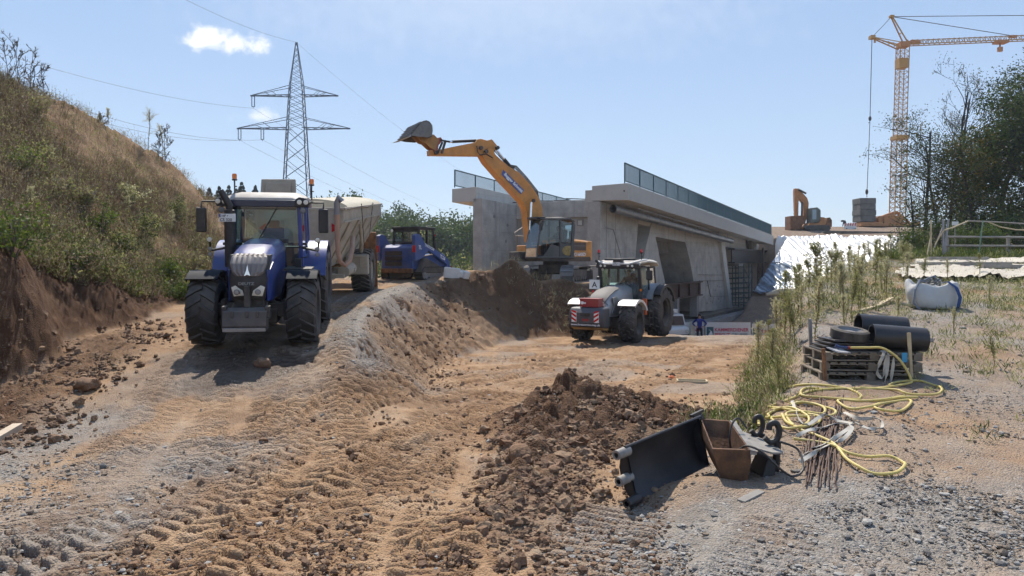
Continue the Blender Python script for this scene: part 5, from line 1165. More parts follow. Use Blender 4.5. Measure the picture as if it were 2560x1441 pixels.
def white_truck():
    o = P(1690, 838, 45.0); t = thing('truck', 'small white truck seen from the front behind the white tractor', 'truck', (o.x-.1, 44.6, -2.03), (0, 0, R(12)))
    b = MB(); b.loft([[(-.95*w, y, z0), (-.95*w, y, z1-.08), (-.82*w, y, z1), (.82*w, y, z1), (.95*w, y, z1-.08), (.95*w, y, z0)] for y, w, z0, z1 in ((-.02, .96, .45, .78), (.1, 1, .4, .92), (.55, 1, .4, 1.0), (.6, 1, .4, 1.02), (1.9, 1, .4, 1.02))]); b.build('body', M_WHITE, t, ang=30)
    b = MB(); b.loft([[(-.84*w, y, 1.0), (-.74*w, y+.12, z), (.74*w, y+.12, z), (.84*w, y, 1.0)] for y, w, z in ((.42, 1, 1.68), (1.7, 1, 1.72))]); b.build('cab', M_WHITE, t, ang=30)
    q = MB(); q.add([(-.76, .40, 1.03), (.76, .40, 1.03), (.68, .50, 1.58), (-.68, .50, 1.58)], [(0, 1, 2, 3)]); q.build('windscreen', mat('dark_windscreen', (.02, .03, .05), .08, var=.05, coat=.5), t, smooth=False)
    b = MB(); b.bb(-.3, .45, .7, 1.0, 1.76, 2.0); b.build('roof_sign', M_WHITE, t, bevel=.03)
    b = MB(); b.loft([[(.84, y, .35), (1.18, y, .35), (1.12, y, 1.2), (.95, y, 1.28)] for y in (-.25, .1)]); b.build('mirror_fairing', mat('cream_plastic', (.6, .56, .45), .5, var=.05), t, bevel=.03)
    b = MB(); b.bb(-.95, .95, -.1, .1, .32, .5); b.build('bumper', M_BLACK, t, bevel=.03)
    for s in (-1, 1):
        wheel(t, (s*.8, .55, .35), .35, .2, .2, M_STEEL, M_TYRE, 14, s); wheel(t, (s*.8, 2.9, .35), .35, .2, .2, M_STEEL, M_TYRE, 14, s); lamp(t, (s*.7, -.02, .68), .09, name='headlight')
    b = MB(); b.bb(-.95, .95, 1.9, 4.2, .55, 1.1); b.build('load_bed', M_STEEL, t, bevel=.02)
white_truck()
# ---------------------------------------------------------------- lattice work
def lattice(b, p0, p1, w0, w1, n, rc, rb, side=Vector((1, 0, 0)), cross=True):
    p0, p1 = Vector(p0), Vector(p1); ax = (p1-p0).normalized(); sx = (side-ax*side.dot(ax)).normalized(); sy = ax.cross(sx)
    def c(k, i):
        f = k/n; w = (w0+(w1-w0)*f)/2; s = ((-1, -1), (1, -1), (1, 1), (-1, 1))[i]
        return p0.lerp(p1, f)+sx*s[0]*w+sy*s[1]*w
    for i in range(4): b.bar(c(0, i), c(n, i), rc)
    for k in range(n):
        for i in range(4):
            j = (i+1) % 4
            b.bar(c(k, i), c(k+1, j), rb)
            if cross: b.bar(c(k, j), c(k+1, i), rb)
            elif True: b.bar(c(k, i), c(k, j), rb)
    return c
M_PYL = mat('pylon_steel', (.055, .085, .13), .6, .2, var=.1)
def pylon():
    o = P(741, 655, 150); gz0 = -.4
    t = thing('power_pylon', 'tall steel lattice power pylon standing behind the blue tractor', 'pylon', (o.x, 150, gz0), (0, 0, R(24)))
    zt = lambda py: CZ-(py-HY)/F*150-gz0
    b = MB(); a1, a2, a3, top = zt(322), zt(240), zt(216), zt(106)
    a0 = zt(295)
    lattice(b, (0, 0, 0), (0, 0, a1), 6.6, 3.6, 9, .20, .085); lattice(b, (0, 0, a1), (0, 0, a3), 3.6, 2.6, 6, .17, .075); lattice(b, (0, 0, a3), (0, 0, top), 2.6, .25, 8, .14, .06)
    b.build('mast', M_PYL, t, smooth=False)
    arms = bpy.data.objects.new('crossarms', None); COL.objects.link(arms); arms.parent = t; arms.rotation_euler = (0, 0, R(-24))
    s = 150/F
    for (z, zu, x0, x1, wd) in ((a2, a3, (630-741)*s, (842-741)*s, 2.6), (a1, a0, (596-741)*s, (872-741)*s, 3.3)):
        for xe in (x0, x1):
            b = MB(); sg = 1 if xe > 0 else -1
            for y in (-1, 1):
                yb_ = y*wd*.42; b.bar((sg*wd*.45, yb_, z), (xe, y*.12, z), .16); b.bar((sg*wd*.4, yb_*.9, zu), (xe, y*.1, z+.12), .10)
                n = 6
                for k in range(n):
                    f0, f1 = k/n, (k+1)/n; A = Vector((sg*wd*.45, yb_, z)).lerp(Vector((xe, 0, z)), f0); Bq = Vector((sg*wd*.4, yb_*.9, zu)).lerp(Vector((xe, 0, z)), f1); C2 = Vector((sg*wd*.45, -yb_, z)).lerp(Vector((xe, 0, z)), f1)
                    if k in (2, 3): b.bar(A, Bq, .07)
                    b.bar(A, C2, .07)
            b.bar((xe-.5*sg, 0, z), (xe+.3*sg, 0, z), .28); b.build('arm', M_PYL, arms, smooth=False)
    for (px, z) in ((633, a2), (599, a1), (656, a1)):
        x = (px-741)*s; b = MB(); h = 2.2
        for q in (-.28, .28): b.tube([(x+q, 0, z-.1), (x+q, 0, z-h)], .09, 6)
        b.bar((x-.32, 0, z-h), (x+.32, 0, z-h), .12); b.tube([(x, 0, z-h), (x, 0, z-h-.4)], .05, 5); b.build('insulator', M_PYL, arms, smooth=False)
    return t
pylon()
M_WIRE = mat('wire_grey', (.10, .12, .15), .5, .3, var=.05)
def wire(label, A, Bp, sag, n=36, r=.025):
    A, Bp = Vector(A), Vector(Bp); pts = [A.lerp(Bp, i/n)-Vector((0, 0, sag*4*(i/n)*(1-i/n))) for i in range(n+1)]
    o = MB().tube(pts, r, 4, caps=False).build('power_line', M_WIRE); tag(o, label, 'power line', 'wires of the power pylon'); return o
wire('thin wire rising from the pylon top towards the upper left', P(741, 106, 150), P(300, -90, 84), 1.2)
wire('thin wire falling from the pylon top to the right behind the raised bucket', P(741, 106, 150), P(1330, 490, 430), 8)
wire('wire from the upper left insulator of the pylon out over the hill', P(633, 271, 150), P(-160, 82, 80), 1.5)
wire('wire from the outer lower insulator of the pylon away to the left', P(599, 351, 150), P(-100, 190, 80), 2.2)
wire('wire from the inner lower insulator of the pylon away to the left', P(656, 350, 150), P(-60, 178, 82), 2.4)
wire('wire from the upper insulator falling right over the forest', P(633, 271, 150), P(1270, 560, 420), 6)
wire('wire from the inner lower insulator falling right over the forest', P(656, 350, 150), P(1262, 585, 430), 5)
wire('wire from the outer lower insulator falling right over the forest', P(599, 351, 150), P(1240, 600, 430), 5)

# ---------------------------------------------------------------- yellow fast erecting crane on the embankment
M_CRANE = mat('crane_ochre', (.44, .235, .055), .5, var=.15, dust=.2, dcol=DUST)
M_CRORG = mat('crane_orange', (.42, .175, .05), .55, var=.2, dust=.3, dcol=DUST)
def crane():
    Y = 100; base = P(2244, 570, Y); t = thing('tower_crane', 'tall yellow lattice tower crane with a long jib on the embankment', 'crane', base)
    q = lambda px, py, dy=0: P(px, py, Y+dy)-base
    b = MB(); lattice(b, q(2243, 545), q(2249, 340), 1.45, 1.45, 16, .11, .055, cross=False); lattice(b, q(2249, 350), q(2257, 118), 1.2, 1.2, 18, .09, .05, cross=False); b.box(q(2249, 345), (1.7, 1.7, .5)); b.build('tower', M_CRANE, t, smooth=False)
    b = MB(); b.box(q(2254, 160), (1.25, 1.3, 1.35)); b.build('hydraulic_box', M_CRANE, t, bevel=.05)
    b = MB(); b.box(q(2258, 113), (1.3, 1.4, .7)); b.box(q(2286, 106), (1.3, .8, .5)); b.build('jib_foot', M_CRORG, t, bevel=.05)
    b = MB(); j0 = q(2262, 111); j1 = q(2860, 86); d = (j1-j0); up = Vector((0, 0, .85)); n = 46
    for s in (-.45, .45): b.bar(j0+Vector((0, s, -.15)), j1+Vector((0, s, -.1)), .11)
    b.bar(j0+up*.6+Vector((.8, 0, 0)), j1+up*.7, .10)
    for k in range(n):
        A = j0+d*(k/n); Bq = j0+d*((k+.5)/n)+up*.72; C = j0+d*((k+1)/n)
        for s in (-.45, .45): b.bar(A+Vector((0, s, -.15)), Bq, .06); b.bar(Bq, C+Vector((0, s, -.15)), .06)
    b.build('jib', M_CRANE, t, smooth=False)
    b = MB(); ap = q(2229, 42)
    for s in (-.5, .5): b.bar(q(2264, 108)+Vector((0, s, 0)), ap+Vector((0, s*.3, 0)), .14)
    b.bar(q(2252, 84)+Vector((0, -.3, 0)), q(2252, 84)+Vector((0, .3, 0)), .1); b.box(ap, (.5, .6, .3)); b.build('apex_mast', M_CRANE, t, smooth=False)
    b = MB(); ce = q(2180, 94)
    for s in (-.5, .5): b.bar(q(2250, 122)+Vector((0, s, 0)), ce+Vector((0, s*.4, 0)), .13); b.bar(q(2248, 108)+Vector((0, s, 0)), ce+Vector((0, s*.4, 0)), .09)
    for f in (.2, .4, .6, .8): A = q(2250, 122).lerp(ce, f); Bq = q(2248, 108).lerp(ce, f); b.bar(A, Bq, .06); b.bar(A+Vector((0, -.4, 0)), A+Vector((0, .4, 0)), .06)
    b.box(ce, (.6, .8, .45)); b.box(q(2187, 103), (.2, .2, .5)); b.build('counter_boom', M_CRANE, t, smooth=False)
    b = MB()
    for (A, Bq, r) in ((ap, q(2900, 36), .05), (ap, q(2532, 90), .05), (ap, ce, .04), (ce, q(2175, 300), .05), (q(2175, 300), q(2167, 494), .045), (q(2800, 38), q(2556, 98), .03)): b.tube([A, Bq], r, 5)
    b.ball(q(2175, 297), .2, 5, (1, 1, 1.8)); b.ball(q(2167, 480), .2, 5, (1, 1, 2)); b.build('tie_rope', M_CHAS, t, smooth=False)
    b = MB(); b.box(q(2502, 106), (1.6, 1.2, .35)); b.tube([q(2500, 108), q(2500, 118)], .12, 6); b.box(q(2500, 124), (.55, .4, .6)); b.build('trolley_hook', M_CRORG, t)
    b = MB(); b.box(q(2532, 92), (.9, .5, .3)); b.build('jib_joint', M_CRORG, t)
    for k, (y0, y1, w0) in enumerate(((497, 512, 39), (512, 526, 38), (526, 540, 40), (540, 556, 38))):
        b = MB(); A = q(2160, (y0+y1)/2); b.box(A, (w0*Y/F, 2.4, (y1-y0)*Y/F*.97)); b.build('ballast_block', mat('dark_ballast', (.13, .125, .115), .9, var=.3, scale=1.5), t, bevel=.04)
    b = MB(); b.box(q(2215, 562), (8, 2.6, .55)); b.box(q(2225, 550), (2.6, 2, 1.1)); b.bar(q(2180, 552), q(2240, 532), .5); b.bar(q(2240, 530), q(2290, 572), .35); b.bar(q(2262, 500), q(2292, 565), .16); b.box(q(2205, 555), (1.6, 1.6, 1.5))
    for px in (2150, 2290): b.box(q(px, 574), (1.2, 3.4, .5))
    b.build('undercarriage', M_CRORG, t, bevel=.05)
crane()

# ---------------------------------------------------------------- old orange excavator on the embankment
def far_excavator():
    Y = 88; o = P(2020, 577, Y); t = thing('excavator', 'old orange excavator with folded arm standing on the embankment skyline', 'excavator', o)
    q = lambda px, py: ((px-2020)*Y/F, -(py-577)*Y/F)
    def pl(nm, pix, m, y, d, par=t): b = MB(); b.prism([q(*p) for p in pix], (0, y, 0), (1, 0, 0), (0, 0, 1), (0, d, 0)); return b.build(nm, m, par, bevel=.03)
    pl('boom', [(1991, 472), (1997, 471), (2012, 486), (2020, 495), (2024, 508), (2022, 530), (2015, 560), (2008, 560), (2012, 530), (2012, 512), (2003, 500), (1993, 490)], M_CRORG, .2, .6)
    pl('stick', [(1988, 480), (1989, 471), (1998, 471), (1999, 500), (1998, 541), (1990, 541)], M_CRORG, .25, .5)
    b = MB()
    for a, c in (((2006, 505), (2005, 545)), ((1997, 474), (2016, 484))): A = q(*a); C = q(*c); b.tube([(A[0], .1, A[1]), (C[0], .1, C[1])], .12, 8)
    b.build('ram', M_CHAS, t)
    pl('bucket', [(1973, 541), (1998, 540), (2009, 541), (2008, 556), (1998, 574), (1973, 575)], M_RUST, -.4, 1.8)
    c = pl('cab_frame', [(2018, 560), (2019, 522), (2036, 520), (2044, 527), (2044, 553), (2038, 560)], mat('cab_olive', (.10, .12, .10), .5, var=.2, dust=.3, dcol=DUST), -.9, 1.2)
    b = MB(); b.add([(q(2023, 550)[0], -.93, q(0, 550)[1]), (q(2033, 550)[0], -.93, q(0, 550)[1]), (q(2033, 526)[0], -.93, q(0, 526)[1]), (q(2023, 526)[0], -.93, q(0, 526)[1])], [(0, 1, 2, 3)]); b.build('window', mat('pale_window', (.25, .33, .38), .1, var=.05, coat=.5), c, smooth=False)
    pl('body', [(2012, 566), (2018, 558), (2038, 556), (2046, 544), (2054, 545), (2055, 570), (2012, 572)], M_CRORG, -.9, 2.6)
    pl('counterweight', [(2055, 568), (2060, 546), (2067, 545), (2072, 552), (2072, 568)], M_RUST, -.9, 2.6)
    b = MB()
    for yy in (-1.2, 1.1):
        A = q(2008, 573); C = q(2062, 573); b.prism([(A[0], -.1), (A[0]-.25, .25), (A[0], .6), (C[0], .6), (C[0]+.25, .25), (C[0], -.1)], (0, yy, 0), (1, 0, 0), (0, 0, 1), (0, .6, 0))
    b.build('tracks', M_CHAS, t, bevel=.03)
far_excavator()
def on_emb(name, label, cat, px, py, Y, group=None): return thing(name, label, cat, P(px, py, Y), (0, 0, 0), group)
t = on_emb('barrier', 'red and white striped barrier board beside the crane ballast', 'barrier', 2126, 577, 92)
b = MB(); b.box((0, 0, .55), (1.5, .08, .75), (0, R(-4), 0)); bp = b.build('board', M_WHITE, t); b = MB()
for k in range(5): b.box((-.6+k*.3, -.045, .78), (.13, .012, .36), (0, R(14), 0))
b.build('stripe', M_REDLENS, bp); b = MB(); b.bb(-.6, -.5, -.2, .2, -.2, .3); b.bb(.5, .6, -.2, .2, -.2, .3); b.build('foot', M_COND, t)
for i, (px, py, Y, L, n, lb) in enumerate(((2180, 588, 84, 11, 5, 'dark timber stack lying at the top of the sheeting below the crane'), (2215, 602, 80, 7, 3, 'lower dark timber stack at the top right of the silver sheeting'), (1975, 600, 81, 6, 2, 'scattered planks at the top left of the silver sheeting'))):
    t = thing('timber_stack', lb, 'timber', P(px, py, Y)+Vector((0, 0, -.15)), (0, 0, R(4-4*i)), 'timber on the embankment edge'); r2 = random.Random(i)
    for k in range(n):
        b = MB(); b.box((r2.uniform(-.5, .5), r2.uniform(-.6, .6), .10+.2*(k//2)), (L*r2.uniform(.7, 1), .3, .14), (0, R(r2.uniform(-2, 2)), R(r2.uniform(-5, 5)))); b.build('plank', mat('grey_timber', (.12, .105, .09), .9, var=.35, scale=2), t)
t = on_emb('person', 'person in dark clothes bending down beside the striped barrier', 'person', 2112, 577, 93)
b = MB(); b.tube([(0, 0, 0), (.02, 0, .45), (.05, 0, .85), (-.1, -.1, 1.15), (-.32, -.15, 1.25)], [.09, .10, .17, .19, .11], 10); b.ball((-.45, -.17, 1.2), .13, 6); b.tube([(.25, 0, 0), (.2, 0, .45), (.08, 0, .85)], [.09, .10, .15], 8); b.tube([(-.25, -.3, 1.15), (-.38, -.32, .75), (-.42, -.3, .5)], [.07, .06, .05], 8); b.build('body', mat('dark_clothes', (.02, .022, .03), .8, var=.2), t)

# ---------------------------------------------------------------- silver and blue sheeting on the slope
def sheet(name, label, corners, m, n=(70, 70), amp=.22, seed=0, ang=.9, lift=.12, cat='plastic sheet', rag=.3):
    (a, bq, c, d) = [Vector(p) for p in corners]; nu, nv = n
    u, v = np.meshgrid(np.linspace(0, 1, nu), np.linspace(0, 1, nv), indexing='ij'); u = u.ravel(); v = v.ravel()
    A = np.array([a, bq, c, d])
    u2 = u+rag*.06*fbm(v*4+seed, v*0+seed)*np.where(u > .5, 1, -1); v2 = v+rag*.08*fbm(u*5+seed, u*0+seed+9)
    pt = ((1-u2)*(1-v2))[:, None]*A[0]+(u2*(1-v2))[:, None]*A[1]+(u2*v2)[:, None]*A[2]+((1-u2)*v2)[:, None]*A[3]
    x, y = pt[:, 0], pt[:, 1]; s = x*math.cos(ang)+pt[:, 2]*math.sin(ang)*-1.0; w = x*math.sin(ang)+pt[:, 2]*math.cos(ang)
    sw = s+.9*fbm(x*.22+seed, y*.22, 3); wr = np.abs(fbm(sw*1.0+seed, w*.05, 4, .55))*1.0+.8*np.abs(fbm(sw*2.3+seed, w*.10, 4, .6))+.65*np.abs(fbm(sw*5.0+seed, w*.22, 3, .6))+.4*fbm(x*.35, y*.35+seed, 3); z = H(x, y)+lift+amp*wr
    ii = np.arange(nu*nv).reshape(nu, nv); Q = np.stack([ii[:-1, :-1], ii[1:, :-1], ii[1:, 1:], ii[:-1, 1:]], -1).reshape(-1, 4)
    o = np_mesh(name, np.stack([x, y-amp*.6*wr, z], 1), Q, m, smooth=True); return tag(o, label, cat)
M_SILV = mat('silver_sheet', (.70, .69, .68), .45, .2, var=.05, spec=.6)
M_BSHEET = mat('blue_grey_sheet', (.19, .25, .33), .25, .1, var=.35, scale=1.5, spec=.7, col2=(.36, .42, .48))
c0 = lambda px, Y: ((px-HX)/F*Y, Y, 0)
sheet('silver_sheet', 'bright silver plastic sheet covering the upper embankment slope', (c0(1888, 71.5), c0(2225, 71), c0(2290, 79.6), c0(1937, 79.4)), M_SILV, (260, 120), .34, 3)
sheet('silver_sheet', 'lower silver plastic sheet running down behind the tall weeds', (c0(1975, 64), c0(2130, 62.8), c0(2235, 71.3), c0(1960, 71.8)), M_SILV, (200, 120), .34, 8)
sheet('blue_sheet', 'crumpled blue grey plastic sheet below the silver sheet next to the abutment', (c0(1880, 64.5), c0(1972, 64.4), c0(1978, 71.4), c0(1885, 71.6)), M_BSHEET, (70, 80), .5, 14, rag=1.0)
b = MB(); A = P(1950, 737, 63); b.tube([A+Vector((-1.2, 0, 0)), A+Vector((0, .1, .25)), A+Vector((1.0, 0, .2)), A+Vector((2.3, -.2, .5))], [.12, .3, .34, .15], 10)
tag(b.build('sheet_roll', M_CANVAS), 'pale rolled up sheet at the foot of the blue sheet', 'sheet roll')

# ---------------------------------------------------------------- fence, poles, geotextile and bag on the yard
M_WOOD = mat('fence_wood', (.30, .27, .23), .85, var=.25, scale=3, bump=.2)
M_LATH = mat('pale_lath', (.50, .40, .25), .8, var=.2, scale=4)
def fence():
    Y = 38; o = P(2368, 640, Y); t = thing('wooden_fence', 'grey wooden two rail fence in front of the dark trees', 'fence', o)
    s = Y/F
    for px, h in ((2368, 1.05), (2520, 1.05), (2672, 1.1)): MB().box(((px-2368)*s, 0, h/2-.1), (.13, .13, h+.2)).build('post', M_WOOD, t, bevel=.01)
    for z0, z1 in ((.98, .93), (.52, .48)):
        b = MB(); b.tube([(-.1, -.08, z0), (3.2, -.08, (z0+z1)/2+.01), (7.2, -.08, z1)], .055, 8); b.build('rail', M_WOOD, t)
fence()
def pole(label, a, c, r, m, group='poles leaning by the fence', name='pole'):
    o = MB().tube([a, c], r, 8).build(name, m); tag(o, label, 'pole', group)
pole('upright pale lath left of the grey pipes', P(2328, 644, 36.5), P(2327, 550, 36.5), .035, M_LATH); pole('pale lath leaning against the upright lath', P(2317, 643, 36.2), P(2329, 582, 36.6), .035, M_LATH)
pole('upright grey metal pipe at the fence end', P(2358, 638, 37), P(2358, 549, 37), .055, M_STEEL); pole('second grey metal pipe leaning beside the upright pipe', P(2361, 636, 37.2), P(2371, 548, 37.2), .055, M_STEEL)
pole('dark brown lath leaning behind the pale laths', P(2332, 630, 37.5), P(2358, 565, 38), .03, M_WOOD); pole('thin green stick standing before the fence rails', P(2447, 638, 37.3), P(2457, 552, 37.4), .03, mat('green_stick', (.16, .26, .18), .7))
for lb, pts in (('yellow hose hung over the grey pipes', [P(2338, 612, 37), P(2350, 590, 37), P(2360, 576, 36.9), P(2385, 568, 37.2), P(2420, 553, 37.8)]), ('yellow band sagging between the trees at the picture edge', [P(2472, 556, 39), P(2500, 568, 39), P(2540, 575, 39), P(2600, 577, 39)]), ('thin pale rail pipe above the fence', [P(2420, 553, 38.5), P(2480, 555, 38.5), P(2600, 562, 38.5)])):
    tag(MB().tube(pts, .035, 6).build('band', M_LATH if 'yellow' in lb else M_WOOD), lb, 'band')
t = thing('sign', 'small white board behind the fence pipes', 'sign', P(2388, 640, 39.5)); MB().box((0, 0, 1.75), (.34, .03, .2)).build('board', M_PLATE, t); MB().tube([(0, .03, 0), (0, .03, 1.8)], .03, 6).build('post', M_WOOD, t)
M_GEO = mat('geotextile', (.50, .45, .37), .9, var=.2, scale=.8, bump=.2, bscale=6)
def flat_sheet(label, px0, px1, Y0, Y1, seed, amp=.12):
    n = (70, 30); o = sheet('ground_sheet', label, (((px0-HX)/F*Y0, Y0, 0), ((px1-HX)/F*Y0, Y0, 0), ((px1-HX)/F*Y1, Y1, 0), ((px0-HX)/F*Y1, Y1, 0)), M_GEO, n, amp, seed, .3, .06, 'ground sheet', 1.0); o['group'] = 'pale fabric sheets on the yard'
flat_sheet('long pale fabric sheet nearest to the fence', 2290, 2640, 33.2, 35.8, 2); flat_sheet('wide crumpled pale fabric sheet behind the white bag', 2245, 2640, 26.5, 30.2, 5, .22); flat_sheet('narrow pale fabric sheet in the middle of the yard', 2265, 2600, 30.8, 32.4, 7, .15)
for lb, px0, px1, py, Y in (('long grey beam lying on the fabric sheets', 2300, 2527, 664, 31.5), ('shorter dark beam lying right of the long beam', 2455, 2600, 671, 30.2), ('thin board lying by the far sheet', 2320, 2470, 654, 34.5)):
    a = P(px0, py-3, Y); c = P(px1, py, Y); a.z = gz(a.x, a.y)+.22; c.z = gz(c.x, c.y)+.22; tag(MB().bar(a, c, .22, .14).build('beam', M_WOOD, bevel=.01), lb, 'beam', 'beams on the fabric sheets')
def big_bag():
    o = gp(2350, 775); t = thing('big_bag', 'white woven bulk bag with a blue strap standing on the gravel yard', 'bulk bag', o+Vector((0, .35, 0)), (0, 0, R(-12)))
    secs = []; n = 28
    for k, (z, w, d, e) in enumerate(((0, .50, .38, 3.2), (.06, .60, .45, 3), (.22, .66, .50, 2.7), (.42, .67, .50, 2.5), (.58, .63, .46, 2.6), (.68, .58, .40, 3), (.66, .50, .32, 3), (.55, .42, .25, 2.5), (.5, .1, .08, 2))):
        sec = []
        for i in range(n):
            a = 2*math.pi*i/n; c, s = math.cos(a), math.sin(a); r = (abs(c)**e+abs(s)**e)**(-1/e)
            wob = 1+.07*math.sin(3*a+z*7)+.04*math.sin(7*a-z*11)
            zz = z+(.12*max(0, math.cos(2*a+.4))+.05*math.sin(5*a))*(z > .5)
            sec.append((r*c*w*wob+.04*math.sin(z*9), r*s*d*wob, zz))
        secs.append(sec)
    b = MB(); b.loft(secs); o2 = b.build('bag', mat('woven_white', (.60, .60, .58), .7, var=.1, scale=3, bump=.35, bscale=9, dust=.35, dcol=(.36, .31, .25), transl=.1), t, ang=60)
    m = o2.modifiers.new('sub', 'SUBSURF'); m.levels = 1; m.render_levels = 2
    b = MB(); b.loft([[(x, y, z), (x+.08, y, z), (x+.08, y+.02, z), (x, y+.02, z)] for x, y, z in ((.36, -.42, 0), (.42, -.52, .1), (.45, -.56, .35), (.38, -.50, .6), (.22, -.36, .76), (.15, -.1, .70))]); b.build('strap', mat('blue_strap', (.03, .07, .20), .7), t)
    b = MB(); b.tube([(-.48, -.46, .02), (-.60, -.40, .2), (-.56, -.42, .55), (-.4, -.25, .78), (-.1, 0, .72)], .03, 6); b.tube([(-.3, .05, .72), (-.1, .1, .82), (.05, 0, .9), (.12, -.1, .72)], .03, 6); b.build('lifting_loop', mat('grey_strap', (.2, .22, .26), .8), t)
    b = MB(); r2 = random.Random(3)
    for k in range(16): b.box((r2.uniform(-.35, .2), r2.uniform(-.2, .15), .68+r2.uniform(0, .1)), (.22, .03, .05), (r2.random()*3, r2.random(), r2.random()*3))
    b.build('scrap', M_GREYP, t)
big_bag()
a, c, d = gp(2150, 782, .03), gp(2195, 773, .05), gp(2235, 757, .12); tag(MB().loft([[p+Vector((0, 0, .0)), p+Vector((0, .2, 0)), p+Vector((0, .2, .035)), p+Vector((0, 0, .035))] for p in (a, a.lerp(c, .5), c, c.lerp(d, .5), d)]).build('board', M_LATH), 'warped pale board lying among the weeds left of the white bag', 'board')

# ---------------------------------------------------------------- pallets with pipes and tyre
M_PAL = mat('pallet_wood', (.20, .165, .125), .88, var=.35, scale=3, bump=.3)
M_PE = mat('black_pe_pipe', (.016, .017, .02), .35, var=.15, dust=.12, dcol=DUST)
PO = gp(2165, 958); PO = Vector((PO.x+.20, PO.y+.15, PO.z))
PR = R(-4)
def pw(x, y, z): c, s = math.cos(PR), math.sin(PR); return Vector((PO.x+x*c-y*s, PO.y+x*s+y*c, PO.z+z))
L_, D_ = 1.62, 1.0
lbs = ('bottom wooden pallet standing on the gravel', 'middle wooden pallet of the stack', 'top wooden pallet carrying the tyre and pipes')
for k in range(3):
    t = thing('pallet', lbs[k], 'pallet', pw(.04*k-.06, .03*k, .165*k+.0), (0, 0, PR+R((0, -1.5, 2)[k])), 'wooden pallets in the stack')
    b = MB()
    for y in (0, D_/2-.05, D_-.1): b.bb(-L_/2, L_/2, y, y+.1, 0, .022)
    b.build('bottom_board', M_PAL, t); b = MB()
    for y in (0, D_/2-.05, D_-.1):
        for x in (-L_/2, -.05, L_/2-.14): MB().bb(x, x+.14, y, y+.1, .022, .10).build('block', M_PAL, t)
    b = MB()
    for y in (0, D_/2-.05, D_-.1): b.bb(-L_/2, L_/2, y, y+.1, .1, .12)
    for i in range(11): x = -L_/2+i*(L_-.11)/10; b.bb(x, x+.11, -.005, D_, .122, .144)
    b.build('deck_board', M_PAL, t)
for i, (x, y, z, r, L, a, lb) in enumerate(((.52, .28, .70, .205, .86, -5, 'front thick black pipe piece lying on the pallet stack'), (.47, .82, .83, .215, .80, -1, 'rear thick black pipe piece lying behind the front one'))):
    t = thing('pipe_piece', lb, 'pipe', pw(x, y, z), (0, R(4), PR+R(a)), 'black pipe pieces on the pallets'); b = MB()
    b.lathe([(-L/2, r*.86), (-L/2, r), (L/2, r), (L/2, r*.86), (-L/2, r*.86)], 32, 'X'); b.build('shell', M_PE, t, ang=30)
tag(MB().bb(-.36, .36, -.14, .14, 0, .13).build('bearer', M_PAL, bevel=.01), 'dark wooden bearer under the rear black pipe piece', 'timber').location = pw(.47, .80, .485)
t = thing('car_wheel', 'spare car wheel lying flat on the pallet stack', 'car wheel', pw(-.20, .5, .74), (R(8), R(4), 0)); b = MB()
b.lathe([(-.09, .20), (-.095, .28), (-.07, .315), (.07, .315), (.095, .28), (.09, .20)], 40, 'Z'); b.build('tyre', M_TYRE, t, ang=30)
b = MB(); b.lathe([(.085, .205), (.05, .19), (.02, .17), (.03, .12), (.05, .09), (.045, .05), (.04, .001)], 30, 'Z')
for k in range(10): a = k*math.pi/5; b.lathe([(.03, .018), (.036, .018), (.036, .001)], 8, 'Z', (.145*math.cos(a), .145*math.sin(a), 0))
b.build('rim', M_STEEL, t)
t = thing('rubber_mats', 'stack of black folded mats under the car wheel', 'mats', pw(-.3, .55, .475), (0, 0, PR)); 
for k in range(4): b = MB(); b.box((-.05+.03*k, 0, .025+.045*k), (.86-.05*k, .6, .035), (0, R(1.5*k-2), R(3*k))); b.build('mat', M_PE, t, bevel=.012)
tag(MB().bb(0, .45, 0, .1, 0, .012).bb(0, .45, .0, .012, 0, .07).build('steel_profile', M_STEEL), 'steel angle sticking out right of the pipes', 'steel profile').location = pw(.80, .55, .60)
for lb, x, y, z0, z1, w, m in (('squared wooden stake leaning before the front pipe', .58, -.06, .05, .82, .045, M_LATH), ('rusty iron stake at the left end of the pallets', -.80, -.06, -.1, .55, .05, M_RUST), ('grey stake behind the car wheel', -.62, 1.15, -.1, .95, .05, M_STEEL), ('short grey stake behind the rear pipe', .52, 1.2, -.1, 1.02, .05, M_STEEL)):
    tag(MB().bar(pw(x, y, z0), pw(x-.04, y, z1), w).build('stake', m), lb, 'stake', 'stakes by the pallets')
tag(MB().bb(0, .09, -.006, 0, 0, .16).build('tag', mat('cyan_plastic', (.05, .32, .55), .5)), 'bright blue plastic tag hanging on the pallet', 'tag').location = pw(.43, -.05, .33)
tag(MB().box((0, 0, 0), (.26, .3, .02), (R(10), R(5), .3)).build('plastic_foil', mat('clear_foil', (.5, .5, .52), .3, var=.2)), 'crumpled pale foil on the top pallet', 'foil').location = pw(-.52, .15, .50)
M_SLING = mat('cream_webbing', (.50, .46, .39), .8, var=.15)
def ribbon(b, pts, w, tw_=0.0):
    pts = [Vector(p) for p in pts]; secs = []
    for i, p in enumerate(pts):
        d = (pts[min(i+1, len(pts)-1)]-pts[max(i-1, 0)]).normalized(); a = Vector((math.cos(tw_+i*.35), math.sin(tw_+i*.35), .35)); a = (a-d*a.dot(d)).normalized(); n = d.cross(a)*.004
        secs.append([p-a*w/2-n, p+a*w/2-n, p+a*w/2+n, p-a*w/2+n])
    b.loft(secs)
def spl(pts, n=8):
    pts = [Vector(p) for p in pts]; out = []
    for i in range(len(pts)-1):
        p0, p1, p2, p3 = pts[max(i-1, 0)], pts[i], pts[i+1], pts[min(i+2, len(pts)-1)]
        for k in range(n):
            t = k/n; out.append(.5*((2*p1)+(p2-p0)*t+(2*p0-5*p1+4*p2-p3)*t*t+(3*p1-p0-3*p2+p3)*t**3))
    return out+[pts[-1]]
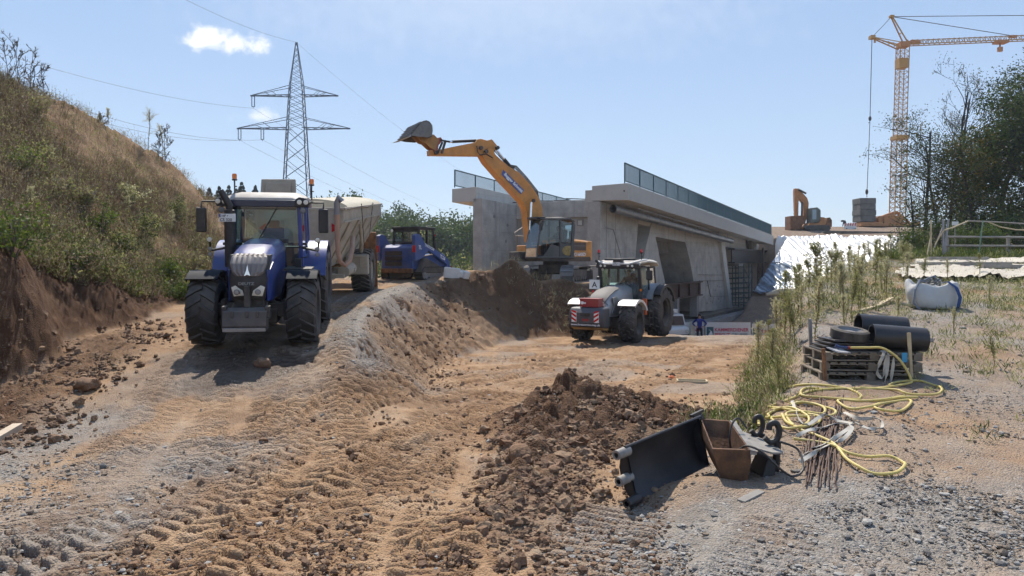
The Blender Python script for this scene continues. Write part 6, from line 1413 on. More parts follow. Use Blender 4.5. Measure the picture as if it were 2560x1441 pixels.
b = MB(); ribbon(b, spl([pw(.16, .1, .5), pw(.14, -.06, .48), pw(.05, -.1, .3), pw(.02, -.1, .15), pw(.1, -.1, .08), pw(.14, -.1, .25), pw(.17, -.08, .45)], 5), .05); ribbon(b, spl([pw(.2, .1, .5), pw(.2, -.07, .45), pw(.16, -.12, .15), pw(.12, -.12, -.05), pw(.2, -.12, -.06), pw(.26, -.1, .2), pw(.3, -.06, .42)], 5), .05)
tag(b.build('webbing_sling', M_SLING), 'cream webbing sling hanging down from the pallet stack', 'sling', 'cream webbing slings')

# ---------------------------------------------------------------- yellow hose
def zq(x, y): return 1500+x/2.7707, 760+y/2.7707
def hose_path(pts, seed, lift=.02):
    out = []
    for i, (x, y) in enumerate(pts): out.append(gp(*zq(x, y), lift+.035*((i*37+seed*11) % 5)/4))
    return spl(out, 7)
M_HOSE = mat('yellow_hose', (.66, .52, .15), .55, var=.12, dust=.25, dcol=(.4, .34, .24))
b = MB(); hr = .019
noz = pw(-.42, .0, .56); b.tube(spl([noz, pw(-.1, -.05, .57), pw(.12, -.1, .56), pw(.34, -.2, .38), pw(.46, -.3, .1), pw(.38, -.36, .03)]+[gp(*zq(*p), .03) for p in ((1900, 600), (1750, 600), (1600, 602), (1450, 620), (1300, 680), (1180, 722), (1085, 738), (1085, 700), (1200, 625), (1350, 580), (1500, 572), (1700, 598), (1800, 640), (1795, 672), (1700, 672), (1550, 662), (1420, 652), (1388, 630), (1420, 598), (1530, 600))], 6), hr, 8)
for i, pts in enumerate(([(2000, 575), (2050, 560), (2200, 556), (2310, 575), (2368, 606), (2330, 634), (2150, 642), (2060, 622), (1950, 602), (1800, 600)], [(2200, 660), (2050, 672), (1950, 692), (1898, 728), (1950, 760), (2080, 756), (2150, 712), (2135, 676), (1990, 702), (1850, 742), (1730, 740), (1650, 700), (1675, 674), (1800, 690), (1950, 690), (2110, 650)],
        [(1000, 872), (1080, 822), (1200, 800), (1350, 800), (1500, 792), (1610, 790), (1630, 768), (1560, 730), (1400, 702), (1300, 720), (1180, 772), (1172, 805), (1260, 868), (1350, 882), (1440, 832), (1430, 790), (1300, 742), (1120, 782), (1100, 862)], [(1180, 760), (1300, 705), (1450, 705), (1550, 745), (1540, 775), (1400, 770), (1290, 770), (1340, 862), (1400, 880), (1500, 850), (1520, 805), (1420, 770), (1280, 745), (1170, 740)],
        [(1260, 790), (1290, 830), (1345, 868)], [(1380, 880), (1500, 932), (1620, 1002), (1700, 1082), (1780, 1150), (1900, 1190), (2050, 1192), (2112, 1152), (2090, 1112), (2000, 1082), (1850, 1070), (1720, 1055), (1620, 1012), (1500, 972), (1340, 960)])):
    b.tube(hose_path(pts, i), hr, 8)
h = b.build('hose', M_HOSE); tag(h, 'long yellow hose in tangled coils on the gravel', 'hose')
bn = MB().tube([noz, noz+Vector((-.16, 0, .01))], [.02, .028], 10).tube([noz+Vector((-.14, 0, 0)), noz+Vector((-.2, .02, .03))], .035, 8).build('nozzle', mat('nozzle_blue', (.03, .05, .14), .4), h)
MB().tube([noz, noz+Vector((.05, 0, 0))], .026, 10).build('coupling', M_RED, h)

# ---------------------------------------------------------------- rods, slings
r2 = random.Random(12); M_ROD = mat('rusty_rod', (.14, .085, .06), .8, var=.35, scale=6)
for k in range(38):
    f = (k % 13)/12-.5; far = gp(2066+f*84+r2.uniform(-16, 16), 1005+r2.uniform(-16, 50), .012+.014*(k//13)); nr = gp(2046+f*50+r2.uniform(-24, 24), 1190+r2.uniform(-80, 42), .012+.016*(k//13))
    o = MB().tube([nr, far], .0075, 6).build('steel_rod', M_ROD); tag(o, 'rusty thin steel rod in the bundle under the hose', 'steel rod', 'rusty rods in a loose bundle')
b = MB()
for pts in ([(1980, 1010), (2010, 1075), (2060, 1055), (2090, 1060), (2130, 1075), (2100, 1105), (2060, 1120), (2030, 1135)], [(2110, 1040), (2150, 1060), (2195, 1065), (2205, 1078), (2170, 1085), (2140, 1075)], [(2020, 1140), (2000, 1170), (2040, 1150), (2075, 1120), (2110, 1110), (2130, 1085), (2090, 1068), (2050, 1085), (2020, 1095), (1990, 1100)]):
    ribbon(b, spl([gp(x, y, .045+.025*(i % 3)) for i, (x, y) in enumerate(pts)], 5), .048, .4)
tag(b.build('webbing_sling', M_SLING), 'cream webbing slings tangled over the steel rods', 'sling', 'cream webbing slings')

# ---------------------------------------------------------------- black ditching bucket leaning on the heap
M_BKT = mat('black_bucket_paint', (.018, .020, .026), .45, .2, var=.25, scale=4, dust=.22, dcol=(.22, .17, .13))
M_WORN = mat('worn_pale_steel', (.27, .25, .225), .6, .3, var=.25, scale=8)
def ditch_bucket():
    BL_ = Vector((1.30, 7.74, gz(1.30, 7.74)+.02)); BRt = Vector((2.36, 8.80, gz(2.36, 8.8)+.06))
    t = thing('digger_bucket', 'wide black ditching bucket leaning against the clods, its inside towards the viewer', 'digger bucket', BL_)
    ax = (BRt-BL_); L = ax.length; ax.normalize(); back = Vector((-ax.y, ax.x, 0)).normalized(); up = Vector((0, 0, 1)); upn = (up*1.0+back*.30).normalized(); bk = (back-upn*back.dot(upn)).normalized()
    prof = [(0, -.02), (.05, .03), (.12, .07), (.25, .09), (.38, .08), (.49, .03), (.56, -.04)]
    inn = prof; out = [(h+.0, d+.018) for h, d in reversed(prof)]
    b = MB(); b.loft([[ax*u+upn*h+bk*d for h, d in inn+out] for u in (0, L)]); b.build('shell', M_BKT, t, ang=50)
    for u in (0.0, L-.025):
        b = MB(); pl = [ax*u+upn*h+bk*d for h, d in prof]; b.add(pl+[p+ax*.025 for p in pl], [tuple(range(7)), tuple(range(13, 6, -1))]+[(i, i+1, i+8, i+7) for i in range(6)]); b.build('side_plate', M_BKT, t)
    b = MB(); b.tube([ax*-.02+upn*.575+bk*-.05, ax*(L+.02)+upn*.575+bk*-.05], .02, 8); b.build('top_rim', M_BKT, t)
    for h, d, m in ((.53, -.03, M_WORN), (.26, .02, M_WORN), (.03, -.02, M_BKT)):
        b = MB(); b.lathe([(-.16, .028), (-.16, .052), (.05, .055), (.06, .02)], 16, 'X'); lug = b.build('lug', m, t); lug.location = upn*h+bk*d; lug.rotation_euler = ax.to_track_quat('X', 'Z').to_euler()
    b = MB(); pl = [(L-.02, .60), (L-.02, .32), (L+.20, .30), (L+.16, .60)]; b.prism(pl, (0, 0, 0), ax, upn, bk*.03); b.bar(ax*(L-.1)+upn*.615, ax*(L+.18)+upn*.625, .03); b.build('ear_plate', M_BKT, t)
    b = MB(); b.prism([(0, 0), (.05, .0), (.05, .07), (0, .07)], ax*(L+.03)+upn*.48+bk*-.004, ax, upn, bk*-.004); b.build('slot', M_WORN, t)
ditch_bucket()
def rusty_bucket():
    o = Vector((2.40, 8.02, gz(2.40, 8.02)-.02)); t = thing('digger_bucket', 'narrow rusty trench bucket with an open top, lying beside the black bucket', 'digger bucket', o, (R(0), R(4), R(-3)))
    w = .205; rim = [(-.02-w, 0, .36), (-.02+w, 0, .38), (.0+w-.03, .95, .50), (.0-w+.03, .95, .50)]; bot = [(-w+.10, .02, .04), (w-.03, .02, .0), (w-.06, .62, .10), (-w+.10, .62, .12)]
    mid = [(-w*.92, -.01, .25), (w*.98, -.01, .25), (w*.88, .82, .32), (-w*.88, .82, .32)]
    def shr(q, k): c = sum((Vector(p) for p in q), Vector())/4; return [c+(Vector(p)-c)*k+Vector((0, 0, .0)) for p in q]
    b = MB(); b.loft([bot, mid, rim], cap=False); b.add(bot, [(0, 1, 2, 3)]); b.loft([[p+Vector((0, 0, .015)) for p in shr(bot, .9)], shr(mid, .93), shr(rim, .93)], cap=False); b.add([p+Vector((0, 0, .015)) for p in shr(bot, .9)], [(0, 1, 2, 3)])
    for i in range(4): b.add([rim[i], rim[(i+1) % 4], shr(rim, .93)[(i+1) % 4], shr(rim, .93)[i]], [(0, 1, 2, 3)])
    b.build('shell', mat('dark_rust', (.075, .036, .022), .85, var=.45, scale=5, bump=.3, col2=(.21, .10, .045)), t)
    b = MB(); b.loft([[(w*.9+.0, y, z), (w*.9+.07, y, z-.01), (w*.9+.07, y, z-.05), (w*.9, y, z-.05)] for y, z in ((-.01, .385), (.95, .505))]); b.build('rim_plate', M_WORN, t)
    b = MB(); b.prism([(.0, .12), (.18, .0), (.32, .06), (.32, .22), (.22, .52), (.04, .75), (-.02, .75)], (w*.9+.06, .02, .36), (1, 0, -.05), (0, 1, .06), (0, 0, .02)); b.build('bracket_plate', M_WORN, t)
    for (x, y, k) in ((w+.30, .30, .72), (w+.22, .62, .6)):
        b = MB(); pts = [Vector((x-.12*k, y, .40+.07)), Vector((x-.03*k, y, .42)), Vector((x+.07*k, y, .46)), Vector((x+.10*k, y, .56)), Vector((x+.04*k, y, .64)), Vector((x-.05*k, y, .62)), Vector((x-.06*k, y, .56))]
        b.tube(spl(pts, 4), [.03]*4+[.05*k]*21, 10); b.tube([(x+.06, y, .44), (x+.07, y+.02, .1)], .06*k, 10); b.build('hook', M_BLACK, t)
    b = MB(); b.box((w+.24, .34, .14), (.16, .42, .24), (0, .2, .1), (.7, .8)); b.build('hook_block', M_BLACK, t, bevel=.03)
    b = MB(); b.tube(spl([(.12, .5, .2), (.08, .5, .4), (.12, .55, .56), (.2, .6, .60), (w+.08, .55, .5)], 6), .012, 6); b.tube(spl([(.10, .1, .36), (.16, .02, .42), (.3, -.05, .38), (.5, -.1, .22), (.66, -.02, .14), (.80, .1, .2), (.80, .3, .36), (.62, .36, .42)], 6), .013, 6); b.build('cable', M_BLACK, t)
rusty_bucket()
def lying(label, p0, p1, w, h, m, name='board', lift=.02, group=None):
    a, c = gp(*p0, lift), gp(*p1, lift); tag(MB().bar(a, c, w, h).build(name, m, bevel=.004), label, 'board', group)
lying('thin grey board on the gravel before the rusty bucket', (1852, 1262), (1902, 1237), .10, .02, mat('weathered_board', (.27, .25, .225), .9, var=.2, scale=6), lift=.035)
lying('squared pale timber lying at the left picture edge', (-30, 1122), (44, 1078), .13, .12, mat('fresh_timber', (.52, .42, .31), .8, var=.12, scale=3), 'squared_timber', .05)
a = gp(1730, 958); t = thing('formwork_tray', 'pale dusty wooden tray lying alone on the bare track', 'tray', a, (0, 0, R(-8)))
b = MB(); b.bb(-.34, .34, -.16, .16, .0, .03); b.build('base', M_CON, t); b = MB()
for y in (-.16, .13): b.bb(-.34, .34, y, y+.03, .031, .07)
for x in (-.34, .31): b.bb(x, x+.03, -.129, .129, .031, .07)
b.build('rim', M_LATH, t)
a = gp(1678, 949); o = MB().lathe([(0, .07), (.03, .09), (.09, .05), (.10, .001)], 12, 'Z').build('cap', mat('faded_orange', (.55, .13, .03), .6, var=.2)); o.location = a; o.rotation_euler = (.5, .3, 0); tag(o, 'small orange plastic cap lying left of the wooden tray', 'cap')
# white kerb stones behind the skid steer
for i, (px, py, s, lb) in enumerate(((1130, 690, (.62, .4, .42), 'large white block right of the skid steer'), (1147, 686, (.4, .3, .3), 'white block behind the large white block'), (1152, 694, (.34, .3, .24), 'small white lump at the end of the white blocks'), (1163, 690, (.3, .25, .3), 'outermost white lump beside the spoil'))):
    x = (px-HX)/F*28.4; o = MB().box((0, 0, 0), s, (.1*i, .1, .3*i)).build('kerb_block', mat('white_block', (.66, .64, .60), .8, var=.1, bump=.3, bscale=12), bevel=.04); o.location = (x, 28.4, gz(x, 28.4)+s[2]*.42); tag(o, lb, 'block', 'white blocks by the skid steer')
# beige cabin and railing in the gap left of the skid steer
t = thing('site_container', 'small beige container behind the trailer', 'container', P(920, 662, 44)); b = MB(); b.bb(-.55, .55, -.5, .5, .1, 1.75); b.build('box', mat('container_beige', (.50, .42, .24), .7, var=.12), t, bevel=.03); b = MB(); b.bb(-.3, .45, -.52, -.50, .25, .5); b.bb(-.5, .5, -.52, -.5, 1.5, 1.58); b.build('vent', M_CHAS, t)
t = thing('guard_rail', 'pale pipe railing in the gap left of the skid steer', 'railing', P(935, 668, 40)); b = MB()
for z0, z1 in ((1.45, 1.5), (.95, .8), (.45, .3)): b.bar((-.2, 0, z0), (2.0, 0, z1), .06)
b.build('rail', M_STEEL, t)
for x in (.45, 1.1, 1.9): MB().bar((x, 0, -.2), (x, 0, 1.55), .06).build('post', M_WOOD, t)
# ---------------------------------------------------------------- plants
def leafmat(name, c, c2, tr=.4, rough=.6, scale=.7):
    return mat(name, c, rough, var=.2, scale=scale, col2=c2, transl=tr, spec=.25)
M_L = {k: leafmat('leaf_'+k, *v) for k, v in dict(
    dark=((.026, .052, .016), (.075, .115, .028), .42), mid=((.045, .08, .02), (.11, .14, .035), .42), fresh=((.07, .13, .015), (.17, .22, .035), .45),
    olive=((.21, .23, .075), (.37, .36, .15), .55), pale=((.46, .44, .23), (.64, .60, .37), .58), dry=((.18, .13, .085), (.35, .27, .18), .40),
    straw=((.30, .22, .125), (.46, .37, .23), .30), autumn=((.10, .085, .02), (.22, .15, .035), .40), conifer=((.014, .028, .018), (.03, .05, .028), .15), far=((.035, .070, .022), (.095, .14, .04), .38)).items()}
M_BARK = mat('bark', (.045, .036, .028), .9, var=.3, scale=6, bump=.3); M_STEM = mat('weed_stem', (.16, .10, .05), .8, var=.3); M_TWIG = mat('bare_twig', (.11, .085, .07), .9, var=.25)
def unit(v): return v/np.maximum(np.linalg.norm(v, axis=-1, keepdims=True), 1e-9)
class Veg:
    def __init__(s): s.V = []; s.F = []; s.M = []; s.n = 0
    def leaves(s, C, A, L, Wd, mi, r):                      # kite shaped leaves from C along A
        n = len(C); A = unit(A); B = unit(np.cross(A, unit(r.normal(size=(n, 3))))); L = np.broadcast_to(L, (n,))[:, None]; Wd = np.broadcast_to(Wd, (n,))[:, None]
        V = np.stack([C, C+A*L*.45+B*Wd*.5, C+A*L, C+A*L*.45-B*Wd*.5], 1).reshape(-1, 3)
        s.V.append(V); s.F.append(np.arange(4*n).reshape(n, 4)+s.n); s.M.append(np.broadcast_to(mi, (n,)).astype(int)); s.n += 4*n
    def stems(s, P0, P1, r0, r1, mi=0):                     # three sided sticks
        P0 = np.asarray(P0, float); P1 = np.asarray(P1, float); n = len(P0); d = unit(P1-P0); h = np.where(np.abs(d[:, 2:3]) < .9, np.array([[0, 0, 1.]]), np.array([[1., 0, 0]]))
        a = unit(np.cross(d, h)); b = np.cross(d, a); r0 = np.broadcast_to(r0, (n,)); r1 = np.broadcast_to(r1, (n,)); vs = []
        for p, rr in ((P0, r0), (P1, r1)):
            for k in range(3): t = 2*math.pi*k/3; vs.append(p+(a*math.cos(t)+b*math.sin(t))*rr[:, None])
        V = np.stack(vs, 1).reshape(-1, 3); base = np.arange(n)[:, None]*6+s.n
        for k in range(3): s.F.append(base+np.array([[k, (k+1) % 3, 3+(k+1) % 3, 3+k]])); s.M.append(np.full(n, mi))
        s.V.append(V); s.n += 6*n
    def build(s, name, mats_, parent=None):
        return np_mesh(name, np.concatenate(s.V), np.concatenate(s.F), mats_, np.concatenate(s.M), parent=parent)
def rdir(r, n, up=0.0): v = r.normal(size=(n, 3)); v[:, 2] += up; return unit(v)

# tall horseweed stalks: prototypes with stem, leaves and flower head
def horseweed(seed, h, cols=('olive', 'pale'), plume=.42, bush=1.0, label='', loc=(0, 0, 0)):
    r = np.random.default_rng(seed); t = thing('weed_stalk', label, 'weed', loc)
    ns = 9; z = np.linspace(0, 1, ns); bend = r.normal(size=2)*.10*h; path = np.stack([bend[0]*z**2+.015*h*np.sin(z*7+seed), bend[1]*z**2, h*z], 1)
    def at(f): return np.stack([np.interp(f, z, path[:, i]) for i in range(3)], 1)
    v = Veg(); v.stems(path[:-1], path[1:], .011*h, .007*h)
    nb = int(24*bush); fb = r.uniform(1-plume, .93, nb); pb = at(fb); db = rdir(r, nb, 1.5); xb = np.clip((fb-1+plume)/plume, 0, 1); lb = h*(.06+.15*np.sin(np.pi*xb)**.7)*r.uniform(.6, 1.3, nb); eb = pb+db*lb[:, None]; v.stems(pb, eb, .005, .003); v.build('stem', M_STEM, t)
    v = Veg(); n = int(80*bush); f = r.uniform(.05, .75, n); d = rdir(r, n, .5); v.leaves(at(f), d, h*.055*r.uniform(.6, 1.4, n), .014, 0, r); v.build('leaves', M_L[cols[0]], t)
    v = Veg(); n = int(650*bush); k = r.integers(0, nb, n); w = r.uniform(.15, 1.05, n)[:, None]; c = pb[k]*(1-w)+eb[k]*w+r.normal(size=(n, 3))*.018*h; v.leaves(c, rdir(r, n, .8), r.uniform(.02, .05, n), .013, 0, r)
    n = 60; v.leaves(at(r.uniform(.85, 1.02, n))+r.normal(size=(n, 3))*.02*h, rdir(r, n, 1.2), .05, .016, 0, r); v.build('blossom', M_L[cols[1]], t)
    return t
def bush(name, label, loc, rad, h, cols, n, lsize, seed, cat='bush', group=None, stems=7, squash=1.0, clump=.35):
    r = np.random.default_rng(seed); t = thing(name, label, cat, loc, group=group)
    tips = np.stack([r.normal(size=stems)*rad*.5, r.normal(size=stems)*rad*.5, r.uniform(.5, 1.0, stems)*h], 1); v = Veg()
    v.stems(np.zeros((stems, 3))-[0, 0, .15], tips*[.5, .5, .55], .02*max(h, .6), .014*max(h, .6)); v.stems(tips*[.5, .5, .55], tips, .014*max(h, .6), .006)
    nb = stems*4; k = r.integers(0, stems, nb); w = r.uniform(.35, 1, nb)[:, None]; st = tips[k]*w; en = st+rdir(r, nb, .5)*rad*.55*r.uniform(.5, 1.2, nb)[:, None]; v.stems(st, en, .007*max(h, .6), .004); v.build('stem', M_TWIG, t)
    v = Veg(); k = r.integers(0, nb, n); w = r.uniform(.2, 1.1, n)[:, None]; c = st[k]*(1-w)+en[k]*w+r.normal(size=(n, 3))*rad*clump*.45*[1, 1, squash]; c[:, 2] = np.abs(c[:, 2]); v.leaves(c, rdir(r, n, .2), lsize*r.uniform(.6, 1.4, n), lsize*.5, r.integers(0, len(cols), n), r); v.build('foliage', [M_L[q] for q in cols], t)
    return t
def tree(name, label, loc, h, seed, cols, nleaf, lsize, spread=.5, levels=4, bare=.3, r0=.16, cat='tree', group=None, low=.25, upright=.6, clumps=0, lean=(0, 0), forks=3):
    r = np.random.default_rng(seed); t = thing(name, label, cat, loc, group=group); S = []; tips = []
    def grow(p, d, L, rad, lev):
        n = 5 if lev == 0 else 3
        pts = [p]; dd = d.copy()
        for i in range(n):
            dd = unit((dd+r.normal(size=3)*(.06 if lev == 0 else .22)+np.array([0, 0, .10*upright]))[None])[0]; pts.append(pts[-1]+dd*L/n)
        for i in range(n): S.append((pts[i], pts[i+1], rad*(1-.55*i/n), rad*(1-.55*(i+1)/n)))
        if lev >= levels-1: tips.append((pts[-2], pts[-1])); return
        nb = (int(9+h*.5) if lev == 0 else forks+int(r.integers(0, 2)))
        for j in range(nb):
            f = r.uniform(low, 1) if lev == 0 else r.uniform(.3, 1); i = min(int(f*n), n-1); q = pts[i]+(pts[i+1]-pts[i])*(f*n-i)
            a = unit((unit(r.normal(size=3)[None])[0]*[1, 1, .35])[None])[0]; nd = unit((a*(1-.45*upright)+dd*.55*upright+np.array([0, 0, .25*upright]))[None])[0]
            L2 = (h*spread*(1.1-.6*f) if lev == 0 else L*r.uniform(.45, .75)); grow(q, nd, L2*r.uniform(.7, 1.15), rad*(.42 if lev == 0 else .55)*(1-.4*f), lev+1)
        if lev > 0: tips.append((pts[-2], pts[-1]))
    grow(np.array([0, 0, -.2]), unit(np.array([[lean[0], lean[1], 1.]]))[0], h, r0, 0)
    P0 = np.array([q[0] for q in S]); P1 = np.array([q[1] for q in S]); ra = np.array([q[2] for q in S]); rb = np.array([q[3] for q in S])
    b = MB()
    v = Veg(); v.stems(P0, P1, np.maximum(ra, .012), np.maximum(rb, .010)); v.build('trunk', M_BARK, t)
    if nleaf:
        T0 = np.array([q[0] for q in tips]); T1 = np.array([q[1] for q in tips]); v = Veg(); keep = r.permutation(len(T0))[:max(int(len(T0)*(1-bare)), 1)]
        k = keep[r.integers(0, len(keep), nleaf)]; w = r.uniform(-.3, 1.1, nleaf)[:, None]; c = T0[k]*(1-w)+T1[k]*w+r.normal(size=(nleaf, 3))*(h*.022+clumps); v.leaves(c, rdir(r, nleaf, -.1), lsize*r.uniform(.6, 1.4, nleaf), lsize*.62, r.integers(0, len(cols), nleaf), r); v.build('crown', [M_L[q] for q in cols], t)
    return t
def tp(px, py, Y): x = (px-HX)/F*Y; return (x, Y, gz(x, Y))

# --- hill cover (nobody could count it) and the shrubs that stand out
def hill_cover():
    r = np.random.default_rng(77)
    def pts_(n, fn):
        out = []
        while sum(map(len, out)) < n:
            m = 20000; y = 1/r.uniform(1/46, 1/8.5, m); x = r.uniform(-.74, -.30, m)*y; q = foot(y)-x; cx = ip(y, 0, -28, 15, -25, 22, -22.5, 29, -20.3, 31.5, -18.6, 35, -17, 38, -16.3, 42, -15.8, 50, -16)
            cutw = ip(y, 0, 1.5, 15, 1.3, 18, .8, 24, .2); ok = (q > cutw+.1) & (x > cx-1.5) & (r.random(m) < fn(x, y, q)); out.append(np.stack([x[ok], y[ok]], 1))
        return np.concatenate(out)[:n]
    def clumps(name, P_, hs, mats_, ml, nl, ll, wd, stem=True, up=1.2):
        n = len(P_); z = H(P_[:, 0], P_[:, 1]); B = np.stack([P_[:, 0], P_[:, 1], z], 1); hh = hs*r.lognormal(0, .4, n); v = Veg()
        ns = 4; k = np.repeat(np.arange(n), ns); tipd = rdir(r, n*ns, 2.2)*hh[k][:, None]*r.uniform(.5, 1.1, n*ns)[:, None]; base = B[k]+r.normal(size=(n*ns, 3))*[.10, .10, .02]
        if stem: v.stems(base, base+tipd, .006, .003, 0)
        kk = r.integers(0, n*ns, n*nl); w = r.uniform(.15, 1.08, n*nl)[:, None]; c = base[kk]+tipd[kk]*w+r.normal(size=(n*nl, 3))*.045
        typ = r.choice(ml, n)[k[kk]]; v.leaves(c, rdir(r, n*nl, up), ll*r.uniform(.5, 1.5, n*nl), wd, typ, r); o = v.build(name, mats_); o['kind'] = 'stuff'; return o
    nz = lambda x, y, s: blotch(x, y, s)
    clumps('dry_undergrowth', pts_(7500, lambda x, y, q: np.clip(.45+1.6*nz(x, y, .35), .08, 1)), .40, [M_STEM, M_L['dry'], M_L['straw'], M_L['olive']], [1, 1, 2, 3], 16, .07, .026)
    clumps('dry_grass', pts_(4500, lambda x, y, q: np.clip(.5-1.2*nz(x, y, .35), .1, 1)), .22, [M_STEM, M_L['straw'], M_L['dry'], M_L['olive']], [1, 2, 3, 3], 12, .12, .012, False, 1.8)
    clumps('green_undergrowth', pts_(1900, lambda x, y, q: np.clip((ss((3.4-q)/2.5)*1.2+ss((15-y)/4)*.7)*(.35+1.8*nz(x+20, y, .5)), 0.01, 1)), .42, [M_STEM, M_L['mid'], M_L['olive'], M_L['fresh'], M_L['straw']], [1, 1, 2, 2, 2, 3, 4, 4], 20, .075, .035)
hill_cover()
def hp(px, py): return gp(px, py, -.03, 8, 60)
HB = [(45, 450, 1.0, .9, ('fresh', 'olive'), 'bright green shrub low at the left picture edge of the hill'), (30, 640, .9, .8, ('mid', 'fresh'), 'dense green shrub above the cut at the left edge'), (120, 520, .7, .8, ('olive', 'dry'), 'olive brown shrub on the left middle of the hill'),
      (250, 600, .7, 1.0, ('fresh', 'mid'), 'upright fresh green shrub in the middle of the hill'), (300, 640, .6, .6, ('mid', 'olive'), 'small green shrub right of the upright fresh one'), (200, 540, .5, 1.0, ('dry', 'olive'), 'brown seeding shrub beside the shaded hollow'),
      (410, 720, .8, .85, ('fresh', 'fresh', 'mid'), 'yellow green shrub at the foot of the hill left of the tractor wheel'), (455, 755, .55, .5, ('fresh', 'mid'), 'low leafy shrub right beside the tractor wheel'), (350, 600, .6, .9, ('olive', 'mid'), 'olive shrub halfway down the right part of the hill'),
      (440, 560, .6, .9, ('mid', 'olive'), 'leafy green plant high on the right part of the hill'), (90, 300, .8, .8, ('dry', 'olive'), 'brown shrub high up near the left hill crest'), (330, 520, .6, .8, ('olive', 'pale'), 'pale olive shrub in the upper middle of the hill'), (480, 690, .6, .7, ('olive', 'dry'), 'dry shrub behind the tractor front wheel'), (170, 690, .5, .45, ('mid', 'dry'), 'small bush on the upper rim of the earth cut')]
for i, (px, py, rad, h, cols, lb) in enumerate(HB): bush('shrub', lb, hp(px, py), rad*.9, h*1.1, cols, 950, .085, 100+i, 'shrub', 'shrubs on the hill side')
for i, (px, py, h, lb) in enumerate(((22, 200, 1.9, 'leftmost bare sapling on the hill crest'), (48, 205, 2.1, 'tallest bare sapling in the left crest group'), (78, 215, 2.0, 'bare sapling in the middle of the crest group'), (112, 232, 1.6, 'rightmost bare sapling of the crest group'), (415, 395, 1.9, 'twiggy sapling on the crest above the tractor'), (395, 385, 1.4, 'smaller twiggy sapling left of the one above the tractor'), (250, 285, .8, 'low twiggy plant in the middle of the crest'))):
    tree('sapling', lb, hp(px, py+9)-Vector((0, 0, .1)), h, 300+i, ('dry', 'straw', 'dry'), 260, .035, .32, 4, .1, .022, 'sapling', 'bare saplings on the hill crest', .12, .9, .01, forks=2)
for i, (px, py, h, lb) in enumerate(((372, 372, 1.9, 'single tall pale weed with a thick plume on the hill crest'), (408, 398, 1.7, 'slim tall weed just right of the thick plumed one on the crest'), (270, 300, .8, 'small green weed on the middle of the crest'), (135, 430, .9, 'pale green weed on the upper left slope'), (320, 560, 1.0, 'pale weed standing in the middle of the slope'), (425, 590, 1.0, 'tall pale weed on the right slope'), (75, 560, 1.0, 'tall weed among the green shrubs at the left edge'))):
    w = horseweed(500+i, h, ('olive', 'pale'), .34 if i == 0 else .5, 1.1, lb, hp(px, py+4)); w['group'] = 'tall weeds on the hill'

# --- weeds along the yard edge
r2 = random.Random(5)
protos = [horseweed(600+k, 1.0, ('olive', 'pale') if k % 3 else ('olive', 'olive'), (.55, .7, .5, .62)[k], (1.0, 1.2, .9, 1.1)[k]) for k in range(4)]
used = [False]*4
spots = []
for (px, py, h, lb) in ((1962, 835, 1.75, 'tallest plumed weed standing in front of the banner end'), (1905, 838, 1.0, 'single leaning weed in front of the formwork panel'), (1940, 850, 1.3, 'bushy weed right of the leaning one'), (1985, 870, 1.2, 'weed behind the iron stake'), (2042, 800, 1.9, 'tall dark stemmed weed with few leaves before the silver sheet'),
    (2040, 850, 1.35, 'weed behind the left end of the pallets'), (2150, 790, 1.55, 'branching pale weed beside the warped board'), (2130, 800, 1.2, 'slim weed left of the branching pale one'), (2205, 725, 1.3, 'weed in the row under the sheet corner'), (2110, 835, .9, 'low weed behind the car wheel'), (1930, 930, .9, 'weed at the track edge left of the pallets'), (1948, 990, .7, 'short weed at the track edge near the hose'), (1920, 880, 1.0, 'weed at the track edge below the leaning one'),
    (2270, 720, 1.2, 'green weed left of the white bag'), (2370, 712, .9, 'weed standing right behind the white bag'), (2310, 705, .9, 'weed behind the left corner of the white bag'), (2450, 700, 1.0, 'slim weed on the yard right of the bag'), (2475, 770, .9, 'weed in the gravel right of the bag shadow'), (2385, 850, .7, 'small weed right of the steel profile'), (2485, 920, .6, 'thin weed on the far right gravel'), (2260, 690, 1.2, 'weed at the left end of the fabric sheets')):
    spots.append((px, py, h, lb))
for k, (px, py, h, lb) in enumerate(spots):
    i = k % 4; o = protos[i] if not used[i] else copy_tree(protos[i]); used[i] = True
    o.location = gp(px, py, -.04); o.scale = (h*1.05, h*1.05, h); o.rotation_euler = (0, 0, r2.random()*6.28); o['label'] = lb; o['group'] = 'tall weeds on the yard'
for k in range(84):                                          # the thicket further back that nothing tells apart
    Y = r2.uniform(17, 37); x = float(edge_right(np.array([Y]))[0])+r2.uniform(-.3, 2.2+Y*.06); h = r2.uniform(.6, 1.35)
    o = copy_tree(protos[k % 4]); o.location = (x, Y, gz(x, Y)-.05); o.scale = (h*1.1, h*1.1, h); o.rotation_euler = (0, 0, r2.random()*6.28); o['label'] = 'pale plumed weed in the thicket along the yard edge before the silver sheet'; o['group'] = 'weed thicket along the yard edge'
for i, (px, py, Y, rad, h, cols, lb) in enumerate(((2235, 690, 44, 1.3, 2.2, ('olive', 'mid'), 'tall green bush standing before the silver sheet corner'), (2205, 700, 42, .9, 1.5, ('dry', 'olive'), 'brownish twiggy bush in front of the silver sheet'), (2270, 660, 43, 1.2, 1.6, ('mid', 'olive'), 'green bush left of the pale laths'), (2285, 650, 41, 1.0, 1.2, ('mid', 'fresh'), 'low green bush under the pale laths'), (2150, 720, 38, .8, 1.0, ('dry', 'pale'), 'pale dry bush left of the brownish twiggy one'))):
    bush('bush', lb, tp(px, py, Y), rad, h, cols, 1500, .11, 800+i, 'bush', 'bushes at the yard edge', 12)
bush('bush', 'small leafy green bush between the soil heap and the yellow hose', gp(1868, 1050, -.02), .20, .22, ('mid', 'fresh'), 420, .05, 830, 'bush', None, 9)
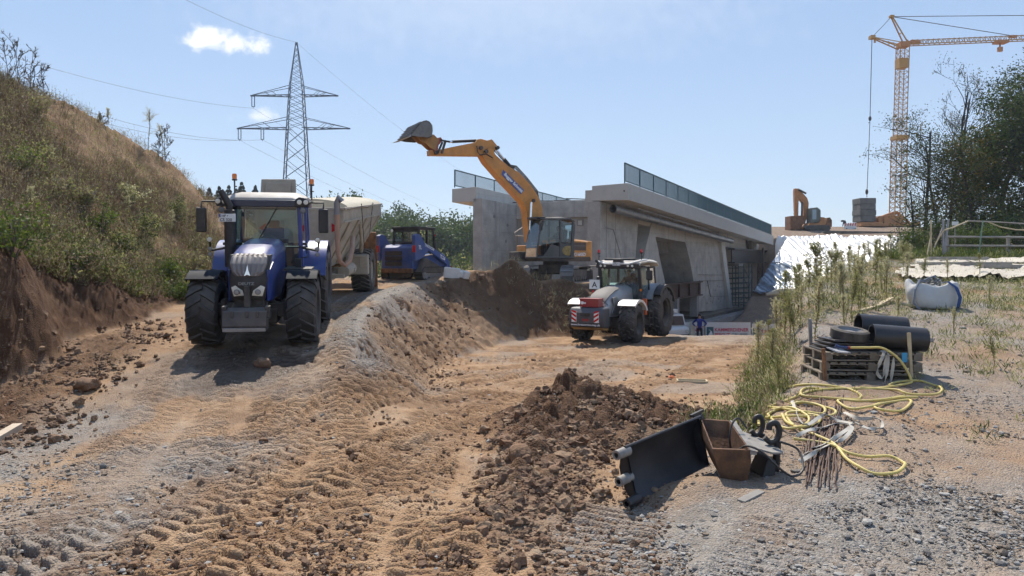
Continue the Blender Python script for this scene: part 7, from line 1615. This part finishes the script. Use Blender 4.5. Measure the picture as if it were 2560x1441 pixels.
def yard_cover():
    r = np.random.default_rng(91)
    def field(name, n, fn, hs, mats_, ml, nl, ll, wd, y0, y1, k0, k1, up=1.6):
        P_ = []
        while sum(map(len, P_)) < n:
            m = 30000; y = 1/r.uniform(1/y1, 1/y0, m); x = r.uniform(k0, k1, m)*y; ok = r.random(m) < fn(x, y); P_.append(np.stack([x[ok], y[ok]], 1))
        P_ = np.concatenate(P_)[:n]; z = H(P_[:, 0], P_[:, 1]); B = np.stack([P_[:, 0], P_[:, 1], z-.01], 1); k = np.repeat(np.arange(n), nl); hh = (hs*r.lognormal(0, .4, n))[k]
        d = rdir(r, n*nl, up); c = B[k]+r.normal(size=(n*nl, 3))*[.07, .07, 0]+d*(hh*r.uniform(0, .8, n*nl))[:, None]; v = Veg(); v.leaves(c, d, ll*r.uniform(.6, 1.5, n*nl), wd, r.choice(ml, n)[k], r); o = v.build(name, mats_); o['kind'] = 'stuff'
    ed = lambda x, y: x-edge_right(y)
    field('grass', 2300, lambda x, y: np.exp(-((ed(x, y)-.0)/.40)**2)*np.clip(.6+1.6*blotch(x, y, .8), .05, 1)*np.clip(y/14, .2, 1)**2, .20, [M_L['mid'], M_L['olive'], M_L['pale'], M_L['dry'], M_L['fresh']], [0, 1, 2, 3, 3, 4], 16, .09, .016, 10, 40, .1, .45)
    field('weeds', 2200, lambda x, y: ss((ed(x, y)-.2)/.8)*np.clip(.05+.5*blotch(x+3, y, .5)+.7*ss((y-15)/10), .004, 1)*(x > 2)*np.clip((y/21)**3, 0, 1), .16, [M_L['olive'], M_L['mid'], M_L['pale'], M_L['straw']], [0, 0, 0, 1, 1, 2], 16, .11, .015, 9, 40, .15, .72)
    field('grass', 1500, lambda x, y: ss((ed(x, y)-.5)/2)*np.clip(.4+.8*blotch(x, y, .25), .1, 1)*((x > .5*y)), .30, [M_L['mid'], M_L['fresh'], M_L['olive']], [0, 0, 1, 2], 16, .2, .03, 36, 46, .48, .72)
    field('straw', 240, lambda x, y: np.exp(-((x-1)/2.4)**2-((y-30)/1.1)**2), .22, [M_L['straw'], M_L['pale']], [0, 0, 1], 7, .22, .012, 27, 32, -.1, .14, 1.2)
yard_cover()

# --- trees on the right, behind the fence
TG = 'trees behind the fence'
tree('tree', 'sparse forked tree in front of the crane mast, its lower branch reaching left', tp(2310, 0, 47)-Vector((0, 0, 0)) if False else Vector(tp(2310, 0, 47)), 9.6, 21, ('dark', 'autumn', 'mid'), 4200, .11, .44, 5, .2, .17, 'tree', TG, .10, .5, .05, forks=2)
tree('tree', 'thin leafless tree with many upright twigs left of the dense trees', Vector(tp(2372, 0, 50)), 11.2, 32, ('dry', 'dark'), 700, .10, .34, 5, .5, .14, 'tree', TG, .2, 1.0, .0, forks=2)
tree('tree', 'second thin bare tree right of the upright twigged one', Vector(tp(2396, 0, 51)), 10.6, 37, ('dry', 'dark'), 800, .10, .34, 5, .5, .13, 'tree', TG, .2, 1.0, .0, forks=2)
tree('tree', 'sparse low tree growing at the left end of the tree row by the crane foot', Vector(tp(2262, 0, 49)), 6.6, 43, ('dark', 'mid', 'autumn'), 3200, .11, .46, 5, .2, .10, 'tree', TG, .1, .4, .05, forks=2)
tree('tree', 'tall loose crowned tree arching over at the top right corner', Vector(tp(2478, 0, 50)), 12.2, 55, ('autumn', 'mid', 'dark'), 8500, .14, .40, 5, .1, .2, 'tree', TG, .35, .6, .10, forks=2)
tree('tree', 'dense dark green tree left of the darkest one at the picture edge', Vector(tp(2500, 0, 47)), 8.0, 64, ('dark', 'dark', 'mid', 'autumn'), 14000, .17, .36, 4, .0, .18, 'tree', TG, .12, .4, .28)
tree('tree', 'very dark broad tree cut by the right picture edge', Vector(tp(2590, 0, 46)), 10.8, 71, ('dark', 'dark', 'mid', 'conifer'), 20000, .18, .40, 4, .0, .22, 'tree', TG, .08, .4, .32)
tree('tree', 'dark leafy tree filling the gap behind the fence posts', Vector(tp(2420, 0, 52)), 4.4, 79, ('dark', 'mid', 'dark'), 3800, .16, .44, 4, .0, .14, 'tree', TG, .1, .35, .25)
tree('tree', 'dark tree at the right edge behind the broad one', Vector(tp(2580, 0, 54)), 9.5, 85, ('dark', 'conifer', 'mid'), 13000, .19, .40, 4, .0, .2, 'tree', TG, .1, .4, .32)
tree('tree', 'light leafy tree standing between the crane base and the pale laths', Vector(tp(2288, 0, 46)), 6.4, 121, ('dark', 'mid', 'autumn'), 1900, .12, .42, 5, .1, .12, 'tree', TG, .1, .45, .14, forks=2)
tree('tree', 'leafy slender tree right of the forked sparse tree', Vector(tp(2350, 0, 48)), 7.4, 133, ('dark', 'mid', 'dark'), 2000, .12, .36, 5, .1, .13, 'tree', TG, .12, .55, .14, forks=2)
tree('tree', 'loose yellowish tree in front of the dense dark trees', Vector(tp(2440, 0, 45)), 7.0, 141, ('autumn', 'mid', 'dark'), 4800, .14, .36, 5, .05, .13, 'tree', TG, .15, .5, .16, forks=2)
for i, (px, Y, rad, h, cols, lb) in enumerate(((2425, 41, 1.3, 1.5, ('mid', 'fresh', 'dark'), 'yellowish green shrub behind the fence middle'), (2480, 40.5, 1.1, 1.5, ('mid', 'fresh'), 'green shrub behind the fence post'), (2550, 41, 1.5, 1.7, ('dark', 'mid'), 'dark shrub behind the fence at the picture edge'), (2345, 43, 1.4, 1.9, ('dark', 'mid'), 'dark shrub behind the grey pipes'), (2300, 45, 1.4, 1.8, ('dark', 'olive'), 'dark shrub left of the grey pipes'), (2490, 44, 1.6, 2.6, ('dark', 'dark', 'mid'), 'tall dark shrub between fence and dense trees'))):
    bush('shrub', lb, Vector(tp(px, 0, Y)), rad, h, cols, 2200, .12, 900+i, 'shrub', 'shrubs behind the fence', 12)

# --- far wood and spruces
def far_wood():
    r = np.random.default_rng(41); v = Veg(); n = 210
    y = r.uniform(118, 185, n); x = r.uniform(-.30, .02, n)*y; hh = r.uniform(8.6, 11.6, n)*(1+.15*np.sin(x*.15))*(.62+.0032*y)
    z = H(x, y)*0-1.0
    for i in range(n):
        m = 1500; cl = r.normal(size=(14, 3))*[1.7, 1.7, hh[i]*.20]+[0, 0, hh[i]*.62]; k = r.integers(0, 14, m); c = cl[k]+r.normal(size=(m, 3))*[.9, .9, .8]; c[:, 2] = np.abs(c[:, 2])
        v.leaves(c+[x[i], y[i], z[i]], rdir(r, m, -.2), r.uniform(.35, .75, m), .36, r.choice([0, 0, 1, 2], p=[.35, .3, .25, .10]), r)
    v.stems(np.stack([x, y, z], 1), np.stack([x, y, z+hh*.8], 1), .2, .08, 3)
    o = v.build('forest', [M_L['far'], M_L['mid'], M_L['olive'], M_BARK]); o['kind'] = 'stuff'; print('FOREST', [tuple(q) for q in o.bound_box][0], [tuple(q) for q in o.bound_box][6])
far_wood()
for i, (px, Y, rad, h, cols, lb) in enumerate(((950, 70, 2.6, 3.2, ('mid', 'olive', 'fresh'), 'light green bush in the gap left of the skid steer'), (1105, 75, 2.4, 3.4, ('olive', 'fresh', 'mid'), 'yellow green bush at the wood edge right of the skid steer'), (1000, 80, 2.6, 4.2, ('mid', 'far'), 'green bush behind the skid steer cab'), (1150, 82, 2.2, 3.2, ('far', 'mid'), 'dark green bush left of the abutment wing'))):
    x = (px-HX)/F*Y; bush('bush', lb, Vector((x, Y, -.4)), rad*1.1, h, cols, 1500, .32, 950+i, 'bush', 'bushes before the far wood', 12, clump=.5)
def spruce(label, px, pytop, Y, seed):
    r = np.random.default_rng(seed); top = CZ-(pytop-HY)/F*Y; x = (px-HX)/F*Y; h = top+.5; t = thing('spruce', label, 'spruce', (x, Y, -.5), group='spruces beyond the hill')
    v = Veg(); v.stems([[0, 0, 0]], [[0, 0, h]], .28, .03); v.build('trunk', M_BARK, t); n = 2600; f = r.uniform(.3, 1, n)**.6; f = np.round(f*26)/26+r.normal(size=n)*.006; rad = (1-f)*h*.42*r.uniform(.15, 1, n); a = r.uniform(0, 6.283, n)
    c = np.stack([rad*np.cos(a), rad*np.sin(a), f*h-rad*.25], 1); d = np.stack([np.cos(a), np.sin(a), -.35+0*a], 1); v = Veg(); v.leaves(c, d+r.normal(size=(n, 3))*.25, .9*(1.1-f)+.25, .35, 0, r); v.build('crown', M_L['conifer'], t)
for i, (px, py, lb) in enumerate(((500, 476, 'leftmost small spruce top beyond the hill end'), (523, 474, 'second spruce top from the left beyond the hill'), (548, 470, 'spruce behind the tractor mirror'), (572, 468, 'spruce just left of the left beacon'), (604, 459, 'tallest spruce behind the left beacon'), (638, 468, 'spruce behind the trailer splash guard'), (590, 475, 'short spruce behind the beacon stalk'))): spruce(lb, px, py, 120+i*4, 60+i)

# ---------------------------------------------------------------- people
def person(label, loc, rz, J, links, shirt, trousers, hip_z, neck_z, hands=(), hair=True, head=None, group=None):
    names = list(J); idx = {k: i for i, k in enumerate(names)}; me = bpy.data.meshes.new('person')
    me.from_pydata([J[k][:3] for k in names], [(idx[a], idx[c]) for a, c in links], []); o = bpy.data.objects.new('person', me); COL.objects.link(o)
    m = o.modifiers.new('skin', 'SKIN'); sv = me.skin_vertices[0].data
    for k in names: rr = J[k][3]; sv[idx[k]].radius = rr if isinstance(rr, tuple) else (rr, rr)
    sv[idx['pelvis']].use_root = True; s_ = o.modifiers.new('sub', 'SUBSURF'); s_.levels = 2; s_.render_levels = 2
    dg = bpy.context.evaluated_depsgraph_get(); dg.update(); em = bpy.data.meshes.new_from_object(o.evaluated_get(dg)); bpy.data.objects.remove(o); b = MB()
    b.v = [tuple(v.co) for v in em.vertices]; b.f = [tuple(p.vertices) for p in em.polygons]
    for p in em.polygons:
        z = p.center.z; c = Vector(p.center); near = min((c-Vector(h)).length for h in hands) if hands else 9
        b.m.append(2 if (z > neck_z or near < .10) else 1 if z < hip_z else 0)
    b.mi = 2
    for h in hands:                                          # fingers and thumb
        h = Vector(h); out = Vector((-1 if h.x > 0 else 1, -.35, -.25)).normalized()
        for k in range(4): s0 = h+Vector((0, 0, .03-.02*k)); b.tube([s0, s0+out*.05, s0+out*(.075+.008*(k in (1, 2)))+Vector((0, .02, -.01))], [.010, .009, .007], 6)
        b.tube([h+Vector((0, .0, .035)), h+Vector((0, .0, .055))+out*.03, h+Vector((0, 0, .06))+out*.055], [.012, .010, .008], 6)
    hd = Vector(J['head'][:3])
    b.tube([hd+Vector((0, -.085, .015)), hd+Vector((0, -.115, -.02)), hd+Vector((0, -.09, -.03))], [.010, .015, .010], 6)
    for s in (-1, 1): b.ball(hd+Vector((s*.085, .01, 0)), .03, 5, (.4, .8, 1.2))
    t = b.build('person', [shirt, trousers, M_SKIN]); tag(t, label, 'person', group); t.location = loc; t.rotation_euler = (0, 0, rz); print('person', label[:20], t.dimensions)
    if hair: MB().ball(hd+Vector((0, .018, .045)), .098, 8, (.95, 1.0, .85)).build('hair', mat('dark_hair', (.02, .016, .012), .8), t)
    e = MB()
    for s in (-1, 1): e.ball(hd+Vector((s*.032, -.088, .012)), .012, 5)
    e.tube([hd+Vector((-.03, -.088, -.055)), hd+Vector((.03, -.088, -.055))], .006, 5); e.build('face', M_INK, t)
    return t
LK = [('pelvis', 'spine'), ('spine', 'chest'), ('chest', 'neck'), ('neck', 'chin'), ('chin', 'head'), ('head', 'crown')]
for s in 'lr': LK += [('chest', 'sh'+s), ('sh'+s, 'el'+s), ('el'+s, 'wr'+s), ('wr'+s, 'ha'+s), ('pelvis', 'hi'+s), ('hi'+s, 'kn'+s), ('kn'+s, 'an'+s), ('an'+s, 'to'+s)]
def J_(sit=False):
    J = dict(pelvis=(0, 0, .96, (.15, .11)), spine=(0, -.01, 1.14, (.145, .11)), chest=(0, 0, 1.36, (.165, .115)), neck=(0, 0, 1.51, .058), chin=(0, -.02, 1.58, (.068, .075)), head=(0, -.02, 1.66, (.078, .092)), crown=(0, -.01, 1.73, (.062, .075)))
    for n, s in (('l', 1), ('r', -1)):
        J.update({'sh'+n: (s*.20, 0, 1.43, .07), 'el'+n: (s*.42, .06, 1.20, .05), 'wr'+n: (s*.24, -.06, 1.03, .035), 'ha'+n: (s*.19, -.09, 1.0, .036), 'hi'+n: (s*.10, 0, .90, .10), 'kn'+n: (s*.12, -.02, .5, .068), 'an'+n: (s*.13, .02, .09, .048), 'to'+n: (s*.15, -.15, .05, .045)})
    return J
wx = (1749-HX)/F*44.4
person('worker in a blue shirt standing with hands on hips beside the banner', (wx, 44.4, -2.05), R(-12), J_(), LK, mat('royal_blue_cloth', (.02, .035, .22), .85, var=.15), mat('dark_trousers', (.015, .015, .02), .85, var=.2), .93, 1.50, ((.19, -.09, 1.0), (-.19, -.09, 1.0)))
def seated():
    J = J_()
    for k in ('pelvis', 'spine', 'chest', 'neck', 'chin', 'head', 'crown'): x, y, z, r_ = J[k]; J[k] = (x, y, z-.86, r_)
    for n, s in (('l', 1), ('r', -1)):
        J.update({'sh'+n: (s*.20, 0, .57, .07), 'el'+n: (s*.27, -.16, .33, .05), 'wr'+n: (s*.17, -.38, .36, .036), 'ha'+n: (s*.14, -.44, .38, .036), 'hi'+n: (s*.10, -.06, .10, .10), 'kn'+n: (s*.15, -.45, .12, .075), 'an'+n: (s*.15, -.50, -.30, .05), 'to'+n: (s*.16, -.64, -.34, .045)})
    return J
cl = mat('navy_cloth', (.012, .016, .03), .85, var=.2)
ry = R(-31); lx, ly = 0.0, 2.18; person('driver in dark clothes sitting in the white tractor cab', (3.43+lx*math.cos(ry)-ly*math.sin(ry), 26.55+lx*math.sin(ry)+ly*math.cos(ry), .03+1.66), ry, seated(), LK, cl, cl, -.5, .645, ((.14, -.44, .38), (-.14, -.44, .38)), group='machine drivers')
ry = EYAW-R(90); lx, ly = -.33, -.78; person('operator in dark clothes sitting in the orange excavator cab', (EX+lx*math.cos(EYAW)-ly*math.sin(EYAW), EY+lx*math.sin(EYAW)+ly*math.cos(EYAW), EZ+1.70), ry, seated(), LK, cl, cl, -.5, .645, ((.14, -.44, .38), (-.14, -.44, .38)), group='machine drivers')

# ---------------------------------------------------------------- the hazy air
hzm = bpy.data.materials.new('haze_air'); hzm.use_nodes = True; _t = hzm.node_tree; _t.nodes.clear()
_v = N(_t, 'ShaderNodeVolumePrincipled'); _v.inputs['Color'].default_value = (.80, .88, 1.0, 1); _v.inputs['Density'].default_value = 0.0004; _v.inputs['Anisotropy'].default_value = 0.2
_o = N(_t, 'ShaderNodeOutputMaterial'); _t.links.new(_v.outputs[0], _o.inputs['Volume'])
hb = MB().bb(-320, 320, -70, 470, -6, 62).build('haze', hzm, smooth=False); hb['kind'] = 'stuff'
